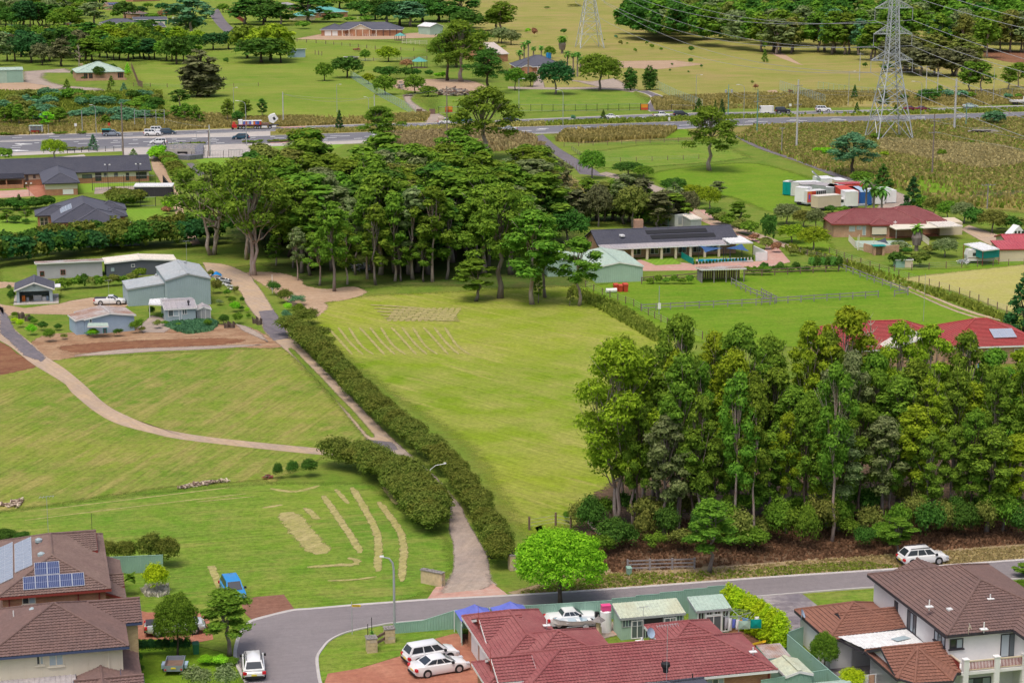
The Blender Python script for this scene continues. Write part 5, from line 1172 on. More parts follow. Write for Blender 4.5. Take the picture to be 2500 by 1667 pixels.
for (nm,lb,A,B,k,D,hh,ty,rm,wm) in [
 ('solar_house','distant brick house with solar panels among the trees at top left',(1890,185),(2075,180),41,10,2.9,'gu','tile_brown','brick_tan'),
 ('brown_roof_house','distant brown roofed house partly hidden by trees',(145,330),(290,322),42,14,3.0,'hip','tile_brown','brick_tan'),
 ('far_cottage','tiny pale house at the very top left of the picture',(630,45),(718,42),41,8,2.8,'gu','tile_red','cream_board'),
 ('far_villa','distant pale villa at the upper left corner',(-60,70),(60,66),41,8,2.8,'gu','roof_white','render_white'),
 ('far_bungalow','far green roofed long building at the top edge',(40,38),(500,20),42,9,2.6,'gu','green_paint','brick_red'),
 ('small_house','small distant house with grey and white roof left of the teal roof',(255,100),(400,92),2,10,3.,'hip','roof_grey2','brick_tan'),
 ('teal_annex','low teal roofed annexe beside the big teal roofed house',(365,185),(545,180),2,9,2.6,'hip','roof_teal','render_cream'),
 ('teal_roof_house','distant brick house with large teal green hip roof',(545,162),(835,152),2,17,3.1,'hip','roof_teal','brick_red'),
 ('small_blue_shed','small pale blue metal shed with white roof in the paddock',(350,515),(458,512),2,6,3.0,'sb','roof_white','blue_wall'),
 ('water_tank_shed','low pale blue box left of the small blue shed',(318,517),(352,516),2,3,1.9,'flat','blue_wall','steel_green2'),
 ('stable','distant long pale blue stable roof behind the large gums',(-10,240),(45,238),48,7,2.4,'gu','roof_grey','steel_grey'),
 ('barn','distant white roofed barn behind the large gums',(42,268),(168,262),48,10,4.2,'gv','roof_white','steel_green2'),
 ('beige_barn','wide beige roofed barn left of the palms',(200,722),(470,708),43,22,3.3,'gu','roof_beige','brick_red'),
 ('dark_shelter','small dark open shelter in the paddock',(860,556),(925,552),2,4,2.2,'flat','roof_grey2','dark')]:
 h,L=bthing(nm,lb,'shed' if 'sh' in nm or 'barn' in nm or 'stable' in nm else 'house',A,B,k)
 block(h,0,0,L,D,hh,ty,20 if ty!='sb' else 6,.4,'flat' if rm not in('roof_white','roof_grey','roof_beige') else 'rib1.2',rm,wm,'white')
 if nm in('solar_house',):
  nn2=Vector((0,math.cos(R(20)),math.sin(R(20))));solar(h,(.5,.5,hh+.6),(1,0,0),nn2,5,2,'solar',wu=1.6,hv=1.4,cols=2)
 if 'house' in nm and nm!='teal_annex':
  for i in range(3):window(h,'f',0,L*(.12+.3*i),.8,L*(.12+.3*i)+1.4,2.2,frame='white',n=2)
h,L=bthing('verandah_homestead','large distant brick homestead with dark hip roof, white gable and long verandah','house',(600,322),(1245,338),2)
h.rotation_euler.z=R(0)
block(h,0,0,L*.3,15,3.2,'hip',21,.7,'flat','tile_charc','brick_red','white')
block(h,L*.12,1,L,17,3.3,'hip',21,.9,'flat','tile_charc','brick_red','white')
block(h,L*.36,-2,L*.64,9,3.3,'gv',25,.6,'flat','tile_charc','brick_red','white',gmat='cream')
for x0,x1 in ((630,688),(697,745)):
 a,_=onwall(h,2,x0,300,'f',0);b,_=onwall(h,2,x1,300,'f',0);panel(h,'f',0,a,.1,b,2.6,'white',name='garage_door')
for i in range(9):post(h,L*.27+i*L*.085,-2.4 if i<6 else -.5,0,3.1,.2,'cream' if i<6 else 'dark','verandah_post')
mb=MB();rail_panels(mb,(L*.28,-2.3),(L*.4,-2.3),1.0,1.,.1);rail_panels(mb,(L*.53,-2.3),(L*.7,-2.3),1.,1.,.1);mb.build('verandah_rail',M['white'],h)
a,b=U(h,2,925,165,6);flue(h,a,b,5.9,1.2,'white',False)
h,L=bthing('palm_house','distant house with blue-grey hip roof and white portico among the palms','house',(640,955),(1560,945),43)
block(h,0,0,L,17,3.0,'hip',23,.6,'flat','tile_charc','brick_red','white');u0_,_=U(h,43,800,900,2);u1_,_=U(h,43,1010,900,2)
block(h,u0_,-3,u1_,3,3.0,'gv',24,.3,'flat','tile_charc','brick_red','white',gmat='white')
for i in range(5):post(h,u1_+i*2.2,-2,0,2.9,.15,'white','verandah_post')
mb=MB();rail_panels(mb,(u1_,-2),(u1_+9,-2),1.,.8,.1);mb.build('verandah_rail',M['white'],h)
t_=empty('water_tank',GQ(43,1250,655),0,'bright blue upright water tank behind the palm house','water tank');mb=MB();mb.tube([(0,0,0),(0,0,2.3),(0,0,2.6)],[1.15,1.15,.5],20);mb.build('tank',M['blue_paint'],t_);mb=MB();mb.box(-.06,-1.2,0,.06,-1.14,2.3);mb.build('pipe',M['black'],t_)
def gazebo(k,x,y,rad,hh,mat,label,nside=6,pm='dark'):
 t=empty('gazebo',GQ(k,x,y),0,label,'gazebo');mb=MB();c=[(rad*1.15*math.cos(2*math.pi*i/nside+.3),rad*1.15*math.sin(2*math.pi*i/nside+.3),hh) for i in range(nside)];a=(0,0,hh+rad*.55)
 for i in range(nside):mb.quad(c[i],c[(i+1)%nside],a)
 mb.quad(*[(p[0],p[1],hh-.03) for p in c]);mb.build('roof',M[mat],t)
 for i in range(nside):post(t,c[i][0]*.9,c[i][1]*.9,0,hh,.1,pm)
 mb=MB();mb.prism([(p[0],p[1]) for p in c],0,.2);mb.build('floor',M['timber_brown'],t);return t
gazebo(2,1472,605,3.1,2.6,'roof_teal','open gazebo with pointed teal roof in the garden between dark shrubs')
gazebo(2,1302,362,2.6,2.3,'roof_teal','smaller teal roofed gazebo right of the homestead verandah')
h,L=bthing('pavilion','little cream pavilion with dark red tiled roof by the big round tree','pavilion',(1885,885),(2060,880),42)
block(h,0,0,L,5,2.8,'hip',28,.3,'flat','tile_red','tan_wall','white',wall=False)
for u,v in ((0,0),(L,0),(0,5),(L,5),(L/2,0)):post(h,u,v,0,2.8,.12,'cream')
mb=MB();mb.box(0,0,0,L,.1,1);mb.box(0,4,0,L,4.1,2.6);mb.build('balustrade',M['cream'],h)
h,L=bthing('play_fort','tiny red and white play fort on the far lawn','play fort',(1140,490),(1235,488),41);block(h,0,0,L,2.4,2.6,'flat',0,.2,'flat','blue_wall','roof_rust','white');panel(h,'f',0,L*.4,0,L*.62,2.2,'red',name='slide')
h,L=bthing('bus_shelter','small grey bus shelter with red bench on the far footpath','bus shelter',(565,378),(808,376),31)
mb=MB();mb.box(-.1,-.1,2.3,L+.1,1.7,2.42);mb.build('roof',M['roof_green'],h)
for u,v in ((0,0),(L,0),(0,1.5),(L,1.5)):post(h,u,v,0,2.3,.06,'white')
for i in range(4):panel(h,'f',1.55,i*L/4+.03,.3,(i+1)*L/4-.03,2.25,'galv',name='back_panel',d=.03)
mb=MB();mb.box(.2,1.0,.4,L*.7,1.35,.5);mb.box(.2,1.36,.5,L*.7,1.42,.95);mb.build('bench',M['container_red'],h)
t=empty('stone_headwall',GQ(32,1120,900),0,'dark stone faced bank with tunnel mouth below the highway footpath','culvert')
c0=t.location.copy()
def RL(k,x,y):
 p=GQ(k,x,y)-c0;return (p.x,p.y)
bx=[RL(32,x,y) for x,y in ((690,760),(780,930),(1270,950),(1530,925),(1550,710),(1000,712))]
mb=MB();mb.prism(bx,0,1.1);mb.build('stone_bank',M['stone_blue'],t)
rr=random.Random(3)
for i in range(240):
 x,y=rr.uniform(bx[0][0]+1,bx[4][0]-1),rr.uniform(bx[2][1]+2,bx[4][1]-1);s_=rr.uniform(.5,1.0);mb=MB()
 if i==0:
  me=MB().tube([(0,0,-.2),(0,0,.1),(0,0,.22)],[1,.9,.5],6).mesh('stone',M['stone_grey'])
 o=link('stone',me,t,(x,y,1.05));o.scale=(s_,s_*.9,s_);o.rotation_euler=(0,0,rr.random()*6)
mb=MB();a,b=RL(32,1060,905);mb.box(a,b-1,0,a+2.6,b+3,2.0);mb.build('tunnel_mouth',M['black'],t)
mb=MB();a2,b2=RL(32,920,880);mb.box(a2-.5,b-1.2,1.7,a+4.5,b-.9,2.4);mb.box(a+2.6,b-1.2,0,a+4.5,b-.9,1.7);mb.build('concrete_portal',M['concrete'],t)
mb=MB();[mb.bar((a2+i*1.2,b-1.1,2.4),(a2+i*1.2,b-1.1,3.5),.08) for i in range(9)];mb.bar((a2,b-1.1,3.5),(a2+9.6,b-1.1,3.5),.08);mb.build('guard_rail',M['galv'],t)
t=empty('concrete_culvert',GQ(4,2020,1205),0,'pale concrete culvert mouth with railing in the rough grass at right','culvert')
mb=MB();mb.box(-14,0,0,-10.5,.6,3.2);mb.box(1.5,0,0,3,.6,4);mb.add([(3,0,0),(15.5,0,0),(3,0,4),(3,.6,0),(15.5,.6,0),(3,.6,4)],[(0,1,2),(3,5,4),(0,2,5,3),(1,4,5,2)]);mb.add([(-15,0,0),(-10.5,0,0),(-10.5,0,4),(-15,.6,0),(-10.5,.6,0),(-10.5,.6,4)],[(0,1,2),(3,5,4),(0,2,5,3)]);mb.box(-10.5,0,3.1,1.5,.6,4.0);mb.build('headwall',M['concrete'],t)
mb=MB();mb.box(-10.5,.3,0,1.5,.5,3.1);mb.build('opening',M['black'],t)
mb=MB();[mb.bar((-13+i*2.4,.3,3.9 if i<7 else 3.9-(i-6)*.75),(-13+i*2.4,.3,5.0 if i<7 else 5-(i-6)*.75),.1) for i in range(11)];mb.bar((-13,.3,5),(1.6,.3,5),.1);mb.bar((1.6,.3,5),(11,.3,2),.1);mb.build('railing',M['galv'],t)
t.scale=(.42,.42,.42)
def container(A,B,k,D,hh,mat,label,cat='container',wheels=False,doors=0,roof='roof_white',name=None,z0=.15,rib=.3):
 h,L=bthing(name or ('shipping_container' if cat=='container' else 'box_trailer'),label,cat,A,B,k)
 zb=.7 if wheels else z0
 mb=MB();ribs(mb,[(0,0),(L,0),(L,D),(0,D)],zb,zb+hh,rib,.03);mb.quad((0,0,zb),(L,0,zb),(L,D,zb),(0,D,zb));mb.build('body',M[mat],h)
 mb=MB();mb.box(-.04,-.04,zb+hh,L+.04,D+.04,zb+hh+.08);mb.build('roof',M[roof],h)
 for i in range(doors):panel(h,'f',-.04,L*i/doors+.05,zb+.1,L*(i+1)/doors-.05,zb+hh-.1,mat,name='door',d=.04)
 if wheels:
  mb=MB();mb.box(0,0,.45,L,D,.7);mb.build('chassis',M['dark'],h)
  for u in (L*.3,L*.45):
   mb=MB();mb.tube([(u,-.05,.38),(u,.25,.38)],[.38,.38],14);mb.build('wheel',M['tyre'],h)
 return h,L
container((80,290),(250,305),27,2.4,2.9,'container_teal','teal container at the left end of the container yard',doors=2)
container((255,312),(720,296),27,2.4,2.9,'fiberglass','long off-white box trailer just right of the teal container','trailer')
container((385,300),(815,284),27,2.4,2.7,'lilac_wall','lilac-grey box trailer in the second row of the container yard','trailer')
container((455,330),(905,312),27,3.4,2.6,'lilac_wall','long lilac container in the middle of the yard under brown roof',roof='roof_grey2')
h,L=container((310,472),(552,492),27,2.4,3.0,'white','white food van trailer with a colourful panel at its right end','trailer',wheels=True)
h,L=bthing('kiosk_van','open fronted kiosk van with orange poster panel and dark racks','van',(550,500),(905,470),27)
mb=MB();mb.box(0,0,.7,L,2.3,3.2);mb.build('body',M['fiberglass'],h);panel(h,'f',0,.02,.8,1.1,3.1,'orange',name='poster');panel(h,'f',-.06,.25,1.0,.8,2.7,'pink',name='poster_print',d=.02);panel(h,'f',-.09,.35,1.5,.7,2.4,'tarp_blue',name='poster_print',d=.02)
panel(h,'f',0,1.15,.8,2.2,3.1,'container_red',name='red_panel');panel(h,'f',0,2.25,1.3,L-.1,3.1,'black',name='rack',d=.1)
for i in range(5):
 post(h,2.3+i*.5,-.14,1.3,3.1,.03,'white','rack_bar')
mb=MB();mb.box(-.3,-.3,.45,2.6,2.3,.75);mb.build('chassis',M['galv'],h);mb=MB();mb.tube([(1.2,-.35,.38),(1.2,-.1,.38)],.38,14);mb.build('wheel',M['tyre'],h)
container((900,385),(1060,392),27,6,2.7,'galv','weathered grey container end facing the camera mid yard',doors=2)
container((1060,385),(1270,350),27,6,2.7,'galv','grey container side beside the weathered grey end',roof='roof_grey2')
container((818,215),(1095,205),27,5,2.6,'white','white container in the back row beside the raised ramp')
h=empty('loading_ramp',GQ(27,830,200),0,'raised white loading ramp pointing left from the white container','ramp');mb=MB();mb.bar((0,0,2.2),(-2.2,0,4.2),1.6,.15);mb.build('ramp_deck',M['white'],h);mb=MB();mb.bar((0,.8,2.3),(-2.2,.8,4.4),.08,.3);mb.bar((0,-.8,2.3),(-2.2,-.8,4.4),.08,.3);mb.bar((-.2,0,0),(-.6,0,2.5),.12);mb.build('ramp_sides',M['galv'],h)
container((1105,235),(1325,228),27,5,2.5,'render_cream','beige box container in the back row',doors=1)
container((1185,330),(1610,310),27,3,2.7,'container_red','rust red container roof behind the bright red one',roof='roof_redmetal')
container((1225,480),(1560,478),27,9,2.8,'container_red','bright red container in the middle of the yard',doors=2,roof='container_red')
container((1575,495),(1785,490),27,9,2.8,'container_blue','blue container with doors facing the camera',doors=2,roof='blue_wall')
container((1840,478),(2035,472),27,6,2.6,'white','white pale container between the palm trunks',doors=2)
container((2065,450),(2255,445),27,6,2.6,'white','white container at the right end of the yard',doors=2)
container((748,600),(1195,565),27,2.4,2.4,'render_cream','cream caravan van in front of the yard','van',wheels=True,roof='roof_cream')
h,L=container((1280,565),(1525,560),27,3.5,3.0,'white','white box truck body in front of the red container','truck',wheels=True)
mb=MB();mb.box(-1.2,.3,.7,-.05,2.1,2.3);mb.build('cab',M['white'],h);panel(h,'f',.28,-1.0,1.5,-.3,2.1,'glass',name='window',d=.03);mb=MB();mb.box(L,-.1,.7,L+2.2,2,.95);mb.build('tray',M['galv'],h)
# == VEHICLES
CARS={
 'suv':dict(L=4.7,W=1.86,belt=[(0,.75),(.06,1.0),(.9,1.05),(3.3,1.05),(3.45,1.03),(4.35,.9),(4.62,.72),(4.7,.5)],cab=(.08,.5,2.85,3.75,1.68),wx=(.92,3.72),wr=.36,gc=.28),
 'wagon':dict(L=4.82,W=1.84,belt=[(0,.7),(.06,.95),(.9,1.0),(3.4,1.0),(3.55,.98),(4.5,.86),(4.75,.66),(4.82,.45)],cab=(.1,.75,2.95,3.85,1.62),wx=(.95,3.7),wr=.35,gc=.24),
 'sedan':dict(L=4.95,W=1.87,belt=[(0,.68),(.05,.98),(.25,1.04),(.95,1.0),(3.45,.97),(3.6,.95),(4.55,.80),(4.85,.62),(4.95,.42)],cab=(.75,1.6,2.75,3.75,1.45),wx=(1.03,3.87),wr=.34,gc=.18),
 'ute':dict(L=5.25,W=1.88,belt=[(0,.8),(.05,1.05),(1.8,1.08),(3.9,1.1),(4.05,1.08),(4.95,1.0),(5.15,.82),(5.25,.55)],cab=(1.75,1.95,3.25,4.15,1.80),wx=(1.15,4.25),wr=.39,gc=.35,tray=(.12,1.62)),
 'coupe_ute':dict(L=5.0,W=1.85,belt=[(0,.72),(.05,1.0),(1.9,1.04),(3.5,.98),(3.65,.96),(4.6,.8),(4.9,.62),(5.0,.42)],cab=(2.05,2.3,3.0,3.85,1.45),wx=(1.1,3.95),wr=.34,gc=.2,tray=(.1,1.95)),
 'fourwd':dict(L=4.9,W=1.95,belt=[(0,.85),(.05,1.15),(.9,1.2),(3.3,1.2),(3.45,1.18),(4.6,1.12),(4.85,.95),(4.9,.6)],cab=(.05,.25,2.95,3.5,1.92),wx=(1.0,3.85),wr=.42,gc=.4),
 'oldwagon':dict(L=4.9,W=1.85,belt=[(0,.7),(.05,.98),(1.2,1.0),(3.2,1.0),(3.35,.98),(4.4,.92),(4.75,.78),(4.9,.5)],cab=(1.3,1.6,2.6,3.35,1.42),wx=(1.0,3.85),wr=.33,gc=.2)}
def car_proto(kind):
 c=CARS[kind];L,W=c['L'],c['W']/2;gc=c['gc'];out={}
 xs=np.linspace(0,L,19);bx=[p[0] for p in c['belt']];bz=[p[1] for p in c['belt']]
 V=[];Fs=[];NS=9
 for x in xs:
  zt=np.interp(x,bx,bz);e=min(x,L-x);tp=1-.16*max(0,1-e/.55)**2;zb=gc+.16*max(0,1-e/.5)**2
  w=W*tp;zb2=min(zb,zt-.2);h=zt-zb2
  sec=[(-w*.93,zb2),(-w,zb2+h*.22),(-w*1.0,zb2+h*.62),(-w*.95,zt-.045),(-w*.8,zt),(0,zt+.03),(w*.8,zt),(w*.95,zt-.045),(w*1.0,zb2+h*.62),(w,zb2+h*.22),(w*.93,zb2)]
  NS=len(sec);V+=[(x,y,z) for y,z in sec]
 for i in range(len(xs)-1):
  for j in range(NS):Fs.append((i*NS+j,i*NS+(j+1)%NS,(i+1)*NS+(j+1)%NS,(i+1)*NS+j))
 mb=MB();mb.add(V,Fs);mb.f.append(tuple(range(NS)));mb.f.append(tuple(range(len(V)-NS,len(V)))[::-1])
 b0,r0,r1,b1,rz=c['cab'];zb0=np.interp(b0,bx,bz)-.03;zb1=np.interp(b1,bx,bz)-.03;wb,wr=W*.90,W*.70
 def ring(x,z,w):return [(x,-w,z),(x,w,z)]
 P=dict(a=(b0,-wb,zb0),b=(b0,wb,zb0),c=(r0,-wr,rz-.03),d=(r0,wr,rz-.03),e=(r1,-wr,rz-.01),f=(r1,wr,rz-.01),g=(b1,-wb*.95,zb1),h=(b1,wb*.95,zb1))
 s=len(mb.v);K=list('abcdefgh');mb.v+=[P[k] for k in K];ix={k:s+i for i,k in enumerate(K)}
 mid=((r0+r1)/2,0,rz+.03)
 mb.v.append((r0+.1,0,rz+.01));mb.v.append((r1-.1,0,rz+.03));m0,m1=len(mb.v)-2,len(mb.v)-1
 mb.f+=[(ix['a'],ix['b'],ix['d'],ix['c']),(ix['g'],ix['e'],ix['f'],ix['h']),(ix['a'],ix['c'],ix['e'],ix['g']),(ix['b'],ix['h'],ix['f'],ix['d']),(ix['c'],m0,m1,ix['e']),(ix['d'],ix['f'],m1,m0),(ix['c'],ix['d'],m0),(ix['e'],m1,ix['f'])]
 out['body']=mb
 def pane(p,q,r,s_,i0,i1,j0,j1,off):
  p,q,r,s_=[Vector(v) for v in (p,q,r,s_)]   # p-q bottom, s-r top
  f=lambda a,b:(p.lerp(q,a)).lerp(s_.lerp(r,a),b)+off
  m=MB();m.quad(f(i0,j0),f(i1,j0),f(i1,j1),f(i0,j1));return m
 g={}
 n_=Vector((.02,0,.02));g['windscreen']=pane(P['g'],P['h'],P['f'],P['e'],.07,.93,.1,.92,n_)
 g['rear_window']=pane(P['a'],P['b'],P['d'],P['c'],.08,.92,.18,.9,Vector((-.02,0,.015)))
 for sd,(p,q,r,s_) in ((-1,(P['a'],P['g'],P['e'],P['c'])),(1,(P['b'],P['h'],P['f'],P['d']))):
  o=Vector((0,.02*sd,.01));g['side_window%d'%sd]=[pane(p,q,r,s_,.05,.36,.22,.9,o),pane(p,q,r,s_,.39,.64,.18,.9,o),pane(p,q,r,s_,.67,.9,.18,.88,o)]
 out['glass']=g;return c,out
PROTO={}
def vehicle(kind,k,x,y,head,col,label,cat='car',group=None,detail=True,rails=False,z=0,plate=True,onworld=None):
 key=(kind,detail,rails)
 if key not in PROTO:
  c,o=car_proto(kind);me={'body':o['body'].mesh('car_body',None,True)}
  try:me['body'].set_sharp_from_angle(angle=R(32))
  except Exception:pass
  me['body'].materials.append(None)
  for n,m in o['glass'].items():
   if isinstance(m,list):me[n]=[q.mesh('glass',M['glass']) for q in m]
   else:me[n]=m.mesh('glass',M['glass'])
  t=MB();t.tube([(0,-.11,0),(0,.11,0)],[c['wr']]*2,18);me['tyre']=t.mesh('tyre',M['tyre'])
  t=MB();t.tube([(0,-.118,0),(0,.118,0)],[c['wr']*.66]*2,14);me['rim']=t.mesh('rim',M['rim'])
  t=MB();
  for i in range(5):
   a=2*math.pi*i/5;t.box(-.01,-.121,0,.01,-.117,.01)
  t=MB();W=c['W']/2
  for x_ in c['wx']:
   for s in(-1,1):t.tube([(x_,s*(W-.16),c['wr']+.02),(x_,s*(W+.006),c['wr']+.02)],[c['wr']*1.16]*2,18)
  me['arch']=t.mesh('arches',M['black']);
  L=c['L'];W=c['W']/2;zb=np.interp(.05,[p[0] for p in c['belt']],[p[1] for p in c['belt']])
  t=MB();t.box(-.03,-.05,0,.25,.16,.2);me['lamp']=t
  def lamp(x0,x1,y0,y1,z0,z1,mat,n):
   q=MB();q.box(x0,y0,z0,x1,y1,z1);return q.mesh(n,M[mat])
  me['tail']=[lamp(-.015,.2,s*(W*.84)-.19,s*(W*.84)+.13,zb-.32,zb-.1,'tail','tail_light') for s in(-1,1)]
  me['head']=[lamp(L-.42,L-.1,s*(W*.8)-.2,s*(W*.8)+.13,.62,.76,'head','headlight') for s in(-1,1)]
  me['bump']=[lamp(-.06,.3,-W*.82,W*.82,c['gc']+.06,c['gc']+.24,'black','bumper'),lamp(L-.3,L+.04,-W*.8,W*.8,c['gc']+.05,c['gc']+.25,'black','bumper')]
  me['plate']=lamp(-.03,.0,-.22,.22,zb-.42,zb-.3,'plate','number_plate')
  me['mirror']=[lamp(c['cab'][3]-.55,c['cab'][3]-.35,s*(W+.06)-.1,s*(W+.06)+.1,np.interp(c['cab'][3],[p[0] for p in c['belt']],[p[1] for p in c['belt']])+.02,np.interp(c['cab'][3],[p[0] for p in c['belt']],[p[1] for p in c['belt']])+.2,'black','mirror') for s in(-1,1)]
  t=MB();
  for s in(-1,1):t.bar((c['cab'][1]+.1,s*W*.64,c['cab'][4]+.06),(c['cab'][2]-.1,s*W*.64,c['cab'][4]+.07),.06)
  me['rail']=t.mesh('roof_rail',M['dark'])
  if 'tray' in c:
   a,b=c['tray'];zt=c['belt'][2][1];t=MB();t.box(a,-W*.78,zt-.02,b,W*.78,zt+.035);me['tray']=t.mesh('tray_cover',M['dark'])
  PROTO[key]=(c,me)
 c,me=PROTO[key];p=onworld if onworld is not None else GQ(k,x,y)
 r=empty(kind if kind in('suv','wagon','sedan') else {'ute':'utility_truck','coupe_ute':'utility_car','fourwd':'four_wheel_drive','oldwagon':'old_car'}[kind],(p.x,p.y,z+.05),R(head),label,cat,group)
 def L_(n,m,par,loc=(0,0,0)):
  return link(n,m,par,loc)
 off=Vector((-c['L']/2,0,0))
 b=L_('body',me['body'],r,off);b.material_slots[0].link='OBJECT';b.material_slots[0].material=M[col]
 L_('windscreen',me['windscreen'],r,off);L_('rear_window',me['rear_window'],r,off)
 for s in(-1,1):
  for q in me['side_window%d'%s]:L_('side_window',q,r,off)
 L_('wheel_arches',me['arch'],r,off)
 for x_ in c['wx']:
  for s in(-1,1):
   w=L_('wheel',me['tyre'],r,off+Vector((x_,s*(c['W']/2-.085),c['wr'])))
   L_('rim',me['rim'],w)
 if detail:
  for q in me['tail']:L_('tail_light',q,r,off)
  for q in me['head']:L_('headlight',q,r,off)
  for q in me['bump']:L_('bumper',q,r,off)
  for q in me['mirror']:L_('mirror',q,r,off)
  if plate:L_('number_plate',me['plate'],r,off)
 if rails:L_('roof_rails',me['rail'],r,off)
 if 'tray' in me:L_('tray_cover',me['tray'],r,off)
 return r
V=vehicle
V('suv',36,1440,690,25,'car_white','white SUV parked on the red driveway, the farther of two cars')
V('sedan',36,1620,925,25,'car_white','white sedan with dark windows nearest the garage on the red driveway')
V('suv',38,322,1420,99,'car_white','silver-white SUV parked at the left kerb of the bend with yellow plate',rails=True)
V('wagon',18,1430,500,14,'car_white','white station wagon with black roof rails parked on the dirt verge',rails=True)
V('suv',15,2075,800,-72,'car_blue','bright blue hatchback parked on the lawn behind the leafy tree')
V('ute',15,1560,1120,12,'car_silver','silver utility truck with chrome sports bar behind the conical tree','utility truck')
V('oldwagon',24,1440,690,14,'car_white','old white car parked between green fence and dinghy')
V('coupe_ute',22,1695,905,6,'car_white','white utility car parked on the farmyard gravel','utility car')
HG='vehicles travelling on the highway'
def hw(kind,k,x,y,col,label,left=False,cat='car',det=True,**kw):return V(kind,k,x,y,188 if left else 8,col,label,cat,HG,det,**kw)
a=hw('ute',31,2140,415,'car_grey','dark grey utility truck with teal canopy on the far left carriageway',cat='utility truck')
mb=MB();mb.box(-2.6,-.9,1.1,-.6,.9,1.85);mb.build('canopy',M['black'],a);mb=MB();mb.box(-2.7,-.95,1.86,-.2,.95,2.0);mb.build('canopy_roof',M['container_teal'],a)
hw('fourwd',32,570,488,'car_white','white four wheel drive in front of another white one left of the navy SUV')
hw('fourwd',32,690,435,'car_white','white four wheel drive farther back beside the navy SUV')
hw('suv',32,860,460,'car_navy','navy blue SUV just right of two white cars on the highway')
hw('suv',32,680,650,'car_white','white SUV heading left on the near carriageway',True)
hw('wagon',33,215,710,'car_teal','dark teal car heading left behind the bent lamp post',True)
hw('sedan',3,925,1060,'car_white','white sedan on the far carriageway beside the small roadside tree')
a=hw('ute',3,1365,1047,'car_white','white utility truck with open tray opposite the curved driveway',cat='utility truck')
a=hw('ute',2,1715,1108,'car_white','white utility truck carrying a timber crate behind the utility pole',cat='utility truck');mb=MB();mb.box(-2.5,-.8,1.1,-.9,.8,2.1);mb.build('timber_crate',M['tan_wall'],a)
hw('wagon',2,1870,1082,'car_blue','bright blue car half hidden by the tall roadside gum')
hw('sedan',2,2290,1085,'car_black','black car just right of the tall roadside gum on the far carriageway')
hw('sedan',2,2265,1170,'car_silver','silver car beside the tall roadside gum on the near carriageway',True)
hw('fourwd',4,185,1010,'car_black','black and white four wheel drive towing the white horse float')
hw('fourwd',4,545,998,'car_white','white four wheel drive alone right of the horse float')
hw('sedan',34,1780,297,'car_maroon','maroon car beyond the large lattice tower legs')
hw('sedan',34,2000,300,'car_maroon','second maroon car just ahead of the first at the lamp post')
hw('sedan',4,1855,962,'car_palegreen','pale green car at the right part of the far carriageway')
hw('suv',9,1662,284,'car_black','small black car partly behind the spreading roadside gum')
V('suv',43,1670,940,90,'car_black','black car under its cover beside the palms',detail=False)
t=empty('horse_float',GQ(4,40,1018),R(6),'white horse float trailer towed along the highway','trailer',HG)
mb=MB();mb.prism([(-2,-1),(1.6,-1),(2.2,-.5),(2.2,.5),(1.6,1),(-2,1)],.55,2.55);mb.build('body',M['white'],t);mb=MB();mb.box(-2.02,-.95,1.7,-1.98,.95,2.3);mb.build('opening',M['dark'],t)
for u in(-.45,.4):
 mb=MB();mb.tube([(u,-1.04,.36),(u,-.8,.36)],.36,14);mb.build('wheel',M['tyre'],t)
mb=MB();mb.bar((2.2,0,.5),(3.6,0,.5),.08);mb.build('drawbar',M['galv'],t)
t=empty('truck',GQ(33,480,510),R(9),'long flatbed truck with white cab tilted forward and load of colourful crates','truck',HG)
mb=MB();mb.box(-5,-1.1,.9,7,1.1,1.15);mb.build('chassis',M['dark'],t)
mb=MB();mb.box(-4.6,-1.2,1.2,1.9,1.2,1.4);mb.build('flatbed',M['redtrim'],t)
for i in range(9):
 mb=MB();mb.box(-3.2+i*.58,-1.1,1.4,-3.2+i*.58+.54,1.1,2.35);q=mb.build('crate',M[('tarp_blue','container_red','lilac_wall','tarp_blue','white','orange','tarp_blue','container_blue','container_red')[i]],t)
mb=MB();mb.box(-3.3,-1.15,2.36,2.1,1.15,2.42);mb.build('load_cover',M['white'],t)
mb=MB();mb.box(-4.6,-1,1.4,-3.4,1,2.7);mb.build('white_tank',M['white'],t)
a=R(50);mb=MB();pts=[(0,0),(2.1,0),(2.1,2.2),(.5,2.6),(0,1.6)];cb=[]
for px_,pz in pts:cb.append((5.2+px_*math.cos(a)*1-(-pz)*0+pz*math.sin(a)*-.0+pz*.55,1.6-px_*.35+pz*.9-.0))
cb=[(4.3,2.1),(5.4,1.6),(6.9,2.9),(5.9,4.4),(4.6,4.0),(4.0,3.4)]
mb.add([(x,-1.15,z) for x,z in cb]+[(x,1.15,z) for x,z in cb],[tuple(range(6)),tuple(range(6,12))[::-1]]+[(i,(i+1)%6,6+(i+1)%6,6+i) for i in range(6)]);mb.build('tilted_cab',M['white'],t)
mb=MB();mb.quad((5.6,-1.17,2.4),(6.2,-1.17,2.85),(5.7,-1.17,3.6),(5.2,-1.17,3.2));mb.build('cab_window',M['glass'],t)
mb=MB();mb.box(1.9,-1,1.15,4.2,1,1.7);mb.build('engine',M['timber_brown'],t);mb=MB();mb.box(2.1,-1.15,.5,3.6,-.9,.95);mb.box(5,-1.1,.5,6.2,1.1,1.1);mb.build('fuel_tank',M['white'],t)
for u in (-4.2,-3.1,.2,1.4,4.4):
 w=MB();w.tube([(u,-1.2,.5),(u,-.85,.5)],.5,16);w=w.build('wheel',M['tyre'],t);r_=MB();r_.tube([(u,-1.21,.5),(u,-1.1,.5)],.28,12);r_.build('rim',M['rim'],w)
t=empty('forklift',GQ(33,110,520),R(9),'bright red truck mounted forklift behind the flatbed truck','forklift',HG)
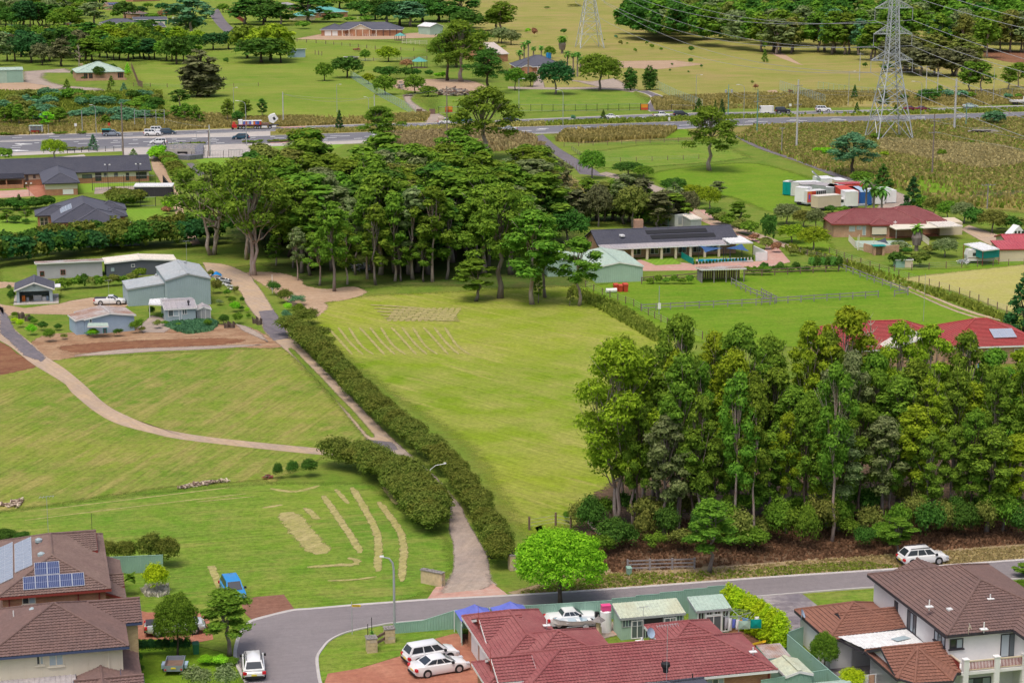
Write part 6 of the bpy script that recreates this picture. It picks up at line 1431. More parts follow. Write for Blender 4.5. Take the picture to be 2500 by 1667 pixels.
mb=MB();mb.box(-.9,-.8,.5,.5,.8,1.4);mb.build('body',M['red'],t);mb=MB();mb.box(-.7,-.6,1.4,.1,.6,2.1);mb.build('seat_cage',M['container_red'],t);mb=MB();[mb.bar((x,y,.3),(x,y,2.6),.1) for x in(-1.0,1.0) for y in(-.5,.5)];mb.build('mast',M['black'],t);mb=MB();[mb.tube([(u,-.85,.35),(u,-.6,.35)],.35,12) for u in(-.7,.9)];mb.build('wheels',M['tyre'],t)
t=empty('white_truck',GQ(9,2488,256),R(6),'pale grey flat tray truck at the right edge of the highway','truck',HG)
mb=MB();mb.box(-3,-1.1,1.0,1.5,1.1,1.5);mb.build('tray',M['fiberglass'],t);mb=MB();mb.prism([(1.6,-1),(3.2,-1),(3.2,1),(1.6,1)],.6,2.6);mb.build('cab',M['white'],t);mb=MB();[mb.tube([(u,-1.1,.45),(u,-.8,.45)],.45,14) for u in(-2,-1,2.4)];mb.build('wheels',M['tyre'],t)
t=empty('far_truck',GQ(42,765,425),R(90),'white truck cab parked by the distant trees at top left','truck');mb=MB();mb.box(-1.3,-1.3,.5,1.3,1.3,3.8);mb.build('cab',M['white'],t);mb=MB();mb.box(-1.33,-1,2.2,-1.3,1,3.2);mb.build('windscreen',M['glass'],t)
t=empty('far_van',GQ(42,380,560),R(90),'small white van parked before the distant low brick wing','van');mb=MB();mb.box(-1.2,-1.2,.4,1.2,1.2,3.2);mb.build('body',M['white'],t);mb=MB();mb.box(-1.23,-1,1.6,-1.2,1,2.3);mb.build('windscreen',M['glass'],t)
t=empty('box_trailer',GQ(15,1560,1455),R(93),'small dark blue box trailer with rusty floor on the lawn','trailer')
mb=MB();mb.box(-1.2,-.75,.45,1.1,.75,.5);mb.build('floor',M['timber_brown'],t)
mb=MB();mb.box(-1.22,-.78,.4,-1.17,.78,.88);mb.box(1.08,-.78,.4,1.13,.78,.88);mb.box(-1.17,-.78,.4,1.08,-.73,.88);mb.box(-1.17,.73,.4,1.08,.78,.88);mb.build('sides',M['tarp_blue'] if 0 else M['car_grey'],t)
for s in(-1,1):
 mb=MB();mb.tube([(0,s*.85,.33),(0,s*1.02,.33)],.32,16);mb.build('wheel',M['tyre'],t);mb=MB();mb.box(-.4,s*.95-.13,.62,.4,s*.95+.13,.68);mb.box(-.45,s*.95-.13,.35,-.4,s*.95+.13,.65);mb.build('mudguard',M['blue_wall'],t)
 mb=MB();mb.box(-1.26,s*.65-.07,.5,-1.22,s*.65+.07,.62);mb.build('tail_light',M['tail'],t)
mb=MB();mb.box(-1.26,-.2,.62,-1.225,.2,.74);mb.build('number_plate',M['plate'],t);mb=MB();mb.bar((1.1,-.5,.4),(2.2,0,.4),.06);mb.bar((1.1,.5,.4),(2.2,0,.4),.06);mb.build('drawbar',M['galv'],t)
t=empty('dinghy',GQ(24,1490,745),R(14),'white aluminium dinghy with pale blue inside and outboard motor on a trailer','boat')
xs=[-2.1,-1.6,-.8,.2,1.2,1.75];hw_=[.03,.42,.72,.8,.78,.74];tz=[1.12,1.02,.95,.9,.9,.9]
Vv=[];Ff=[]
for x_,w_,z_ in zip(xs,hw_,tz):Vv+=[(x_,-w_,z_),(x_,-w_*.7,z_-.45),(x_,0,.38),(x_,w_*.7,z_-.45),(x_,w_,z_)]
for i in range(5):
 for j in range(4):Ff.append((i*5+j,i*5+j+1,(i+1)*5+j+1,(i+1)*5+j))
mb=MB();mb.add(Vv,Ff);mb.f.append((25,26,27,28,29));mb.build('hull',M['fiberglass'],t)
Vi=[(x_*.97+.02,y_*.93,max(.55,z_-.0 if abs(y_)>w__*.9 else .58)) for (x_,y_,z_),w__ in zip(Vv,[w for w in hw_ for _ in range(5)])]
mb=MB();mb.add(Vi,Ff);mb.build('interior',M['blue_wall'] if 0 else M['container_teal'],t).data.materials[0]=plain('pale_blue',(.22,.52,.66),.5,.08)
mb=MB();[mb.box(x_-.15,-.65,.72,x_+.15,.65,.77) for x_ in(-.9,.2,1.2)];mb.build('thwart',M['white'],t)
mb=MB();[mb.tube([(Vv[i*5+j][0],Vv[i*5+j][1],Vv[i*5+j][2]+.01),(Vv[i*5+5+j][0],Vv[i*5+5+j][1],Vv[i*5+5+j][2]+.01)],.03,6) for i in range(5) for j in(0,4)];mb.build('gunwale',M['galv'],t)
mb=MB();mb.box(1.75,-.18,.85,2.1,.18,1.35);mb.bar((1.95,0,.95),(2.75,0,.75),.14);mb.box(2.6,-.15,.68,2.9,.15,.78);mb.build('outboard_motor',M['black'],t)
mb=MB();mb.bar((-2.9,0,.4),(1.6,0,.4),.08);mb.bar((-1,-.6,.4),(1.6,-.6,.4),.06);mb.bar((-1,.6,.4),(1.6,.6,.4),.06);[mb.tube([(.7,s*.85,.28),(.7,s*.7,.28)],.27,12) for s in(-1,1)];mb.build('trailer_frame',M['galv'],t)
tx=bpy.data.curves.new('registration','FONT')
t=empty('caravan',GQ(28,1620,1085),R(4),'old white caravan with brown stripe parked under the teal shade cloth','caravan')
mb=MB();mb.add([(-2.4,-1,.5),(2.4,-1,.5),(2.6,-1,1.4),(2.2,-1,2.5),(-2.3,-1,2.5),(-2.6,-1,1.5)]+[(-2.4,1,.5),(2.4,1,.5),(2.6,1,1.4),(2.2,1,2.5),(-2.3,1,2.5),(-2.6,1,1.5)],[(0,1,2,3,4,5),(11,10,9,8,7,6)]+[(i,(i+1)%6,6+(i+1)%6,6+i) for i in range(6)]);mb.build('body',M['fiberglass'],t)
mb=MB();mb.box(-1.6,-1.03,1.4,-.6,-1.0,2.0);mb.box(.3,-1.03,1.4,1.5,-1.0,2.0);mb.build('window',M['glass'],t);mb=MB();mb.box(-2.4,-1.02,1.0,2.4,-1.0,1.12);mb.build('stripe',M['timber_brown'],t)
t=empty('camper_trailer',GQ(28,2190,720),R(20),'white A-frame camper trailer with peaked roof at the right edge','camper')
mb=MB();mb.add([(-1.5,-1,.5),(1.9,-1,.5),(1.9,-1,1.3),(.3,-1,3.0),(-1.5,-1,1.3),(-1.5,1,.5),(1.9,1,.5),(1.9,1,1.3),(.3,1,3.0),(-1.5,1,1.3)],[(0,1,2,3,4),(9,8,7,6,5),(2,7,8,3),(3,8,9,4),(4,9,5,0),(1,6,7,2)]);mb.build('body',M['white'],t)
for u in(-.7,.1):
 mb=MB();mb.box(u,-1.03,1.3,u+.5,-1.0,2.0);mb.build('window',M['glass'],t)
mb=MB();mb.box(.9,-1.01,1.35,1.85,-.99,1.9);mb.build('skylight',M['glass'],t)
def bin_(k,x,y,lid,label,body='black',sc_=1.0,grp=None):
 t=empty('wheelie_bin',GQ(k,x,y),R(14),label,'bin',grp);mb=MB();mb.add([(-.25,-.3,0),(.25,-.3,0),(.25,.3,0),(-.25,.3,0),(-.3,-.38,.95),(.3,-.38,.95),(.3,.38,.95),(-.3,.38,.95)],[(0,3,2,1),(4,5,6,7),(0,1,5,4),(1,2,6,5),(2,3,7,6),(3,0,4,7)]);mb.build('bin_body',M[body],t)
 mb=MB();mb.add([(-.33,-.42,.95),(.33,-.42,.95),(.33,.42,.95),(-.33,.42,.95),(-.3,-.36,1.05),(.3,-.36,1.05),(.3,.3,1.12),(-.3,.3,1.12)],[(4,5,6,7),(0,1,5,4),(1,2,6,5),(2,3,7,6),(3,0,4,7)]);mb.build('lid',M[lid],t);t.scale=(sc_,)*3;return t
bin_(16,2105,452,'yellow','black wheelie bin with orange-yellow lid by the long hedge')
bin_(15,1745,1302,'green_paint','small dark green bin at the hedge end near the silver ute','green_paint',.9)
bin_(17,1077,605,'steel_green','green utility box at the left end of the timber rail fence','steel_green',.75)
bin_(7,960,1135,'container_red','first rusty red drum stack by the green shed corner','container_red',1.2)
bin_(7,1000,1138,'container_red','middle rusty red drum by the green shed corner','container_red',1.1)
bin_(7,1045,1138,'container_red','third rusty red drum by the green shed corner','container_red',1.3)
t=empty('storage_drum',GQ(7,920,1148),R(10),'white horizontal drum lying by the red drums','drum');mb=MB();mb.tube([(-.9,0,.4),(.9,0,.4)],.38,14);mb.build('drum_body',M['white'],t)
t=empty('clothes_line',inB(1.7,13.4),0,'rotary clothes line hung with washing beside the square shed','clothes line')
mb=MB();mb.cone((0,0),.05,.05,0,2.2,8);[mb.bar((0,0,2.2),(1.7*math.cos(a_),1.7*math.sin(a_),2.4),.04) for a_ in np.arange(.4,6.5,math.pi/2)]
for rr_ in(.8,1.25,1.65):
 for i in range(4):
  a_=.4+i*math.pi/2;b_=a_+math.pi/2;mb.bar((rr_*math.cos(a_),rr_*math.sin(a_),2.2+.1*rr_),(rr_*math.cos(b_),rr_*math.sin(b_),2.2+.1*rr_),.015)
mb.build('line_frame',M['galv'],t)
for i,(x_,y_,w_,hh,m_) in enumerate(((-1.3,-.7,.35,1.0,'lilac_wall'),(-1.0,-.9,.3,1.1,'white'),(-.7,-1.1,.3,.8,'tarp_blue'),(-.4,-1.2,.35,.9,'white'),(-.1,-1.35,.25,.5,'orange'),(-.2,-1.5,1.0,.75,'steel_green2'),(.85,-1.2,.95,.8,'container_teal'),(.2,-.9,.5,.4,'blue_paint'),(1.3,-.5,.4,.5,'white'))):
 mb=MB();mb.add([(x_,y_,2.3-hh),(x_+w_,y_+.05,2.3-hh),(x_+w_,y_+.05,2.32),(x_,y_,2.32),(x_+w_/2,y_-.06,2.3-hh/2)],[(0,1,4),(1,2,4),(2,3,4),(3,0,4)]);lab(mb.build('laundry_item',M[m_],loc=t.location),['lilac shirt hanging at the left of the clothes line','white shirt hanging second on the clothes line','navy top hanging on the clothes line','white top hanging fourth on the clothes line','small orange cloth on the clothes line','pale green towel hanging low on the clothes line','turquoise towel hanging at the right of the clothes line','blue cloth hanging inside the clothes line','white cloth at the right end of the clothes line'][i],'laundry')
t=empty('yellow_slide',inB(2.2,11.6),R(-55),'small yellow plastic slide under the clipped conifers','slide');mb=MB();mb.bar((0,0,.1),(1.6,0,.9),.4,.06);mb.bar((0,.2,.2),(1.6,.2,1.0),.05,.15);mb.bar((0,-.2,.2),(1.6,-.2,1.0),.05,.15);mb.build('chute',M['yellow'],t)
t=empty('ornament',inB(-9.9,17.0),R(14),'stone pagoda style garden ornament beside the dinghy','ornament');mb=MB();mb.cone((0,0),.35,.28,0,.9,4);mb.cone((0,0),.2,.25,.9,1.5,4);mb.build('pedestal',M['sandstone'],t);mb=MB();mb.cone((0,0),.65,.2,1.5,1.85,4);mb.cone((0,0),.1,.02,1.85,2.1,6);mb.build('cap',M['stone_grey'],t)
t=empty('water_tank',inB(-8.9,18.1),0,'small white tank beside the wide mossy shed','tank');mb=MB();mb.tube([(0,0,0),(0,0,1.9),(0,0,2.0)],[.5,.5,.3],14);mb.build('tank_body',M['white'],t)
t=empty('pink_box',inB(-8.9,18.1)[:2]+(2.0,),R(14),'bright pink plastic box on top of the white tank','box');mb=MB();mb.box(-.4,-.3,0,.4,.3,.45);mb.build('box_body',M['pink'],t);mb=MB();mb.box(-.42,-.32,.45,.42,.32,.5);mb.build('box_lid',M['pink'],t)
t=empty('marquee',inB(-18.7,19.8),R(14),'violet-blue fabric marquee roof behind the red roofed house','marquee')
for u0_ in(-3.1,.1):
 mb=MB();q=[(u0_,-1.4,2.0),(u0_+3.0,-1.4,2.0),(u0_+3.0,1.4,2.0),(u0_,1.4,2.0)];a_=(u0_+1.5,0,2.95);m_=[((q[i][0]+q[(i+1)%4][0])/2,(q[i][1]+q[(i+1)%4][1])/2,2.02) for i in range(4)]
 for i in range(4):mb.quad(q[i],m_[i],((m_[i][0]+a_[0])/2,(m_[i][1]+a_[1])/2,2.3),((q[i][0]+a_[0])/2,(q[i][1]+a_[1])/2,2.4));mb.quad(m_[i],q[(i+1)%4],((q[(i+1)%4][0]+a_[0])/2,(q[(i+1)%4][1]+a_[1])/2,2.4),((m_[i][0]+a_[0])/2,(m_[i][1]+a_[1])/2,2.3));mb.quad(((m_[i][0]+a_[0])/2,(m_[i][1]+a_[1])/2,2.3),((q[(i+1)%4][0]+a_[0])/2,(q[(i+1)%4][1]+a_[1])/2,2.4),a_);mb.quad(((q[i][0]+a_[0])/2,(q[i][1]+a_[1])/2,2.4),((m_[i][0]+a_[0])/2,(m_[i][1]+a_[1])/2,2.3),a_)
 mb.build('canopy',M['tarp_blue'],t)
 for u,v in((u0_,-1.4),(u0_+3,-1.4),(u0_,1.4),(u0_+3,1.4)):post(t,u,v,0,2.0,.04,'white')
def pillar(k,x,y,label,rot=14,w_=.42,hh=1.25,cap=True,lx=None):
 t=empty('stone_pillar',GQ(k,x,y),R(rot),label,'pillar');mb=MB();lx=lx or w_
 mb.box(-w_,-lx,-.2,w_,lx,hh);mb.build('core',M['sandstone'],t)
 me=None;rr=random.Random(int(x))
 for z in np.arange(.02,hh-.1,.3):
  for s in range(2):
   a0=-w_-.02
   while a0<w_-.1:
    b0=min(w_+.02,a0+rr.uniform(.25,.45));m2=MB();
    m2.box(a0+.01,-lx-.03-rr.random()*.02,z+.01,b0-.01,-lx+.02,z+.28) if s==0 else m2.box(w_-.02,a0*lx/w_+.01,z+.01,w_+.03+rr.random()*.02,b0*lx/w_-.01,z+.28)
    m2.build('stone',M['sandstone'] if rr.random()<.75 else M['tan_wall'],t);a0=b0
 if cap:
  mb=MB();mb.box(-w_-.07,-lx-.07,hh,w_+.07,lx+.07,hh+.07);mb.build('cap_stone',M['stone_grey'],t);m3=MB().tube([(0,0,0),(0,0,.09)],[.09,.05],6).mesh('pebble',M['stone_grey'])
  for i in range(10):link('pebble',m3,t,(rr.uniform(-w_,w_),rr.uniform(-lx,lx),hh+.06))
 return t
pillar(36,225,500,'pale stone pillar with dark cap nearest the kerb on the corner lawn')
pillar(36,590,300,'pale stone pillar with dark cap next to the green fence end')
p1=GQ(36,225,500);p2=GQ(36,590,300)
t=empty('timber_rails',(p1.x,p1.y,0),math.atan2(p2.y-p1.y,p2.x-p1.x),'two weathered timber rails between the two stone pillars','rail')
d_=(p2-p1).length
for z in(.45,.95):
 mb=MB();mb.bar((.35,.1,z),(d_-.35,.1,z),.09,.24);mb.build('rail',M['timber_brown'],t)
p1=GQ(16,1570,705);t=pillar(16,1590,690,'low curved stone wall on the lawn left of the gravel driveway',60,.25,1.3,True,1.15);
pillar(17,50,555,'stone gate pillar half hidden between hedge and bright tree',14,.45,1.5)
t=empty('street_sign',GQ(16,875,1135),0,'yellow street name sign on a thin grey pole','street sign')
mb=MB();mb.cone((0,0),.035,.03,0,3.0,8);mb.build('pole',M['galv'],t);mb=MB();mb.box(.02,-.015,2.55,.78,.015,2.75);mb.build('sign_plate',M['yellow'],t)
mb=MB();[mb.box(.1+i*.085,-.02,2.6,.15+i*.085,-.016,2.7) for i in range(7)];mb.build('lettering',M['dark'],t)
# == FENCES, POLES, TOWERS, WIRES
def colorbond(pts,hs,label,k=None,world=True,steps=False,mat='steel_green',group=None):
 """metal sheet fence: pts world (x,y); hs heights at points; panels 2.35 m, each a part with ribs"""
 P=[Vector(p[:2]) for p in pts];o=P[0]
 t=empty('metal_fence',(o.x,o.y,0),0,label,'fence',group)
 for i in range(len(P)-1):
  a,b=P[i],P[i+1];L=(b-a).length;n=max(1,round(L/2.35));d=(b-a).normalized();nn=Vector((d.y,-d.x))
  for j in range(n):
   p=a+d*(L*j/n);q=a+d*(L*(j+1)/n);h0=hs[i]+(hs[i+1]-hs[i])*j/n;h1=hs[i]+(hs[i+1]-hs[i])*(j+1)/n
   if steps:h1=h0=(h0+h1)/2
   m=12;V=[];r0=p-o;r1=q-o;mb=MB()
   for s in range(m+1):
    c=r0.lerp(r1,s/m);hh=h0+(h1-h0)*s/m
    for e,of in((0,0),(.35,0),(.45,.035),(.8,.035),(.9,0)):
     if s==m and e>0:break
     c2=r0.lerp(r1,(s+e)/m);V.append((c2.x+nn.x*of,c2.y+nn.y*of,hh+(h1-h0)*e/m))
   nV=len(V);mb.v=[(x,y,.03) for x,y,z in V]+[(x,y,z-.05) for x,y,z in V];mb.f=[(s,s+1,nV+s+1,nV+s) for s in range(nV-1)]
   f=mb.build('fence_panel',M[mat],t)
   mb=MB();mb.bar((r0.x,r0.y,h0-.03),(r1.x,r1.y,h1-.03),.07,.06);mb.box(r1.x-.03,r1.y-.03,0,r1.x+.03,r1.y+.03,max(h0,h1)+.02);mb.build('capping',M[mat],t)
 return t
B_=inB
colorbond([B_(-27,22.05),B_(-24.5,22.0),B_(-21.5,21.9)],[1.0,1.05,1.8],'green metal fence that steps down toward the street lamp')
colorbond([B_(-21.5,21.9),B_(-21.6,19.0),B_(-21.9,17.7)],[1.8,1.8,1.8],'short green metal fence return beside the garage')
colorbond([B_(-21.5,21.9),B_(-7.5,21.0)],[1.8,1.8],'long green metal fence behind the dinghy and marquee')
colorbond([B_(-7.5,21.0),B_(3.6,20.6)],[1.9,2.5],'stepped green metal fence behind the two garden sheds',steps=True)
colorbond([inC(-8.6,12.3),inC(-8.35,4.2)],[1.8,1.8],'green metal fence beside the white house garage wall')
colorbond([inC(-8.35,4.2),inC(-8.1,-3)],[1.8,1.8],'green metal fence running down to the frame foot by the white house')
colorbond([inC(-8.4,12.5),inC(-6.7,13.4)],[1.9,1.9],'short green metal gate panel at the white garage corner')
colorbond([inC(-14.5,3.1),inC(-8.4,4.0)],[1.8,1.8],'green metal fence in front of the gabled garden shed')
p=GQ(15,1045,560);q=GQ(15,1450,560)
p=GQ(15,1075,595);q=GQ(15,1452,580);colorbond([(p.x-2,p.y-.3),(q.x,q.y)],[1.75,1.75],'pale green metal fence panel behind the round shrub')
def fence(name,pts,k,label,sp=2.4,hh=1.25,rails=(.5,1.1),pm='timber_grey',pw=.13,rw=(.05,.14),group=None,cat='fence',bars=0,mesh=None,railmat=None,round_=False,thin=False):
 W=[GQ(k,*p) if len(p)==2 else GQ(*p) for p in pts];o=W[0].copy()
 t=empty(name,(o.x,o.y,0),0,label,cat,group);pm_=MB();pm_.box(-pw/2,-pw/2,-.2,pw/2,pw/2,hh);pme=pm_.mesh('post',M[pm]);k_=0
 for i in range(len(W)-1):
  a,b=W[i]-o,W[i+1]-o;L=(b-a).length;n=max(1,round(L/sp))
  for j in range(n+(1 if i==len(W)-2 else 0)):
   q=a.lerp(b,j/n);link('post',pme,t,(q.x,q.y,0),math.atan2(b.y-a.y,b.x-a.x))
  if thin:
   mb=MB()
   for z in rails:mb.bar((a.x,a.y,z),(b.x,b.y,z),rw[0],rw[1])
   mb.build('wires',M[railmat or 'wire'],t)
  else:
   for j in range(n):
    p,q=a.lerp(b,j/n),a.lerp(b,(j+1)/n)
    for z in rails:
     mb=MB();sg=random.uniform(-.03,.03);mb.bar((p.x,p.y,z+sg),(q.x,q.y,z-sg),rw[0],rw[1]);mb.build('rail',M[railmat or pm],t)
  if bars:
   mb=MB();m=int(L/bars)
   for j in range(m):
    q=a.lerp(b,j/m);mb.box(q.x-.012,q.y-.012,.1,q.x+.012,q.y+.012,hh)
   lab(mb.build('bars',M[pm],t),kind='stuff')
  if mesh:
   mb=MB();
   z=.15
   while z<hh:mb.bar((a.x,a.y,z),(b.x,b.y,z),.018,.018);z+=mesh
   m=int(L/(mesh*1.6))
   for j in range(m):
    q=a.lerp(b,j/m);mb.bar((q.x,q.y,.1),(q.x,q.y,hh),.016,.016)
   lab(mb.build('wire_mesh',M[railmat or pm],t),kind='stuff')
 return t
fence('rail_fence',[(17,1065,570),(17,1660,552)],9,'weathered three rail timber fence on the verge before the grove',sp=2.1,hh=1.15,rails=(.28,.65,1.0),pw=.17,rw=(.06,.13),pm='timber_grey')
fence('paddock_fence',[(7,1190,1310),(7,2334,1255)],9,'grey two rail paddock fence from the corner post to the middle',sp=2.3,hh=1.15,rails=(.5,1.0))
fence('paddock_fence',[(8,-2,1255),(8,1035,1190)],9,'grey two rail paddock fence ending at the gap near the track',sp=2.3,hh=1.15,rails=(.5,1.0))
fence('paddock_fence',[(8,1180,1182),(8,1298,1170)],9,'short grey rail fence section right of the paddock gap',sp=2.3,hh=1.15,rails=(.5,1.0))
fence('paddock_fence',[(7,1990,1075),(7,2160,1165),(7,2334,1230)],9,'grey rail fence running down from the horse shelter',sp=2.4,hh=1.2,rails=(.5,1.05))
fence('paddock_fence',[(8,-5,1170),(8,130,1240)],9,'grey rail fence end meeting the long paddock fence',sp=2.4,hh=1.2,rails=(.5,1.05))
fence('paddock_fence',[(8,690,940),(8,1000,1060),(8,1300,1165)],9,'grey rail fence running beside the two wheel track',sp=2.5,hh=1.2,rails=(.5,1.05))
fence('paddock_fence',[(7,1190,1070),(7,1720,1030)],9,'dark timber rail fence left of the horse shelter',sp=2.4,hh=1.2,rails=(.6,1.1),pm='timber_brown')
fence('paddock_fence',[(7,2105,1005),(8,0,1000),(8,680,960)],9,'dark timber rail fence right of the horse shelter under shrubs',sp=2.4,hh=1.2,rails=(.6,1.1),pm='timber_brown')
WR=dict(thin=True,rw=(.02,.02),pm='timber_brown',pw=.11,hh=1.2,rails=(.4,.75,1.1))
fence('wire_fence',[(7,690,1100),(7,840,1170),(7,1120,1270),(7,1250,1350),(7,1420,1440),(13,1460,270)],9,'leaning old post and wire fence along the field edge',sp=3,**WR)
fence('wire_fence',[(8,330,800),(8,560,860),(8,760,900)],9,'wire fence beside the drive under the red tiled bungalow',sp=3,**WR)
fence('wire_fence',[(8,600,800),(8,800,870),(8,1130,980),(8,1490,1085),(8,1850,1195),(8,2180,1330)],9,'long wire fence between track and hay paddock',sp=3,**WR)
fence('wire_fence',[(8,1180,960),(8,1640,930),(8,2334,900)],9,'wire fence between house yard and hay paddock',sp=3,**WR)
fence('wire_fence',[(8,1850,330),(8,2334,290)],9,'wire fence in rough grass at the right',sp=4,**WR)
fence('wire_fence',[(8,1880,290),(8,2334,285)],9,'second wire fence in rough grass at the right edge',sp=4,**WR)
fence('wire_fence',[(3,500,1310),(3,1640,1260)],9,'post and wire fence behind the golden bank',sp=4,**WR)
fence('wire_fence',[(3,570,1340),(3,640,1390),(3,700,1400)],9,'short wire fence beside the sunken road',sp=3,**WR)
fence('wire_fence',[(3,860,1450),(3,1700,1420)],9,'dark wire fence across the green paddock',sp=4,**WR)
fence('wire_fence',[(3,330,1420),(3,520,1470),(3,640,1530)],9,'post fence along the near side of the sunken road',sp=3,**WR)
fence('wire_fence',[(2,300,370),(2,640,395),(2,1080,440),(2,1540,465)],9,'long paddock fence in front of the homestead',sp=7,**{**WR,'pw':.22,'hh':1.6})
fence('wire_fence',[(2,930,550),(2,1200,545),(2,1540,530)],9,'dark rail fence behind the arched garden gate',sp=6,**{**WR,'pw':.2,'hh':1.6,'rw':(.06,.1)})
fence('wire_fence',[(2,545,490),(2,605,498)],9,'tiny stock gate in the far paddock',sp=4,**{**WR,'pw':.2,'hh':2})
fence('wire_fence',[(1,1190,770),(1,1640,785),(1,2300,770)],9,'thin fence across the left paddock',sp=8,**{**WR,'pw':.15,'hh':1.4})
fence('wire_fence',[(17,190,205),(17,425,165),(17,560,190)],9,'short old timber post fence behind the bright round tree',sp=7,**{**WR,'pw':.16,'hh':1.4})
fence('mesh_fence',[(2,860,690),(2,1120,860),(2,1400,1010),(2,1440,1020)],9,'long pale grey-green mesh fence running down to the highway gate',sp=3.5,hh=2.6,rails=(.1,2.5),thin=True,rw=(.05,.05),pm='steel_green2',pw=.09,mesh=.5,railmat='blue_wall')
fence('mesh_fence',[(3,1320,790),(3,1500,880),(3,1730,970)],9,'mesh fence right of the curved driveway',sp=3.2,hh=3.0,rails=(.1,2.9),thin=True,rw=(.05,.05),pm='steel_green2',pw=.09,mesh=.6,railmat='steel_green2')
fence('mesh_fence',[(4,160,800),(4,560,935)],9,'slanting mesh fence panel left of the large tower',sp=3,hh=3.2,rails=(.1,3.1),thin=True,rw=(.05,.05),pm='steel_green2',pw=.09,mesh=.6,railmat='blue_wall')
fence('mesh_fence',[(4,500,790),(4,780,830),(4,1000,850)],9,'faint mesh fence behind the slanting one',sp=3,hh=2.5,rails=(.1,2.4),thin=True,rw=(.05,.05),pm='steel_green2',pw=.09,mesh=.7,railmat='steel_green2')
fence('mesh_fence',[(4,1900,870),(4,2334,860)],9,'mesh fence in front of the scrub at far right',sp=5,hh=2.8,rails=(.1,2.7),thin=True,rw=(.04,.04),pm='galv',pw=.1,mesh=.7,railmat='galv')
fence('mesh_fence',[(32,230,330),(32,430,325),(32,640,320),(32,800,315)],9,'tall wire fence above the golden verge at left',sp=11,hh=5.0,rails=(2.8,3.8,4.9),thin=True,rw=(.05,.05),pm='galv',pw=.18,railmat='galv')
BF=dict(sp=3.4,hh=2.1,rails=(.15,2.0),thin=True,rw=(.06,.06),pm='black',pw=.12)
fence('steel_fence',[(3,105,990),(3,600,990),(3,1180,983),(3,1250,985)],9,'black steel bar fence along the lawn above the highway',bars=.35,**BF)
fence('steel_fence',[(3,1455,990),(3,1650,998)],9,'black steel bar fence right of the curved driveway',bars=.35,**BF)
fence('steel_fence',[(2,1645,1010),(2,1900,1008)],9,'black steel fence right of the farm entrance gate',bars=.35,**BF)
fence('steel_fence',[(33,-10,1060),(33,420,1050),(33,1100,1030),(33,1260,1022)],9,'black steel bar fence on the strip of lawn below the footpath',bars=.35,**{**BF,'pw':.08})
fence('steel_fence',[(32,1320,930),(32,1930,910),(32,2300,905)],9,'black mesh fence right of the stone headwall',bars=.4,**{**BF,'hh':1.9})
fence('steel_fence',[(32,795,690),(32,860,930)],9,'dark fence running down the left side of the stone bank',bars=.2,**{**BF,'sp':2})
fence('steel_fence',[(32,930,705),(32,1480,690)],9,'thin black fence on top of the stone bank',**{**BF,'sp':2.2,'hh':1.5})
fence('steel_fence',[(31,1290,745),(31,1700,715),(31,2340,700)],9,'thin black footpath fence with wide posts at left',**{**BF,'sp':2.2,'hh':1.3,'rails':(1.2,.6)})
fence('steel_fence',[(21,1400,530),(21,2350,520)],9,'tall black play court fence by the brick building',bars=.5,**{**BF,'sp':4,'hh':3.4,'rails':(.2,1.7,3.3),'pw':.1})
fence('steel_fence',[(21,2130,775),(21,2352,765)],9,'black bar fence behind the small garden lawn',bars=.3,**{**BF,'hh':1.9})
fence('steel_fence',[(5,1275,290),(5,1355,395)],9,'dark solid fence panel beside the brick lane',bars=.12,**{**BF,'sp':2,'hh':2.2})
t=fence('paling_fence',[(41,2290,1190),(42,130,1500),(42,200,1530)],9,'brown paling fence running down right of the green roofed bungalow',sp=6,hh=2.2,rails=(.4,1.8),pm='timber_brown',pw=.12,bars=.18)
fence('paling_fence',[(42,1680,180),(42,1800,300),(42,1990,420)],9,'red and grey boundary fence beyond the side road',sp=5,hh=2.4,rails=(.4,2.0),pm='redtrim',pw=.2,bars=.3,rw=(.1,.8))
fence('white_fence',[(2,1320,390),(2,1475,398),(2,1540,396)],9,'round cream yard fence beside the small gazebo',sp=3,hh=2.,rails=(.5,1.1,1.8),pm='cream',pw=.15)
fence('edge_kerb',[(8,1940,800),(8,2334,895)],9,'thin white edging in the hay paddock corner',sp=30,hh=.3,rails=(.2,),pm='white')if 0 else None
for (k_,x_,y_,lb) in ((2,1530,1018,'brown entrance gate at the end of the farm track'),(3,1215,985,'yellow and red banner on the fence beside the curved driveway'),(2,1735,1005,'yellow and red banner on the fence behind the utility pole')):
 t=empty('banner' if 'banner' in lb else 'gate',GQ(k_,x_,y_),R(4),lb,'banner' if 'banner' in lb else 'gate')
 if 'banner' in lb:
  mb=MB();mb.box(-1.1,-.15,.9,1.1,-.1,2.0);mb.build('upper_panel',M['orange'],t);mb=MB();mb.box(-1.1,-.15,.2,1.1,-.1,.88);mb.build('lower_panel',M['container_red'],t)
  mb=MB();[mb.box(-.9,-.17,z,.9,-.155,z+.12) for z in(1.65,1.3,1.0)];mb.build('text_lines',M['yellow'],t)
  mb=MB();mb.cone((-1.1,0),.06,.06,0,2.2,6);mb.cone((1.1,0),.06,.06,0,2.2,6);mb.build('posts',M['black'],t)
 else:
  for s in(-1,1):
   mb=MB();mb.box(s*2-.9,-.15,0,s*2+.9,.15,1.6);mb.build('gate_leaf',M['timber_brown'],t)
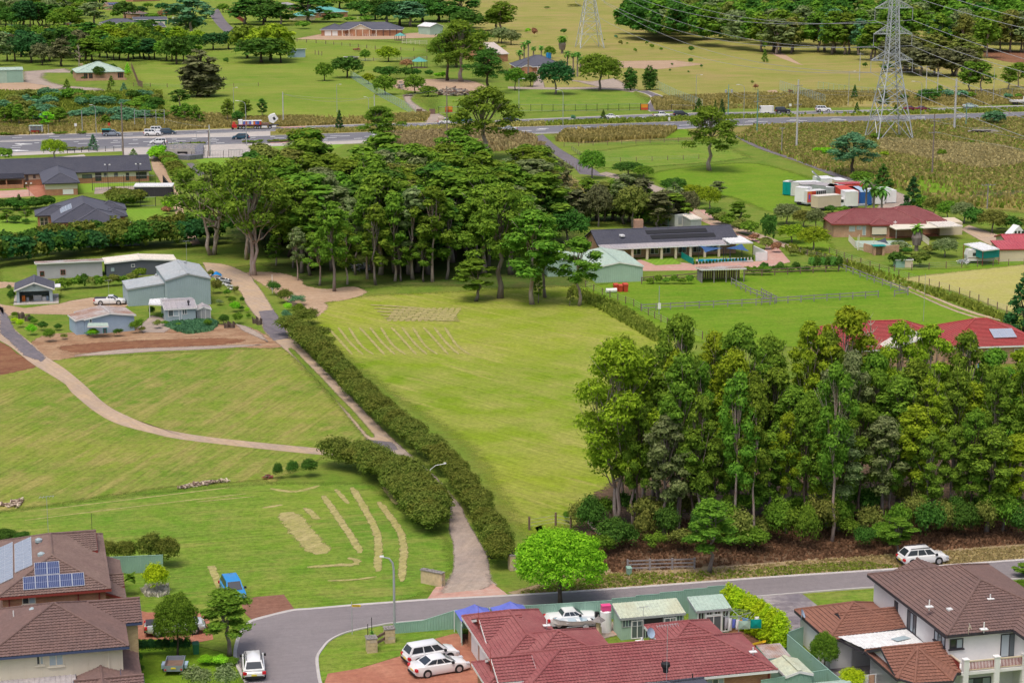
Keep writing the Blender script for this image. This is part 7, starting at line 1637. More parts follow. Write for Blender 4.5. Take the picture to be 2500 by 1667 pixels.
def pole(k,x,y,ytop,label,r=.16,mat='timber_pole',arms=(),cat='utility pole',name='utility_pole',lean=0,group=None,xf=False):
 b=GQ(k,x,y);hh=(y-ytop)/C[k][2]/S(Q(k,x,y)[1])/.97
 t=empty(name,b,R(8),label,cat,group);mb=MB();mb.tube([(0,0,-.5),(0,0,hh)],[r*1.15,r*.8],10);mb.build('pole_shaft',M[mat],t)
 for z,wd in arms:
  mb=MB();mb.bar((-wd/2,-.15,hh-z),(wd/2,-.15,hh-z),.1,.12);mb.build('crossarm',M['timber_grey'],t)
  mb=MB();[mb.cone((u,-.15),.06,.04,hh-z+.06,hh-z+.26,8) for u in(-wd/2+.1,-wd/6,wd/6,wd/2-.1)];mb.build('insulators',M['galv'],t)
 if xf:
  for u in(-.9,.9):
   mb=MB();mb.cone((u,-.3),.35,.35,hh-xf-.9,hh-xf,12);mb.build('transformer',M['galv'],t)
 return t,hh
def lamp(k,x,y,ytop,label,reach=1.6,mat='galv',curve=True,r=.09,head=.7):
 b=GQ(k,x,y);hh=(y-ytop)/C[k][2]/S(Q(k,x,y)[1])/.97
 t=empty('street_lamp',b,R(8),label,'street lamp','street lamps along the roads');mb=MB()
 s=1 if reach>0 else -1;re=abs(reach)
 pts=[(0,0,-.3),(0,0,hh-1.2*min(1,re)),(s*re*.08,0,hh-.6*min(1,re)),(s*re*.35,0,hh-.15),(s*re*.8,0,hh)] if curve else [(0,0,-.3),(0,0,hh),(s*re,0,hh+.05)]
 mb.tube(pts,[r,r*.8,r*.7,r*.6,r*.5] if curve else [r,r*.7,r*.5],8);mb.build('lamp_pole',M[mat],t)
 mb=MB();x0=s*re*.75;mb.add([(x0,-.14,hh-.04),(x0+s*head,-.1,hh),(x0+s*head,.1,hh),(x0,.14,hh-.04),(x0,-.14,hh+.1),(x0+s*head,-.1,hh+.1),(x0+s*head,.1,hh+.1),(x0,.14,hh+.1)],[(0,3,2,1),(4,5,6,7),(0,1,5,4),(1,2,6,5),(2,3,7,6),(3,0,4,7)]);mb.build('lamp_head',M['white'],t);return t
lamp(16,1252,1095,430,'tall curved street lamp on the corner lawn by the green fence',-1.15,r=.12,head=.35)
t=lamp(12,1558,1390,1140,'hooked white lamp post rising between the two driveway hedges',2.2,r=.06,head=.25,mat='white')
lamp(1,858,1195,945,'galvanised street lamp left of the teal topped utility truck',-1.,head=.9)
lamp(33,328,820,0,'curved highway lamp in front of the flatbed truck',-2.2,head=1)
lamp(3,490,1165,815,'curved highway lamp below the dark spreading tree',-1.5,head=1)
lamp(3,98,1048,715,'straight arm highway lamp at the left of the bar fence',1.3,curve=False,head=.9)
lamp(3,2098,1125,768,'curved highway lamp right of the two green poles',-2,head=1)
lamp(4,1412,1075,738,'curved highway lamp right of the large tower',-3,head=1)
lamp(3,1673,960,680,'thin far lamp with long arm above the curved driveway',1.8,curve=False)
lamp(4,768,938,648,'thin far lamp with long arm left of the large tower',2.,curve=False)
lamp(4,2058,918,618,'far lamp post with long arm near the right edge',2.2,curve=False)
lamp(2,740,1000,762,'faint lamp with short arm left of the conical roadside tree',1.1,curve=False)
lamp(2,1022,970,868,'short curved lamp behind the round roadside tree',-1.0,head=.8)
lamp(1,2085,1075,792,'pale green lamp pole behind the truck',.8,curve=False,mat='galv')
lamp(4,790,1140,1140-1,'x',1) if 0 else None
pole(31,1578,310,-65*0-60,'slim grey lamp pole left of the bus shelter scrub',.12,'galv',name='steel_pole',cat='pole')
PB={}
PB['a']=pole(1,1098,1385,930,'weathered timber pole in front of the long dark roof',.2)
PB['b']=pole(32,1650,880,395,'thin dark pole beside the pale concrete pole at the footpath',.12,'timber_brown')
PB['c']=pole(32,1668,870,295,'pale concrete pole at the left footpath',.22,'conc_pole')
PB['d']=pole(2,262,1095,830,'grey pole just right of the tilted truck cab',.17,'conc_pole')
PB['e']=pole(2,1720,1275,785,'tall weathered timber pole in front of the farm entrance',.18,xf=0)
PB['f']=pole(2,1073,950,848,'short grey pole top behind the round tree',.17,'conc_pole')
PB['g']=pole(3,1960,1045,765,'green-grey pole left of the curved lamp',.14,'green_pole',xf=1.5)
PB['h']=pole(3,2217,1195,815,'greenish pole with crossarm right of the curved lamp',.15,'green_pole',arms=((3.3,2.2),))
PB['i']=pole(4,308,1328,732,'tall pale concrete pole left of the large tower',.24,'conc_pole',arms=((1.6,2.2),(6.6,2.0)))
PB['j']=pole(4,1713,1165,715,'thick pale concrete pole right of the large tower',.3,'conc_pole',arms=((2.4,1.6),))
PB['k']=pole(4,1515,1568,1035,'tall timber pole with white insulators in the brown rough grass',.17,'timber_pole',arms=((1.6,2.2),(4.4,2.6)))
PB['l']=pole(4,1462,800,598,'pale pole with wide crossarm behind the highway',.14,'conc_pole',arms=((.3,2.3),))
PB['m']=pole(4,1560,880,648,'second pale pole with crossarm behind the highway',.13,'conc_pole',arms=((.4,2.3),))
PB['n']=pole(4,868,720,480,'slim pole with crossarm at the forest edge',.14,'conc_pole',arms=((.5,2.2),))
PB['o']=pole(4,1815,1140,930,'green pole with small crossarm right of the thick concrete pole',.13,'green_pole',arms=((.2,1.5),))
PB['p']=pole(4,175,1370,1145,'short old pole with forked insulators in rough grass',.13,'timber_grey',arms=((.2,1.4),))
PB['q']=pole(8,2005,400,185,'pole with wide crossarm in the right hand rough paddock',.13,'timber_grey',arms=((.25,3.0),))
PB['r']=pole(7,1345,1340,1090,'thin white pole with meter box at the paddock corner',.06,'galv')
PB['s']=pole(6,165,1150,990,'slim white pole with pale box at the top of the hedge',.05,'white')
PB['t']=pole(8,1438,1400,985,'very thin aerial mast in the green paddock',.03,'galv',name='aerial_mast',cat='mast')
PB['u']=pole(7,1428,560,340,'thin green aerial mast behind the verandah house',.05,'green_pole',name='aerial_mast',cat='mast')
PB['v']=pole(1,948,540,410,'thin mast behind the green roofed bungalow',.04,'galv',name='aerial_mast',cat='mast')
PB['w']=pole(8,852,770,645,'thin white post beside the pool fence',.05,'white',name='sail_post',cat='post')
for kk,w_,zz in (('s',.35,.6),('r',.45,.9)):
 t=PB[kk][0];mb=MB();mb.box(-w_/2,-.25,zz,w_/2,-.06,zz+.9);mb.build('meter_box',M['white'],t)
for k_,x_,y_,y1 in ((21,1635,480,135),(21,2098,400,118),(21,443,610,420)):
 b=GQ(k_,x_,y_);hh=(y_-y1)/C[k_][2]/10.6;t=empty('floodlight',b,0,{135:'tall thin twin floodlight pole left of the play court',118:'twin floodlight pole at the right of the play court',420:'short dark pole by the brick court wall'}[y1],'floodlight');mb=MB();mb.cone((0,0),.06,.05,0,hh,6);mb.bar((-.5,0,hh-.1),(.5,0,hh-.1),.06);mb.build('pole_shaft',M['dark'],t);mb=MB();mb.box(-.7,-.15,hh-.2,-.35,.1,hh+.05);mb.box(.35,-.15,hh-.2,.7,.1,hh+.05);mb.build('light_heads',M['white'],t)
def sign(k,x,y,ytop,mat,label,w_=.7,hh=.8):
 b=GQ(k,x,y);H_=(y-ytop)/C[k][2]/S(Q(k,x,y)[1]);t=empty('road_sign',b,R(6),label,'road sign');mb=MB();mb.cone((0,0),.05,.05,0,H_,6);mb.build('post',M['galv'],t);mb=MB();mb.box(-w_/2,-.08,H_-hh,w_/2,-.05,H_);mb.build('sign_plate',M[mat],t)
sign(31,1455,370,170,'white','small white and red road sign right of the bus shelter');sign(31,2090,290,160,'container_red','triangular red road sign above the teal topped truck');sign(31,930,370,190,'galv','thin bus stop pole right of the shelter',.15,.3)
sign(32,1415,640,440,'galv','thin sign pole on the highway median',.1,.2);sign(3,1435,1150,1045,'white','white sign on the near verge of the highway',.6,1.0);sign(4,252,970,925,'white','small white round sign by the far verge',.8,.8)
def tower(k,x,y,rot,base,label,s=1.0):
 b=GQ(k,x,y);t=empty('lattice_tower',b,R(rot),label,'tower','high voltage lattice towers');hb=base/2;h1=21.8*s;w1=1.6*s
 def half(z):
  return hb+(w1-hb)*z/h1 if z<h1 else w1+(.9*s-w1)*(z-h1)/(17*s)
 cs=((-1,-1),(1,-1),(1,1),(-1,1))
 for a,c in cs:
  mb=MB()
  zs=[0,h1,38.5*s]
  for z0,z1 in zip(zs,zs[1:]):mb.bar((a*half(z0),c*half(z0),z0),(a*half(z1),c*half(z1),z1),.24,.24)
  mb.build('leg',M['pylon'],t)
 mb=MB();lv=[0,5.6,10.8,14.4,17.4,19.8,21.8];lv=[z*s for z in lv];z=lv[-1]
 while z<38*s:z+=1.85*s;lv.append(z)
 for i in range(len(lv)-1):
  z0,z1=lv[i],lv[i+1];a0,a1=half(z0),half(z1);wd=.15 if z0<h1 else .1
  for j in range(4):
   p,q=cs[j],cs[(j+1)%4]
   P0=Vector((p[0]*a0,p[1]*a0,z0));Q0=Vector((q[0]*a0,q[1]*a0,z0));P1=Vector((p[0]*a1,p[1]*a1,z1));Q1=Vector((q[0]*a1,q[1]*a1,z1))
   if i==0:
    m=(P1+Q1)/2;mb.bar(P0,m,wd);mb.bar(Q0,m,wd)
   else:mb.bar(P0,Q1,wd);mb.bar(Q0,P1,wd)
   if i in(0,1,2,6) or z0>h1 and i%4==0:mb.bar(P1,Q1,wd)
 mb.build('bracing',M['pylon'],t);tips=[]
 for z,hw_ in ((21.8*s,6.0*s),(28.9*s,5.5*s),(35.8*s,5.4*s)):
  mb=MB()
  for sd in(-1,1):
   tip=Vector((sd*hw_,0,z));w_=half(z);zt=z+2.3*s;wt=half(zt)
   for c in(-1,1):
    A=Vector((sd*w_,c*w_,z));T=Vector((sd*wt,c*wt,zt));mb.bar(A,tip,.14);mb.bar(T,tip,.14)
    for f in(.25,.5,.75):mb.bar(A.lerp(tip,f),T.lerp(tip,f),.07);mb.bar(A.lerp(tip,f-.2),T.lerp(tip,f),.07)
   for f in(.2,.45,.7):mb.bar(Vector((sd*w_,-w_,z)).lerp(tip,f),Vector((sd*w_,w_,z)).lerp(tip,f),.07)
   tips.append(tip)
  mb.build('crossarm',M['pylon'],t)
 mb=MB()
 for sd in(-1,1):
  for c in(-1,1):mb.bar((sd*.9*s,c*.9*s,38.3*s),(sd*4.6*s,0,42*s),.12);mb.bar((-sd*.2,c*.5,38.3*s),(sd*4.6*s,0,42*s),.1)
  for f in(.3,.6):mb.bar((sd*.9*s+f*3.7*s*sd,0,38.3*s+f*3.7*s),(sd*.9*s*(1-f)+sd*4.6*s*f,0,38.9*s+f*3.1*s),.08)
 mb.bar((-.9*s,-.9*s,38.3*s),(.9*s,-.9*s,38.3*s),.14);mb.bar((-.9*s,.9*s,38.3*s),(.9*s,.9*s,38.3*s),.14);mb.build('peak',M['pylon'],t)
 out=[]
 for tip in tips:
  mb=MB();mb.cone((tip.x,0),.09,.07,tip.z-3.3*s,tip.z,8);mb.build('insulator_string',M['galv'],t)
  a=R(rot);x_,y_=tip.x,tip.z;out.append(Vector((b.x+tip.x*math.cos(a),b.y+tip.x*math.sin(a),tip.z-3.3*s)))
 for sd in(-1,1):
  a=R(rot);out.append(Vector((b.x+sd*4.6*s*math.cos(a),b.y+sd*4.6*s*math.sin(a),42*s)))
 return t,out
T1,w1_=tower(4,1130,1248,11,10.2,'large steel lattice tower standing right of centre below the highway')
T2,w2_=tower(3,728,427,10,11.2,'distant steel lattice tower cut off by the top edge of the picture',1.1)
T3o=GQ(4,1130,1248)+(GQ(4,1130,1248)-GQ(3,728,427))*.9
off=T3o-GQ(4,1130,1248);w3_=[p+Vector((off.x,off.y,0)) for p in w1_]
def wire(a,b,sag,label,r=.035,name='power_line',n=24,mat='wire'):
 mb=MB();pts=[]
 for i in range(n+1):
  f=i/n;p=a.lerp(b,f);p.z-=4*sag*f*(1-f);pts.append(p)
 mb.tube(pts,r,4,False);return lab(mb.build(name,M[mat]),label,'power line','overhead wires')
nm=['lower left','lower right','middle left','middle right','upper left','upper right','left earth','right earth']
for i in range(8):
 wire(w2_[i],w1_[i],9,'%s conductor strung between the two lattice towers'%nm[i],.06);wire(w1_[i],w3_[i],8,'%s conductor leaving the large tower toward the right'%nm[i],.06)
def ptop(kk,dz=0):
 t,hh=PB[kk];return Vector(t.location)+Vector((0,0,hh-dz))
for a,b,dz,lb in (('n','l',.4,'forest edge pole to far pole'),('l','m',.4,'between the two far crossarm poles'),('i','h',1.5,'from tall concrete pole to green pole'),('g','h',1,'between the two green poles'),('j','i',2.4,'between the two tall concrete poles'),('k','o',1.5,'from brown grass pole to green pole'),('j','o',2,'from thick pole to green pole')):
 for d_ in(0,.9):wire(ptop(a,dz+d_),ptop(b,dz+d_),1.2,'thin wire %s, %s strand'%(lb,'upper' if d_==0 else 'lower'),.022)
wire(ptop('d',.5),ptop('f',.5),2.0,'thin dark wire drooping over the left paddock',.03);wire(ptop('e',.6),ptop('d',.6),2,'thin wire from the timber pole over the highway',.02);wire(ptop('a',.5),ptop('c',.5),1.,'thin wire between the two left footpath poles',.02)
for d_,yy in((0,150),(2.5,160)):
 wire(ptop('k',1.6+d_),Vector((190,330,14-d_)),3,'thin wire running right from the brown grass pole, %s strand'%('upper' if d_==0 else 'lower'),.025)
# == TREES AND OTHER PLANTS
def leafcloud(blobs,n,size,asp,rng,up=.25,rnd=.6,low=.3,shell=.7,sprig=0):
 """blobs: (cx,cy,cz,rx,ry,rz); n leaves in all -> diamond faces, tip attribute"""
 B=np.array(blobs,dtype=float);area=(B[:,3]*B[:,4]+B[:,3]*B[:,5]+B[:,4]*B[:,5]);idx=rng.choice(len(B),n,p=area/area.sum())
 d=rng.normal(size=(n,3));d/=np.linalg.norm(d,axis=1)[:,None]
 flip=(d[:,2]<0)&(rng.random(n)<1-low);d[flip,2]*=-1
 rad=shell+(1.04-shell)*rng.random(n)**.6
 C_=B[idx,:3];Rr=B[idx,3:]
 lump=.84+.16*np.sin(d[:,0]*9+idx*1.7)*np.sin(d[:,1]*9+idx*2.3)+.12*np.sin(d[:,2]*11+idx)
 p=C_+d*Rr*(rad*lump)[:,None]
 nr=d/Rr;nr/=np.linalg.norm(nr,axis=1)[:,None];nr=nr*.9+rng.normal(size=(n,3))*rnd*.5+np.array([0,0,up]);nr/=np.linalg.norm(nr,axis=1)[:,None]
 r=rng.normal(size=(n,3));t=np.cross(nr,r);t/=np.linalg.norm(t,axis=1)[:,None]+1e-9;b=np.cross(nr,t)
 a=size*(.55+.75*rng.random(n))[:,None];V=np.stack([p-t*a,p-b*a*asp,p+t*a,p+b*a*asp],1).reshape(-1,3)
 z0,z1=B[:,2].min()-B[:,5].max(),(B[:,2]+B[:,5]).max()
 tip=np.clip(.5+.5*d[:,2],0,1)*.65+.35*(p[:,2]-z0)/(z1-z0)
 return V,np.repeat(tip,4)
def cloudmesh(name,blobs,n,size,asp,seed,**k):
 V,tip=leafcloud(blobs,n,size,asp,np.random.default_rng(seed),**k);Fq=np.arange(len(V)).reshape(-1,4)
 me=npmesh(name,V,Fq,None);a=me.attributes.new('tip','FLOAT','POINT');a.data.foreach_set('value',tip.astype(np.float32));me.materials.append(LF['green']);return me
def trunkmesh(name,H,blobs,r0,seed,split=.35,lean=0,nl=9,multi=1,bark='bark_pale'):
 rr=random.Random(seed);mb=MB();tops=sorted(blobs,key=lambda b:-b[2])
 for m in range(multi):
  ax=lean+(rr.uniform(-.18,.18) if multi>1 else rr.uniform(-.04,.04));ay=rr.uniform(-.08,.08)
  base=(rr.uniform(-.3,.3)*(multi>1),rr.uniform(-.3,.3)*(multi>1));pts=[];zt=H*(.8 if multi==1 else .7);nseg=7
  for i in range(nseg+1):
   f=i/nseg;pts.append((base[0]+ax*zt*f+rr.uniform(-.02,.02)*H*(i>0),base[1]+ay*zt*f+rr.uniform(-.02,.02)*H*(i>0),zt*f-(.3 if i==0 else 0)))
  R0=r0/math.sqrt(multi);mb.tube(pts,[R0*(1.25 if i==0 else 1-.78*i/nseg) for i in range(nseg+1)],7)
  bl=tops[m::multi][:nl]
  for b in bl:
   f=max(split,min(.8,(b[2]/H)*rr.uniform(.5,.72)));i=f*H/zt*nseg;i=min(nseg-1.01,i);j=int(i);p=Vector(pts[j]).lerp(Vector(pts[j+1]),i-j);q=Vector(b[:3])
   m1=p.lerp(q,.4)+Vector((0,0,-.03*H));rb=R0*(.55-.35*f);mb.tube([p,m1,p.lerp(q,.75),q+Vector((0,0,b[5]*.4))],[rb,rb*.7,rb*.45,rb*.2],5)
   for _ in range(2):
    e=q+Vector((rr.uniform(-1,1)*b[3],rr.uniform(-1,1)*b[4],rr.uniform(.0,.9)*b[5]));mb.tube([m1.lerp(q,.4),e],[rb*.4,rb*.12],4)
 return mb.mesh(name,M[bark],True)
def B_gum(seed,H,Wd,lo=.42,n=17,br=.2,flat=.75):
 rr=random.Random(seed);bl=[]
 for i in range(n):
  f=lo+(1-lo)*((i+.5)/n)**.9;f=min(.95,f);pr=math.sin(math.pi*min(1,max(.05,(f-lo+.12)/(1.12-lo))))**.7;a=i*2.4+rr.uniform(-.6,.6);r=Wd/2*pr*rr.uniform(.35,.85)*(1 if i<n-2 else .3)
  b=Wd*br*rr.uniform(.75,1.25);bl.append((r*math.cos(a),r*math.sin(a),H*f-b*.4,b,b,b*flat*rr.uniform(.8,1.2)))
 return bl
def B_dome(seed,H,Wd,lo=.2,n=34,br=.17):
 rr=random.Random(seed);bl=[];z0=H*lo;hh=H-z0
 for i in range(n):
  t=(i+.5)/n;ph=math.acos(1-1.35*t);a=i*2.39996;b=Wd*br*rr.uniform(.8,1.25);k=.82*rr.uniform(.9,1.05)
  bl.append((Wd/2*k*math.sin(ph)*math.cos(a),Wd/2*k*math.sin(ph)*math.sin(a),z0+hh*.38+hh*.5*k*math.cos(ph),b,b,b*.8))
 bl.append((0,0,z0+hh*.4,Wd*.3,Wd*.3,hh*.35));return bl
def B_cone(seed,H,Wd,lo=.04,n=26,pw=.8):
 rr=random.Random(seed);bl=[]
 for i in range(n):
  f=(i+.5)/n;r=Wd/2*(1-f)**pw*.72;a=i*2.4;b=Wd*.2*(1-f*.6)*rr.uniform(.85,1.2);bl.append((r*math.cos(a),r*math.sin(a),H*(lo+(1-lo)*f*.95),b,b,b*1.2))
 return bl
def B_col(seed,H,Wd,lo=.05,n=26):
 rr=random.Random(seed);bl=[]
 for i in range(n):
  f=(i+.5)/n;r=Wd/2*.6*min(1,(1.1-f)*2.2)*rr.uniform(.6,1);a=i*2.4;b=Wd*.24*rr.uniform(.85,1.2)*min(1,(1.15-f)*1.8);bl.append((r*math.cos(a),r*math.sin(a),H*(lo+(.93-lo)*f),b,b,b*1.5))
 return bl
def B_shrub(seed,H,Wd,n=14):
 rr=random.Random(seed);bl=[]
 for i in range(n):
  a=i*2.4;r=Wd/2*.62*math.sqrt((i+.3)/n);b=Wd*.22*rr.uniform(.8,1.3);z=H*(.30+.42*(1-(r/(Wd/2))**2))*rr.uniform(.8,1.1);bl.append((r*math.cos(a),r*math.sin(a),z,b,b,H*.27*rr.uniform(.8,1.2)))
 return bl
TP={}
def defproto(kind,H,Wd,fn,n,size,asp=.55,r0=None,bark='bark_pale',nv=2,tr={},**k):
 TP[kind]=[]
 for v in range(nv):
  sd_=hash((kind,v))&0xffff if 0 else sum(map(ord,kind))*13+v*101;bl=fn(sd_,H,Wd)
  me=cloudmesh('crown_'+kind,bl,n,size,asp,sd_,**k);tm=trunkmesh('trunk_'+kind,H,bl,r0,sd_,bark=bark,**tr) if r0 else None
  TP[kind].append((me,tm,H,Wd))
defproto('gumN',20,10,lambda s,H,W:B_gum(s,H,W,.36,24,.17,.72),12500,.24,.5,.34,nv=4,tr=dict(nl=12),shell=.45)
defproto('gumS',20,6.5,lambda s,H,W:B_gum(s,H,W,.38,22,.19,1.05),8000,.24,.5,.26,nv=4,tr=dict(nl=9),shell=.45,bark='bark_grey')
defproto('gumHero',19,12,lambda s,H,W:B_gum(s,H,W,.34,26,.15,.72),15000,.22,.5,.42,nv=1,tr=dict(nl=14,multi=3,split=.2),shell=.45)
defproto('broadN',8,8.8,lambda s,H,W:B_dome(s,H,W,.16,60,.115),22000,.15,.45,.22,nv=2,tr=dict(nl=8,split=.12),bark='bark_dark',shell=.6,low=.5)
defproto('shrubN',3.5,3.8,lambda s,H,W:B_shrub(s,H,W,16),5200,.11,.6,nv=4,shell=.6)
defproto('shrubL',3.5,3.8,lambda s,H,W:B_shrub(s,H,W,11),1900,.14,.55,nv=3,shell=.3)
defproto('coneN',6,3.6,lambda s,H,W:B_cone(s,H,W,.14,40,.55),9000,.11,.5,.14,nv=2,bark='bark_grey',shell=.6)
defproto('cypN',3.8,1.9,lambda s,H,W:B_col(s,H,W,.05,24),5200,.085,.5,nv=2,shell=.75)
defproto('gumM',17,8,lambda s,H,W:B_gum(s,H,W,.38,19,.18,.8),4200,.34,.5,.28,nv=4,tr=dict(nl=8),shell=.4)
defproto('slimM',16,5,lambda s,H,W:B_gum(s,H,W,.3,17,.2,1.1),3000,.33,.5,.2,nv=3,tr=dict(nl=6),shell=.4,bark='bark_grey')
defproto('bigM',19,15,lambda s,H,W:B_gum(s,H,W,.38,26,.15,.72),6500,.36,.5,.5,nv=3,tr=dict(nl=12,split=.25),shell=.4)
defproto('paleM',19,15,lambda s,H,W:B_gum(s,H,W,.45,26,.15,.65),6000,.33,.5,.6,nv=2,tr=dict(nl=14,multi=3,split=.22),shell=.4)
defproto('broadM',8,8,lambda s,H,W:B_dome(s,H,W,.2,28,.17),3800,.28,.5,.25,nv=3,tr=dict(nl=6,split=.15),bark='bark_grey',shell=.55)
defproto('shrubM',2.6,3,lambda s,H,W:B_shrub(s,H,W,10),1300,.19,.6,nv=4,shell=.5)
defproto('coneM',10,5,lambda s,H,W:B_cone(s,H,W,.06,24,.8),2600,.25,.5,.15,nv=2,bark='bark_dark',shell=.55)
defproto('colM',9,4,lambda s,H,W:B_col(s,H,W,.08,20),2400,.25,.5,.15,nv=2,bark='bark_dark',shell=.6)
defproto('gumF',17,9,lambda s,H,W:B_gum(s,H,W,.35,15,.22,.85),1500,.6,.55,.35,nv=4,tr=dict(nl=5),shell=.45)
defproto('broadF',9,9,lambda s,H,W:B_dome(s,H,W,.15,20,.19),1500,.5,.55,.3,nv=3,tr=dict(nl=4,split=.15),bark='bark_dark',shell=.55)
defproto('shrubF',3,3.6,lambda s,H,W:B_shrub(s,H,W,8),450,.38,.6,nv=3,shell=.5)
defproto('conF',12,6,lambda s,H,W:B_cone(s,H,W,.05,18,.7),1100,.5,.5,.2,nv=2,bark='bark_dark',shell=.55)
defproto('colF',14,5,lambda s,H,W:B_col(s,H,W,.12,16),1200,.5,.45,.25,nv=2,bark='bark_dark',shell=.45)
CATN={'gum':'gum_tree','slim':'gum_tree','big':'gum_tree','pale':'gum_tree','broad':'broadleaf_tree','shrub':'shrub','cone':'conifer','con':'conifer','cyp':'cypress','col':'conifer'}
rt_=random.Random(11)
WIDE={'gumN':1.15,'gumS':1.15,'gumM':1.3,'slimM':1.35,'bigM':1.2,'paleM':1.2,'gumHero':1.18,'gumF':1.35,'broadF':1.3,'broadM':1.12,'shrubF':1.3,'colF':1.3,'shrubM':1.15,'conF':1.2,'coneM':1.2,'colM':1.25}
def plant(kind,X,Y,hh,wd,leafc,label,group=None,name=None,bark=None,lean=0,v=None):
 wd*=WIDE.get(kind,1)
 pr=TP[kind];me,tm,H,Wd=pr[rt_.randrange(len(pr)) if v is None else v]
 nm=name or next(CATN[c] for c in ('slim','shrub','broad','big','pale','gum','cone','con','cyp','col') if kind.startswith(c))
 cat='shrub' if nm in('shrub','hedge_shrub','bush') else('tree' if 'conifer' not in nm and nm!='cypress' else 'conifer tree')
 rz=rt_.random()*6.28;s=(wd/Wd,wd/Wd,hh/H)
 if tm is None:
  o=link(nm,me,None,(X,Y,-.05),rz,s);lab(o,label,cat,group)
  o.material_slots[0].link='OBJECT';o.material_slots[0].material=LF[leafc];return o
 t=empty(nm,(X,Y,0),rz,label,cat,group);t.scale=s
 if lean:t.rotation_euler=(0,lean,rz if v is None else 0)
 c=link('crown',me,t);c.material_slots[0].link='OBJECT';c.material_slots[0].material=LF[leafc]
 q=link('trunk',tm,t)
 if bark:q.material_slots[0].link='OBJECT';q.material_slots[0].material=M[bark]
 return t
def tree(k,x,yb,yt,wpx,kind,leafc,label,group=None,**kw):
 px,py=Q(k,x,yb);p=G(px,py);z=C[k][2];s=S(py);return plant(kind,p.x,p.y,(yb-yt)/z/s/.965,wpx/z/s,leafc,label,group,**kw)
def ordn(n):return ['first','second','third','fourth','fifth','sixth','seventh','eighth','ninth','tenth'][n-1] if n<=10 else '%d%s'%(n,'th' if 10<n%100<20 else {1:'st',2:'nd',3:'rd'}.get(n%10,'th'))
HUE={'olive':'olive','green':'green','yellow':'yellow-green','bright':'bright green','dark':'dark green','deep':'very dark green','blue':'blue-green','grey':'grey-green','brown':'brownish','scrub':'dull green','hedge':'dark green','gold':'golden green','lime':'lime green','autumn':'reddish','palm':'green'}
def row(items,where,group,kindword='tree'):
 """items (k,x,yb,yt,w,kind,leaf) -> labelled from left to right by the way they look and where they stand"""
 its=sorted(items,key=lambda i:Q(i[0],i[1],0)[0]);n=len(its)
 for i,it in enumerate(its):
  k,x,yb,yt,wp,kind,lc=it[:7];hm=(yb-yt)/C[k][2]/S(Q(k,x,yb)[1])
  sz='tall' if hm>15 else 'medium' if hm>7 else 'small' if hm>3 else 'low'
  tree(k,x,yb,yt,wp,kind,lc,'%s %s %s, %s from left, %s'%(sz,HUE[lc],kindword,ordn(i+1),where),group,**(it[7] if len(it)>7 else {}))
U_=lambda a,b:rt_.uniform(a,b)
g=[(9,1503,1282,822,235,'gumHero','yellow',dict(v=0)),(9,1570,1240,838,130,'gumN','olive'),(9,1520,1235,815,120,'gumN','olive'),(9,1650,1262,760,150,'gumN','olive'),(9,1800,1238,782,155,'gumN','olive'),(9,1735,1225,800,120,'gumN','yellow'),(9,1868,1215,812,130,'gumN','olive'),(9,1965,1220,778,120,'gumN','yellow'),(9,2058,1210,742,165,'gumN','yellow'),(9,2010,1215,800,120,'gumN','olive'),(9,2120,1215,850,120,'gumN','green'),(9,2184,1200,776,125,'gumN','yellow'),(9,2257,1190,786,130,'gumN','yellow'),(9,2346,1185,800,120,'gumN','olive'),(9,2413,1185,842,140,'gumN','green'),(9,2484,1180,845,140,'gumN','yellow'),(9,1595,1225,900,120,'gumS','olive'),(9,2570,1180,860,140,'gumN','olive')]
row(g,'back line of the gum grove','gum trees of the roadside grove','gum tree')
ls=['olive','olive','green','yellow','grey']
g=[]
for i in range(21):
 x=1560+i*47+U_(-16,16);g.append((9,x,1262+U_(-14,14)-(x-1500)*.02,905+U_(-55,55),U_(85,125),'gumS' if i%3 else 'gumN',ls[rt_.randrange(5)]))
row(g,'middle line of the gum grove','gum trees of the roadside grove','gum tree')
g=[]
for i in range(22):
 x=1570+i*44+U_(-16,16);rgt=max(0,(x-1950)/550);g.append((9,x,1312+U_(-12,12)-(x-1500)*.022,1010+U_(-45,60)+rgt*30,U_(80,125),'gumS' if i%2 else 'gumN',ls[rt_.randrange(5)],dict(bark='bark_grey' if i%3 else 'bark_dark')))
row(g,'front line of the gum grove','gum trees of the roadside grove','gum tree')
for i,(x,yb,yt,wp) in enumerate(((1655,1305,860,110),(1545,1290,1000,100),(1795,1330,900,90),(1835,1330,930,80),(2030,1325,880,95),(1705,1315,960,90))):
 tree(9,x,yb,yt,wp,'gumS','olive' if i%2 else 'green','slim gum with bare pale trunk showing, %s from left at the grove edge'%ordn(i+1),'pale trunked gums at the grove edge',bark='bark_pale')
g=[]
for i in range(34):
 x=1440+i*33+U_(-9,9);yb=1352-(x-1440)*.026+U_(-26,10);g.append((9,x,yb,yb-U_(55,125),U_(60,110),'shrubL' if i%2 else 'shrubN',('scrub','green','scrub','dark','olive')[rt_.randrange(5)]))
row(g,'outer scrub of the gum grove','undergrowth shrubs along the grove','understorey shrub')
g=[]
for i in range(22):
 x=1430+i*50+U_(-20,20);yb=1290-(x-1440)*.03+U_(-20,20);g.append((9,x,yb,yb-U_(50,110),U_(70,120),'shrubL',('scrub','green','dark')[rt_.randrange(3)]))
row(g,'inner scrub of the gum grove','undergrowth shrubs inside the grove','understorey shrub')
tree(9,1731,1399,1213,118,'gumS','green','young soft green tree standing alone in front of the grove fence',v=1,bark='bark_grey')
tree(18,1215,440,90,290,'gumS','green','young bright tree behind the white station wagon',bark='bark_grey')
tree(17,520,135,25,70,'shrubN','green','small upright shrub behind the bright round tree')
lg=GQ(17,700,130);
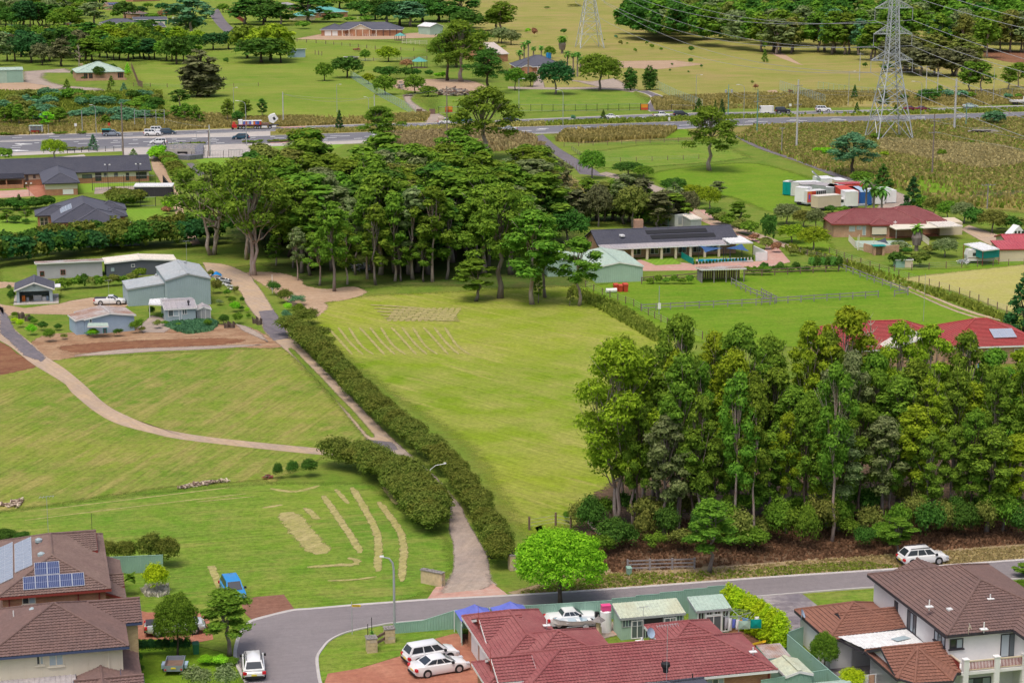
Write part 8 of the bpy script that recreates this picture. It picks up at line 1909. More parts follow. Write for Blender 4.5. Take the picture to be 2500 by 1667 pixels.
for i,(k_,a,b) in enumerate(((17,(660,70),(780,230)),(17,(745,200),(860,290)),(17,(700,120),(845,285)))):
 p,q=GQ(k_,*a),GQ(k_,*b);mb=MB();mb.tube([(0,0,.3),((q-p).x,(q-p).y,.15)],[.22,.15],7);lab(mb.build('fallen_log',M['bark_pale'],loc=(p.x,p.y,0)),('grey fallen log, upper one of three beside the round tree','grey fallen log, lower one of three beside the round tree','grey fallen log, middle one of three beside the round tree')[i],'log')
tree(9,1368,1476,1268,236,'broadN','bright','bright green dense rounded tree spreading over the street',v=0)
tree(15,1580,1325,690,410,'coneN','gold','conical golden green tree behind the blue box trailer',v=0) if 0 else tree(15,1580,1325,690,410,'broadN','green','dense rounded conical tree behind the blue box trailer',v=1)
tree(15,2040,1330,720,470,'gumS','green','open leafy street tree between blue hatchback and silver SUV',bark='bark_grey',v=2)
row([(15,1840,1400,1310,170,'shrubN','bright'),(15,1960,1410,1310,170,'shrubN','lime'),(15,2070,1400,1330,140,'shrubN','green')],'under the leafy street tree','bushes under the street tree','bush')
tree(15,1760,1640,1400,330,'shrubL','grey','grey-green rounded bush at the bottom edge beside the silver SUV');tree(15,2010,1640,1385,290,'shrubL','grey','silvery brown bush just left of the silver SUV')
tree(15,1392,770,480,255,'shrubN','gold','clipped round golden green shrub in the ring of white flowers',name='topiary')
row([(15,960,500,280,230,'shrubN','hedge'),(15,1120,500,285,250,'shrubN','hedge'),(15,1340,520,215,290,'shrubN','hedge'),(15,1500,530,255,270,'shrubN','hedge')],'behind pale green fence panel','dark shrubs behind the fence panel','shrub')
row([(15,40,300,190,260,'shrubN','dark'),(15,190,300,215,200,'shrubN','dark')],'behind the solar panel roof','shrubs behind the brick house','shrub')
row([(15,1230+i*62,1318-i*2,1160-i*2,105,'shrubN','deep') for i in range(8)],'beside silver utility truck','low hedge by the driveway','hedge shrub')
row([(15,1225,1400,1270,110,'shrubN','dark'),(15,1245,1490,1380,110,'shrubN','dark')],'cream house corner','bushes at the house corner','bush')
def palmlike(k,x,yb,yt,wpx,label,leafc='palm',trunk=.18,nf=18,leafw=.35,curve=.55,name='palm_tree',skirt=False,tm='bark_grey'):
 px,py=Q(k,x,yb);p=G(px,py);s=S(py);z=C[k][2];hh=(yb-yt)/z/s/.965;wd=wpx/z/s;fl=wd/2*1.1;ht=max(.3,hh-fl*.45)
 t=empty(name,p,rt_.random()*6,label,'palm' if 'palm' in name else 'plant');
 if trunk:
  mb=MB();mb.tube([(0,0,-.2),(0,0,ht*.5),(0,0,ht)],[trunk*1.3,trunk,trunk*(1.6 if skirt else .9)],9);mb.build('trunk',M[tm],t)
 mb=MB()
 for i in range(nf):
  a=i*2.4;el=R(75-100*(i/nf)) if nf>6 else R(50);L=fl*rt_.uniform(.85,1.1);pts=[]
  for j in range(7):
   f=j/6;e=el-curve*f*f*2;pts.append(Vector((math.cos(a)*L*f*math.cos(e*(1-.0)),math.sin(a)*L*f*math.cos(e),ht+L*f*math.sin(el-curve*1.6*f))))
  for j in range(6):
   w0=leafw*math.sin(math.pi*(.12+.88*j/6.2));w1=leafw*math.sin(math.pi*(.12+.88*(j+1)/6.2));sd=Vector((-math.sin(a),math.cos(a),0));dn=Vector((0,0,-.35))
   for s_ in(-1,1):mb.quad(pts[j],pts[j+1],pts[j+1]+sd*s_*w1+dn*w1,pts[j]+sd*s_*w0+dn*w0)
 mb.build('fronds',LF[leafc],t)
 if skirt:
  m=MB();m.tube([(0,0,ht*.25),(0,0,ht*.6),(0,0,ht)],[trunk*2.4,trunk*3.4,trunk*1.6],9);m.build('dead_frond_skirt',M['bark_grey'],t)
 return t
palmlike(15,1165,790,590,130,'broad leaved banana plant beside the brick house wall','green',.0,12,.28,.3,'banana_plant')
palmlike(36,235,225,90,150,'spiky grass tree with two dark flower spikes behind the stone pillar','palm',.0,26,.04,.25,'grass_tree')
for dx,h_ in((0,1.9),(-.35,1.3)):
 p=GQ(36,235,225);mb=MB();mb.tube([(dx,0,0),(dx,0,h_)],.035,6);lab(mb.build('flower_spike',M['black'],loc=p),'taller dark flower spike of the grass tree' if dx==0 else 'shorter dark flower spike of the grass tree','flower spike')
def scatter(name,pts,n,size,mat,label,cat,k=9,kind='stuff',h=.25,seed=1,asp=.5,flat=False):
 P=[G(*Q(k,*p)).to_2d() for p in pts];rg=np.random.default_rng(seed)
 x0,x1=min(p.x for p in P),max(p.x for p in P);y0,y1=min(p.y for p in P),max(p.y for p in P)
 X=rg.uniform(x0,x1,n*3);Y=rg.uniform(y0,y1,n*3);ins=np.zeros(n*3,bool);m=len(P)
 for i in range(m):
  a,b=P[i],P[(i+1)%m];c=((a.y>Y)!=(b.y>Y))&(X<(b.x-a.x)*(Y-a.y)/(b.y-a.y+1e-9)+a.x);ins^=c
 X,Y=X[ins][:n],Y[ins][:n];n=len(X)
 if n==0:return
 dn=np.sin(X*.13+2)*np.sin(Y*.08)+np.sin(X*.045)*np.sin(Y*.031+1)+rg.normal(0,.6,n);keep=dn>-.4;X,Y=X[keep],Y[keep];n=len(X)
 Vs=[];T=3
 for q in range(T):
  a=rg.uniform(0,6.28,n);s=size*rg.uniform(.6,1.4,n);hh=h*rg.uniform(.5,1.3,n);ox,oy=rg.normal(0,size*.4,n),rg.normal(0,size*.4,n)
  c,sn=np.cos(a)*s*asp,np.sin(a)*s*asp
  A=np.stack([X+ox-c,Y+oy-sn,np.full(n,.02)],1);B=np.stack([X+ox+c,Y+oy+sn,np.full(n,.02)],1);lx,ly=rg.normal(0,.25,n)*hh,rg.normal(0,.25,n)*hh
  D=np.stack([X+ox+c*.7+lx,Y+oy+sn*.7+ly,hh],1);E=np.stack([X+ox-c*.7+lx,Y+oy-sn*.7+ly,hh],1);Vs.append(np.stack([A,B,D,E],1).reshape(-1,3))
 V=np.concatenate(Vs);me=npmesh(name,V,np.arange(len(V)).reshape(-1,4),mat);return lab(link(name,me),label,cat,None,kind)
scatter('flower_bed',[(1258,760),(1300,715),(1390,705),(1480,700),(1520,735),(1500,785),(1400,808),(1300,803)],1500,.12,M['flower_white'],'ring of white flowers round the clipped golden shrub','flower bed',15,h=.35)
def hedge(path,n,wpx,hm,label,group,k=9,kind='shrubN',leafs=('hedge',),jit=.25,rows=1,woff=1.2):
 P=[G(*Q(k,*p)).to_2d() for p in path];d=[0]
 for i in range(1,len(P)):d.append(d[-1]+(P[i]-P[i-1]).length)
 for r_ in range(rows):
  for i in range(n):
   t=d[-1]*(i+.5*(r_%2)+.3)/n;j=0
   while j<len(d)-2 and d[j+1]<t:j+=1
   f=(t-d[j])/(d[j+1]-d[j]);q=P[j].lerp(P[j+1],min(1,f));tt=(P[j+1]-P[j]).normalized();nn_=Vector((-tt.y,tt.x))*((r_-(rows-1)/2)*woff)
   q=q+nn_+Vector((U_(-jit,jit),U_(-jit,jit)));wd=wpx/S(Q(k,*path[0])[1]) if wpx>15 else wpx
   plant(kind,q.x,q.y,hm*U_(.88,1.12),wd*U_(.88,1.12),leafs[rt_.randrange(len(leafs))],label,group,name='hedge_shrub')
hedge([(705,815),(790,890),(870,972),(935,1036),(985,1080),(1035,1118),(1070,1142),(1100,1172)],27,4.0,3.3,'rounded dark green shrub merged into the long hedge right of the gravel driveway','long hedge right of the gravel driveway',jit=.3)
hedge([(735,845),(800,898),(880,978),(940,1035),(1000,1085),(1060,1128)],16,4.2,3.2,'rounded dark green shrub merged into the long hedge right of the gravel driveway','long hedge right of the gravel driveway',jit=.3)
hedge([(1112,1180),(1150,1235),(1185,1290),(1212,1345),(1220,1395)],16,3.5,3.1,'rounded dark shrub of the lower hedge between driveway and bright tree','lower hedge beside the driveway mouth',jit=.2)
hedge([(805,1140),(855,1147),(905,1162),(950,1190),(985,1222),(1020,1258),(1045,1292),(1062,1308)],18,4.3,3.5,'rounded dark shrub of the curved hedge left of the driveway','curved hedge left of the driveway',jit=.3)
hedge([(880,1140),(950,1160),(1010,1200),(1050,1240),(1075,1285)],12,4.0,3.5,'rounded dark shrub of the curved hedge left of the driveway','curved hedge left of the driveway',jit=.3)
row([(12,215,1270,1120,105,'shrubN','dark'),(12,340,1260,1095,130,'shrubN','dark'),(12,500,1250,1075,180,'shrubN','dark')],'leading to the curved hedge','bushes leading to the curved hedge','bush')
row([(6,180,1170,1030,150,'shrubL','dark'),(6,275,1240,1110,170,'shrubN','hedge'),(6,390,1260,1160,190,'shrubL','blue'),(6,290,1400,1290,120,'shrubL','blue'),(6,300,1310,1230,90,'shrubN','lime'),(6,470,1430,1280,270,'shrubN','hedge'),(6,560,1560,1440,300,'shrubN','hedge'),(6,400,1350,1240,160,'shrubN','olive'),(6,600,1640,1530,300,'shrubN','hedge')],'top end of long hedge','mixed bushes above the long hedge','bush')
hedge([(-30,655),(0,650),(156,631),(312,612),(420,604),(540,594)],26,5.2,5.3,'dark glossy shrub merged into the thick hedge below the grey shed','thick hedge below the grey shed',kind='shrubM',leafs=('deep','dark','hedge'),jit=.5)
hedge([(-30,640),(0,634),(156,617),(312,600),(420,592),(540,583)],26,5.2,5.3,'dark glossy shrub merged into the thick hedge below the grey shed','thick hedge below the grey shed',kind='shrubM',leafs=('hedge','dark'),jit=.5)
hedge([(278,505),(310,506),(342,504)],7,4,3.4,'rounded dark shrub of the short hedge under the black shed','short hedge under the black shed',kind='shrubM')
hedge([(278,495),(310,496),(338,494)],6,4,3.4,'rounded dark shrub of the short hedge under the black shed','short hedge under the black shed',kind='shrubM')
hedge([(0,512),(60,513),(125,505)],14,3.4,2.6,'dark shrub of the straight hedge left of the grey roofed house','straight hedge left of the grey roofed house',kind='shrubM',leafs=('dark',))
hedge([(405,392),(425,420),(455,450)],11,4.5,2.8,'olive shrub of the hedge strip between brick lane and gutter','hedge strip beside the brick lane',kind='shrubM',leafs=('hedge','olive'))
hedge([(380,395),(388,385)],4,4,3.4,'bright leafy bush left of the stone headwall','bushes left of the headwall',kind='shrubM',leafs=('bright',))
row([(21,295,830,580,150,'coneM','dark'),(21,110,1010,810,190,'gumM','green'),(21,400,1010,755,180,'gumM','green'),(21,55,1010,900,120,'shrubM','green'),(21,230,1020,900,210,'shrubM','dark'),(21,390,1035,950,120,'shrubM','dark'),(21,60,1290,1110,160,'conF','deep'),(21,230,1340,1260,180,'shrubM','dark')],'left of the grey roofed house','garden plants at the left edge','garden plant')
row([(5,1330,500,400,130,'shrubM','bright'),(5,1300,520,455,80,'shrubM','autumn'),(5,1320,575,530,70,'shrubM','dark')],'beside small striped lawn','bushes beside the striped lawn','bush')
row([(22,905,670,450,220,'shrubM','olive'),(22,1010,650,480,160,'shrubM','green'),(22,1150,650,420,190,'shrubM','green'),(22,1260,640,380,220,'shrubM','dark'),(22,1380,640,430,190,'shrubM','scrub'),(22,1490,630,410,200,'shrubM','green'),(22,1600,610,430,170,'shrubM','olive'),(22,1760,600,400,220,'shrubM','scrub'),(22,1900,590,420,190,'shrubM','olive'),(22,2200,480,290,260,'shrubM','olive'),(22,2080,500,370,200,'shrubM','scrub')],'in front of lilac shed','shrubs between garage and steel shed','shrub')
row([(22,115,1130,1020,140,'shrubN','green'),(22,110,1215,1120,150,'shrubN','gold'),(22,200,1290,1140,160,'shrubN','gold'),(22,390,1200,1090,130,'shrubN','dark'),(22,440,1240,1130,140,'shrubN','green'),(22,390,1420,1230,220,'shrubN','bright'),(22,580,1340,1180,200,'shrubN','dark'),(22,690,1530,1290,240,'shrubN','green'),(22,830,1340,1220,160,'shrubN','dark'),(22,930,1490,1380,160,'shrubL','scrub'),(22,60,890,650,160,'shrubN','dark'),(22,20,700,560,110,'shrubL','grey')],'along the farmyard track','bushes along the farmyard track','bush')
row([(22,1430,1460,1290,210,'shrubN','bright'),(22,1330,1430,1340,150,'shrubL','blue'),(22,1830,1440,1290,220,'shrubL','dark'),(22,2100,1390,1150,190,'shrubL','green'),(22,2230,1380,1260,160,'shrubL','scrub'),(23,250,1310,1080,170,'shrubL','green'),(23,520,1250,1100,170,'shrubL','scrub'),(23,640,1210,1120,170,'shrubL','green'),(23,830,1230,1150,150,'shrubL','green'),(23,1290,1250,1090,170,'shrubL','green'),(23,440,1060,900,120,'shrubN','dark'),(23,600,1110,1000,90,'shrubL','dark')],'before blue cabin and cottage','plants in front of the cabins','plant')
row([(23,1420,720,500,210,'shrubN','scrub'),(23,1330,470,360,110,'shrubM','scrub'),(23,1710,740,590,110,'shrubL','scrub'),(23,1570,780,640,150,'shrubL','green'),(23,1650,870,760,150,'shrubN','green'),(23,1700,1000,830,190,'shrubN','bright'),(23,1800,880,750,90,'shrubL','dark'),(23,1740,1180,990,180,'shrubN','green'),(23,1530,1190,1030,200,'shrubN','dark'),(23,1880,1010,920,90,'shrubN','lime'),(23,1900,1100,1010,90,'shrubN','green'),(23,1790,980,900,110,'shrubN','dark'),(23,1460,900,800,150,'shrubL','grey')],'between cottage and gravel driveway','bushes right of the cottage','bush')
scatter('ground_cover',[(640,1210),(900,1150),(1330,1150),(1450,1180),(1330,1290),(1000,1340),(800,1290)],2600,.3,LF['blue'],'leafy blue-green creeper covering the bank below the cottage','ground cover',23,h=.5)
for i,(k_,x,y,yt) in enumerate(((23,1570,1240,1160),(23,1650,1240,1150),(23,2000,1170,1080),(23,2060,1190,1110),(22,215,1140,1060),(22,320,1180,1070))):
 p=GQ(k_,x,y);mb=MB()
 for j in range(6):
  a=j*1.05;mb.tube([(math.cos(a)*.3,math.sin(a)*.3,0),(math.cos(a)*.45,math.sin(a)*.45,.9+.3*math.sin(j*3))],[.12,.08],5)
 mb.tube([(0,0,-.1),(0,0,.6)],[.45,.4],8);lab(mb.build('tree_stump',M['bark_dark'],loc=p),['cut stump on the dirt bank below the cottage','lighter cut stump right beside it on the dirt bank','broken brown stems at the driveway edge','smaller broken stems lower at the driveway edge','brown stump near the farmyard track','second brown stump near the farmyard track'][i],'stump')
def pile(k,pts,n,mats,label,size=.5,hh=.7,seed=2,name='rubble_pile'):
 P=[GQ(k,*p).to_2d() for p in pts];rg=random.Random(seed);c=sum(P,Vector((0,0)))/len(P);t=empty(name,(c.x,c.y,0),0,label,'pile')
 for m_ in mats:
  mb=MB()
  for i in range(n//len(mats)):
   a,b=rg.choice(P),rg.choice(P);q=a.lerp(b,rg.random()).lerp(c,rg.random()*.5)-c;s=size*rg.uniform(.4,1.2);d=Vector((rg.uniform(-1,1),rg.uniform(-1,1),rg.uniform(-.3,.6))).normalized()*s;z=rg.uniform(.05,hh);mb.bar((q.x-d.x,q.y-d.y,z-d.z*.5),(q.x+d.x,q.y+d.y,z+d.z*.5),s*.4,s*.25)
  lab(mb.build('debris',M[m_],t),kind='stuff')
 return t
pile(2,[(1620,850),(1740,815),(1900,840),(1920,855),(1760,860)],260,('timber_brown','tan_wall','stone_grey'),'heap of logs and rubble at the lower edge of the far dirt yard',1.3,1.6)
pile(2,[(1285,790),(1300,740),(1330,800)],60,('stone_grey','tan_wall'),'small pile of stone blocks at the left of the far dirt yard',.8,1.5,3)
pile(2,[(1335,860),(1410,858)],40,('timber_brown','stone_grey'),'little rubble heap below the left yard tree',.6,.6,4)
pile(23,[(1370,470),(1480,520),(1600,580),(1680,720),(1560,560)],90,('galv','white','black'),'scrap heap of metal sheets and blue tarp beside the steel shed',.6,.7,5)
pl2=GQ(23,1415,470);mb=MB();mb.add([(-1,-.4,.2),(0,-.6,.5),(1,-.3,.2),(.8,.5,.4),(-.7,.6,.6),(0,0,1.0)],[(0,1,5),(1,2,5),(2,3,5),(3,4,5),(4,0,5)]);lab(mb.build('tarpaulin',M['blue_paint'],loc=pl2),'crumpled bright blue tarpaulin on the scrap heap','tarpaulin')
pile(11,[(1500,1375),(1650,1340),(1800,1320),(1960,1305)],150,('timber_brown','tan_wall'),'long low heap of dry brown brush on the lawn edge',.35,.35,6,'brush_pile')
pile(11,[(0,1520),(120,1490),(200,1470),(150,1530)],110,('timber_brown','tan_wall'),'heap of dry brown brush at the left picture edge',.35,.35,7,'brush_pile')
pile(12,[(80,1280),(130,1250),(170,1270)],40,('timber_brown','redtrim'),'tiny mulch heap beside the dark bushes',.25,.3,8,'brush_pile')
pile(4,[(230,860),(260,830)],14,('timber_brown','redtrim'),'small rusty object in the pasture beside the mesh fence',.8,1.6,9)
pile(28,[(1250,1110),(1340,1070),(1450,1080),(1440,1110)],50,('white','galv'),'white covered heap on the grass left of the carport',.4,.7,10)
pile(6,[(850,950),(930,960),(1050,960),(1000,930)],50,('stone_blue','galv'),'dark blue-grey junk heap among the wood trunks',.5,1.2,12)
pile(1,[(440,800),(560,790),(540,840),(390,850)],80,('stone_grey','tan_wall'),'grey spoil heap on the lawn below the farm track',.7,.5,13)
g=[]
for i in range(9):
 f=i/8;u,v=2.5+2.0*f,18.0-7.3*f;q=inB(u,v);plant('cypN',q[0],q[1],3.9-.25*f,2.15,'gold','golden green clipped conifer, %s from the back in the row by the square shed'%ordn(i+1),'row of clipped golden conifers',name='cypress')
q=inC(-7.2,7.6);plant('broadN',q[0],q[1],4.0,2.5,'green','small leafy tree between green fence and white garage',v=1)
q=inC(-6.6,3.4);plant('shrubN',q[0],q[1],2.0,2.6,'gold','yellow-green shrub beside the patio laundry');q=inC(-5.2,.6);plant('shrubN',q[0],q[1],1.4,2.2,'gold','low golden shrub at the bottom edge near the white house');q=inC(-8.0,20.3);plant('shrubL',q[0],q[1],2.4,1.4,'bright','thin young shrub beside the mottled driveway')
q=inC(9.5,22.5)
row([(18,2310,740,640,170,'shrubN','green'),(18,2420,760,640,170,'shrubN','green')],'right edge behind white house','hedge at right edge','bush');tree(18,2350,620,500,190,'gumM','green','small tree at the right edge of the street')
q=inC(-5.2,3.2);t=empty('laundry_rack',(q[0],q[1],0),R(14),'laundry rack with white towels on the patio of the white house','laundry');mb=MB();mb.bar((-1,0,1.3),(1.2,0,1.3),.04);mb.bar((-1,0,0),(-1,0,1.3),.04);mb.bar((1.2,0,0),(1.2,0,1.3),.04);mb.build('rack_frame',M['white'],t)
for i,m_ in enumerate(('white','render_white','brick_tan','white')):
 mb=MB();mb.box(-.95+i*.52,-.03,.45,-.5+i*.52,.03,1.3);mb.build('towel',M[m_],t)
F6=[(195,905,640,130),(350,925,300,230),(390,1040,560,170),(505,995,320,260),(585,1080,620,230),(715,1135,330,330),(830,1075,560,170),(905,990,300,260),(1010,1025,250,260),(1085,1080,380,240),(1255,1045,260,280),(1310,1045,640,200),(1415,1030,240,300),(1510,1050,650,190),(1590,1050,200,330),(1715,1030,330,260)]
row([(6,x,yb,yt,wp,'gumM' if i%3 else 'slimM',('green','olive','grey','green','olive')[i%5],dict(bark='bark_grey' if i%2 else 'bark_pale')) for i,(x,yb,yt,wp) in enumerate(F6)],'front edge of the centre wood','trees of the centre wood','gum tree')
tree(6,2190,1195,205,700,'bigM','olive','large spreading olive gum with pale upper limbs at the wood front',v=0,bark='bark_grey')
tree(6,1975,1222,850,300,'slimM','green','small gum with low branches left of the large spreading gum',bark='bark_grey')
tree(7,215,1252,420,480,'gumM','green','leafy gum with slim pale trunk just right of the large spreading gum');tree(7,330,1192,520,330,'gumM','green','gum with darker trunk behind the slim pale one',bark='bark_grey')
tree(7,635,1262,650,350,'gumM','green','lone leafy gum in front of the pale green shed');tree(7,270,1240,1000,80,'slimM','olive','thin sapling beside the slim pale trunk gum');tree(7,553,1265,1120,60,'slimM','scrub','tiny bare sapling on the grass before the pale green shed')
tree(5,1655,840,115,640,'paleM','olive','big gum with white forked trunk at the left end of the wood',v=0);tree(5,1975,1000,85,640,'paleM','olive','big gum with many pale stems right of the white forked one',v=1)
g=[]
for i in range(125):
 x=U_(600,1335);y=U_(515,672) if x>700 else U_(560,640)
 if x>1250:y=U_(500,600)
 if y>655 and x<720:continue
 hh=U_(13.5,18.5) if x<1200 else U_(11,15);s=S(y);g.append((9,x,y,y-hh*s*.965,U_(95,140)*s/12.5,('gumM','gumM','slimM','gumM')[i%4],('olive','green','olive','scrub','green','dark','grey','olive')[rt_.randrange(8)],dict(bark=('bark_grey','bark_pale','bark_dark')[i%3])))
rows_=sorted(g,key=lambda q:-q[2])
for r_,nmr in ((0,'second line'),(1,'third line'),(2,'middle line'),(3,'fifth line'),(4,'back line')):row(rows_[r_*len(g)//5:(r_+1)*len(g)//5],nmr+' of the centre wood','trees of the centre wood','gum tree')
g=[]
for i in range(26):
 x=1330+i*13.5+U_(-8,8);g.append((9,x,U_(535,556),U_(425,470)+abs(x-1500)*.1,U_(45,75),'colF' if i%3==0 else 'broadM' if i%3==1 else 'slimM',('brown','scrub','brown','olive','grey')[i%5],dict(bark='bark_grey')))
row(g,'brownish thicket behind verandah house','thicket behind the verandah house','tree')
row([(9,1365,462,385,55,'colM','brown'),(9,1330,470,372,60,'colM','brown'),(9,1390,520,470,60,'broadM','olive'),(9,1345,560,470,85,'broadM','dark'),(9,1310,590,450,110,'gumM','dark'),(9,1385,600,505,90,'broadM','dark')],'right end of the centre wood','dark trees right of the wood','tree')
row([(9,1446,436,362,58,'broadM','green'),(9,1535,430,393,72,'broadM','dark'),(9,1572,437,403,45,'broadM','green'),(9,1645,472,432,60,'broadM','dark'),(9,1690,498,448,58,'broadM','yellow'),(9,1732,512,452,50,'broadM','yellow'),(9,1752,482,443,38,'slimM','grey')],'sunken road and lush field','trees between sunken road and field','tree')
row([(7,1840,500,390,150,'shrubM','dark'),(7,1900,540,420,170,'shrubM','scrub'),(7,1960,570,450,150,'shrubM','olive'),(7,2050,560,340,180,'slimM','green'),(7,2080,620,480,190,'shrubM','scrub'),(7,2150,640,500,170,'shrubM','olive'),(7,2190,690,620,100,'shrubM','autumn'),(7,2300,710,650,120,'shrubM','scrub'),(7,2330,720,450,130,'shrubM','dark'),(8,60,620,450,160,'shrubM','dark'),(8,225,540,345,220,'broadM','grey'),(8,370,570,400,180,'broadM','scrub'),(8,480,590,390,160,'broadM','grey')],'drive right of verandah house','shrubs along the house drive','shrub')
row([(8,262,702,530,230,'broadM','yellow'),(8,455,775,545,250,'broadM','yellow'),(8,275,820,745,90,'shrubM','scrub'),(8,130,790,690,100,'shrubM','autumn'),(8,40,760,660,120,'shrubM','scrub')],'garden left of red tiled bungalow','garden trees left of the bungalow','tree')
row([(8,20+i*47,965 if i<6 else 960,(905 if i%3 else 870) if i<9 else 820,80,'shrubM','palm' if i%2 else 'dark') for i in range(15)]+[(7,1270+i*70,1070,985 if i%2 else 1010,75,'shrubM','green') for i in range(6)]+[(7,2130+i*60,990,905,80,'shrubM','green') for i in range(4)],'along the dark paddock rails','clumps along the dark paddock rails','clump')
row([(44,765+i*22.5,352-i*1.5,326-i*1.5-(4 if i>12 else 0),20,'cypN','dark') for i in range(20)],'row along the swimming pool','tiny clipped cones along the pool','cone shrub')
row([(8,1200,915,780,170,'shrubM','dark'),(8,1410,915,775,180,'shrubM','hedge'),(8,1630,830,650,200,'broadM','grey'),(8,1225,775,685,170,'shrubM','grey'),(8,1500,800,720,150,'shrubM','scrub'),(8,1290,800,740,100,'shrubM','dark')],'pool of the red tiled bungalow','bushes round the bungalow pool','bush')
row([(8,1410,420,285,150,'broadM','green'),(8,1530,480,275,170,'broadM','scrub'),(8,1650,500,320,180,'broadM','green'),(8,1800,530,330,200,'broadM','grey'),(8,1890,590,390,200,'shrubM','dark'),(8,2050,610,395,230,'broadM','scrub'),(8,2210,610,460,190,'shrubM','dark'),(8,2320,600,470,170,'shrubM','scrub'),(8,2140,580,480,120,'shrubM','olive')],'belt right of red tiled bungalow','tree belt right of the bungalow','tree')
tree(8,1340,415,115,190,'coneM','deep','tall very dark conifer behind the red tiled bungalow');tree(9,2497,815,664,92,'coneM','deep','big dark conifer at the right picture edge')
tree(8,1075,215,0,170,'coneM','dark','dark tree behind the palms of the container yard');tree(8,890,200,60,190,'broadM','green','round green tree behind the container yard')
row([(8,610,440,365,110,'shrubM','dark'),(8,720,440,375,120,'shrubM','green')],'hiding the cream caravan van','bushes before the caravan van','bush')
palmlike(8,925,425,130,170,'left palm of three in the container yard, thin trunk',trunk=.2);palmlike(8,995,420,205,150,'middle palm of three in the container yard',trunk=.2);palmlike(8,1065,418,200,180,'right palm of three in the container yard',trunk=.2)
palmlike(8,1375,775,545,135,'stout palm with shaggy trunk behind the bungalow pool','green',.3,22,.3,.5,skirt=True)
tree(4,800,1570,1185,430,'bigM','blue','blue-green gum with dark forked trunk in the rough grass',bark='bark_dark',v=1)
tree(2,2065,1420,790,640,'bigM','olive','tall leaning gum with bare lower limbs beside the highway',v=2);tree(2,1120,1330,950,390,'bigM','green','rounded dark gum beside the highway left of the timber pole',v=1,bark='bark_grey')
tree(3,1795,1520,955,520,'bigM','olive','wide spreading gum with flaky trunk right of the green paddock',v=0,bark='bark_pale')
row([(31,90,880,420,50,'shrubF','green')] if 0 else [(9,132,388,337,58,'broadM','yellow'),(9,10,393,360,45,'shrubM','green'),(9,228,367,329,26,'coneM','blue'),(9,326,381,363,20,'coneM','green'),(9,829,318,270,21,'coneM','deep'),(9,1473,292,268,15,'coneM','dark'),(9,1399,296,280,13,'shrubM','blue'),(9,975,335,322,20,'shrubM','dark'),(9,1706,275,241,24,'coneM','dark'),(9,1746,272,243,10,'coneM','dark'),(9,1762,278,241,15,'coneM','deep')],'along the highway','single trees along the highway','tree')
row([(1,1600,955,800,150,'gumF','dark'),(1,1565,1085,940,95,'gumF','green'),(1,1650,1095,920,110,'gumF','green'),(1,1740,1105,935,80,'gumF','green'),(1,1778,1110,990,75,'gumF','green'),(1,2028,1085,885,95,'gumF','olive'),(1,2120,1095,985,85,'broadF','dark'),(1,2195,1065,890,100,'gumF','olive'),(2,75,1055,885,75,'slimM','dark')],'verge behind the flatbed truck','young trees along the far verge','tree')
g=[]
for i in range(60):
 x=U_(8,392);y=U_(238,300);w_=U_(28,52)
 if x>200 and y<250 and x<300:y+=14
 g.append((9,x,y,y-U_(18,34),w_,'shrubM' if i%2 else 'broadF',('blue','blue','green','dark','scrub')[rt_.randrange(5)]))
g+=[(1,105,1115,925,120,'gumF','green'),(1,170,1125,930,120,'gumF','green'),(1,300,1115,950,90,'gumF','green'),(1,415,1135,1000,110,'gumF','bright'),(1,535,1115,970,120,'gumF','green'),(1,45,1120,960,110,'gumF','green'),(1,940,1110,1030,90,'gumF','green')]
row(g,'scrub behind the bus shelter','scrub behind the bus shelter','bush')
tree(1,1790,862,430,330,'colF','brown','huge dark brown-green she-oak clump standing in the paddock');tree(1,1760,860,520,260,'colF','brown','left half of the she-oak clump in the paddock');tree(1,1850,860,560,240,'colF','brown','right half of the she-oak clump in the paddock')
row([(2,70,560,325,350,'broadF','dark'),(2,150,540,205,330,'broadF','yellow'),(2,240,560,350,190,'broadF','green'),(2,-60,520,215,260,'broadF','olive')],'left of the small blue shed','big round paddock trees','tree')
row([(2,627,722,550,120,'broadF','green'),(2,828,695,495,210,'broadF','dark'),(2,990,545,437,75,'broadF','green'),(2,1195,552,408,155,'broadF','yellow'),(2,915,462,428,60,'shrubF','autumn'),(2,1020,750,650,85,'broadF','yellow'),(2,1210,705,585,130,'broadF','dark'),(2,1110,690,600,110,'shrubF','dark'),(2,1165,845,665,165,'broadF','green'),(2,1430,835,660,145,'broadF','green'),(2,1550,860,760,125,'broadF','green'),(2,1360,610,525,90,'broadF','autumn'),(2,1360,700,600,120,'shrubF','dark'),(2,1440,690,610,90,'shrubF','dark'),(2,1660,700,640,100,'shrubF','bright'),(2,1560,690,620,70,'shrubF','dark')],'round the teal gazebo','garden trees round the gazebo','tree')
tree(2,1845,728,190,480,'bigM','olive','tallest gum with pale pink trunk above the far dirt yard',v=0);tree(2,1722,720,290,360,'bigM','olive','gum with dark trunk left of the tallest yard gum',v=2,bark='bark_dark');tree(2,2085,830,440,380,'bigM','dark','dark billowing tree at the right of the far dirt yard',v=1,bark='bark_dark');tree(2,1800,600,250,300,'broadF','dark','dark tree behind the tallest yard gum')
row([(43,610,1265,800,350,'broadM','green'),(43,905,1190,905,215,'broadF','dark'),(43,350,370,45,270,'broadF','grey'),(43,535,395,105,270,'broadF','grey'),(48,700,225,0,270,'gumF','olive'),(48,400,200,25,250,'broadF','dark'),(43,1275,650,410,170,'broadF','green'),(43,860,165,75,100,'shrubF','bright'),(43,975,240,60,110,'shrubF','autumn'),(43,1540,190,80,120,'shrubF','dark'),(43,230,470,410,90,'shrubF','green'),(43,400,455,405,110,'shrubF','green')],'round palm house and beige barn','trees round the palm house','tree')
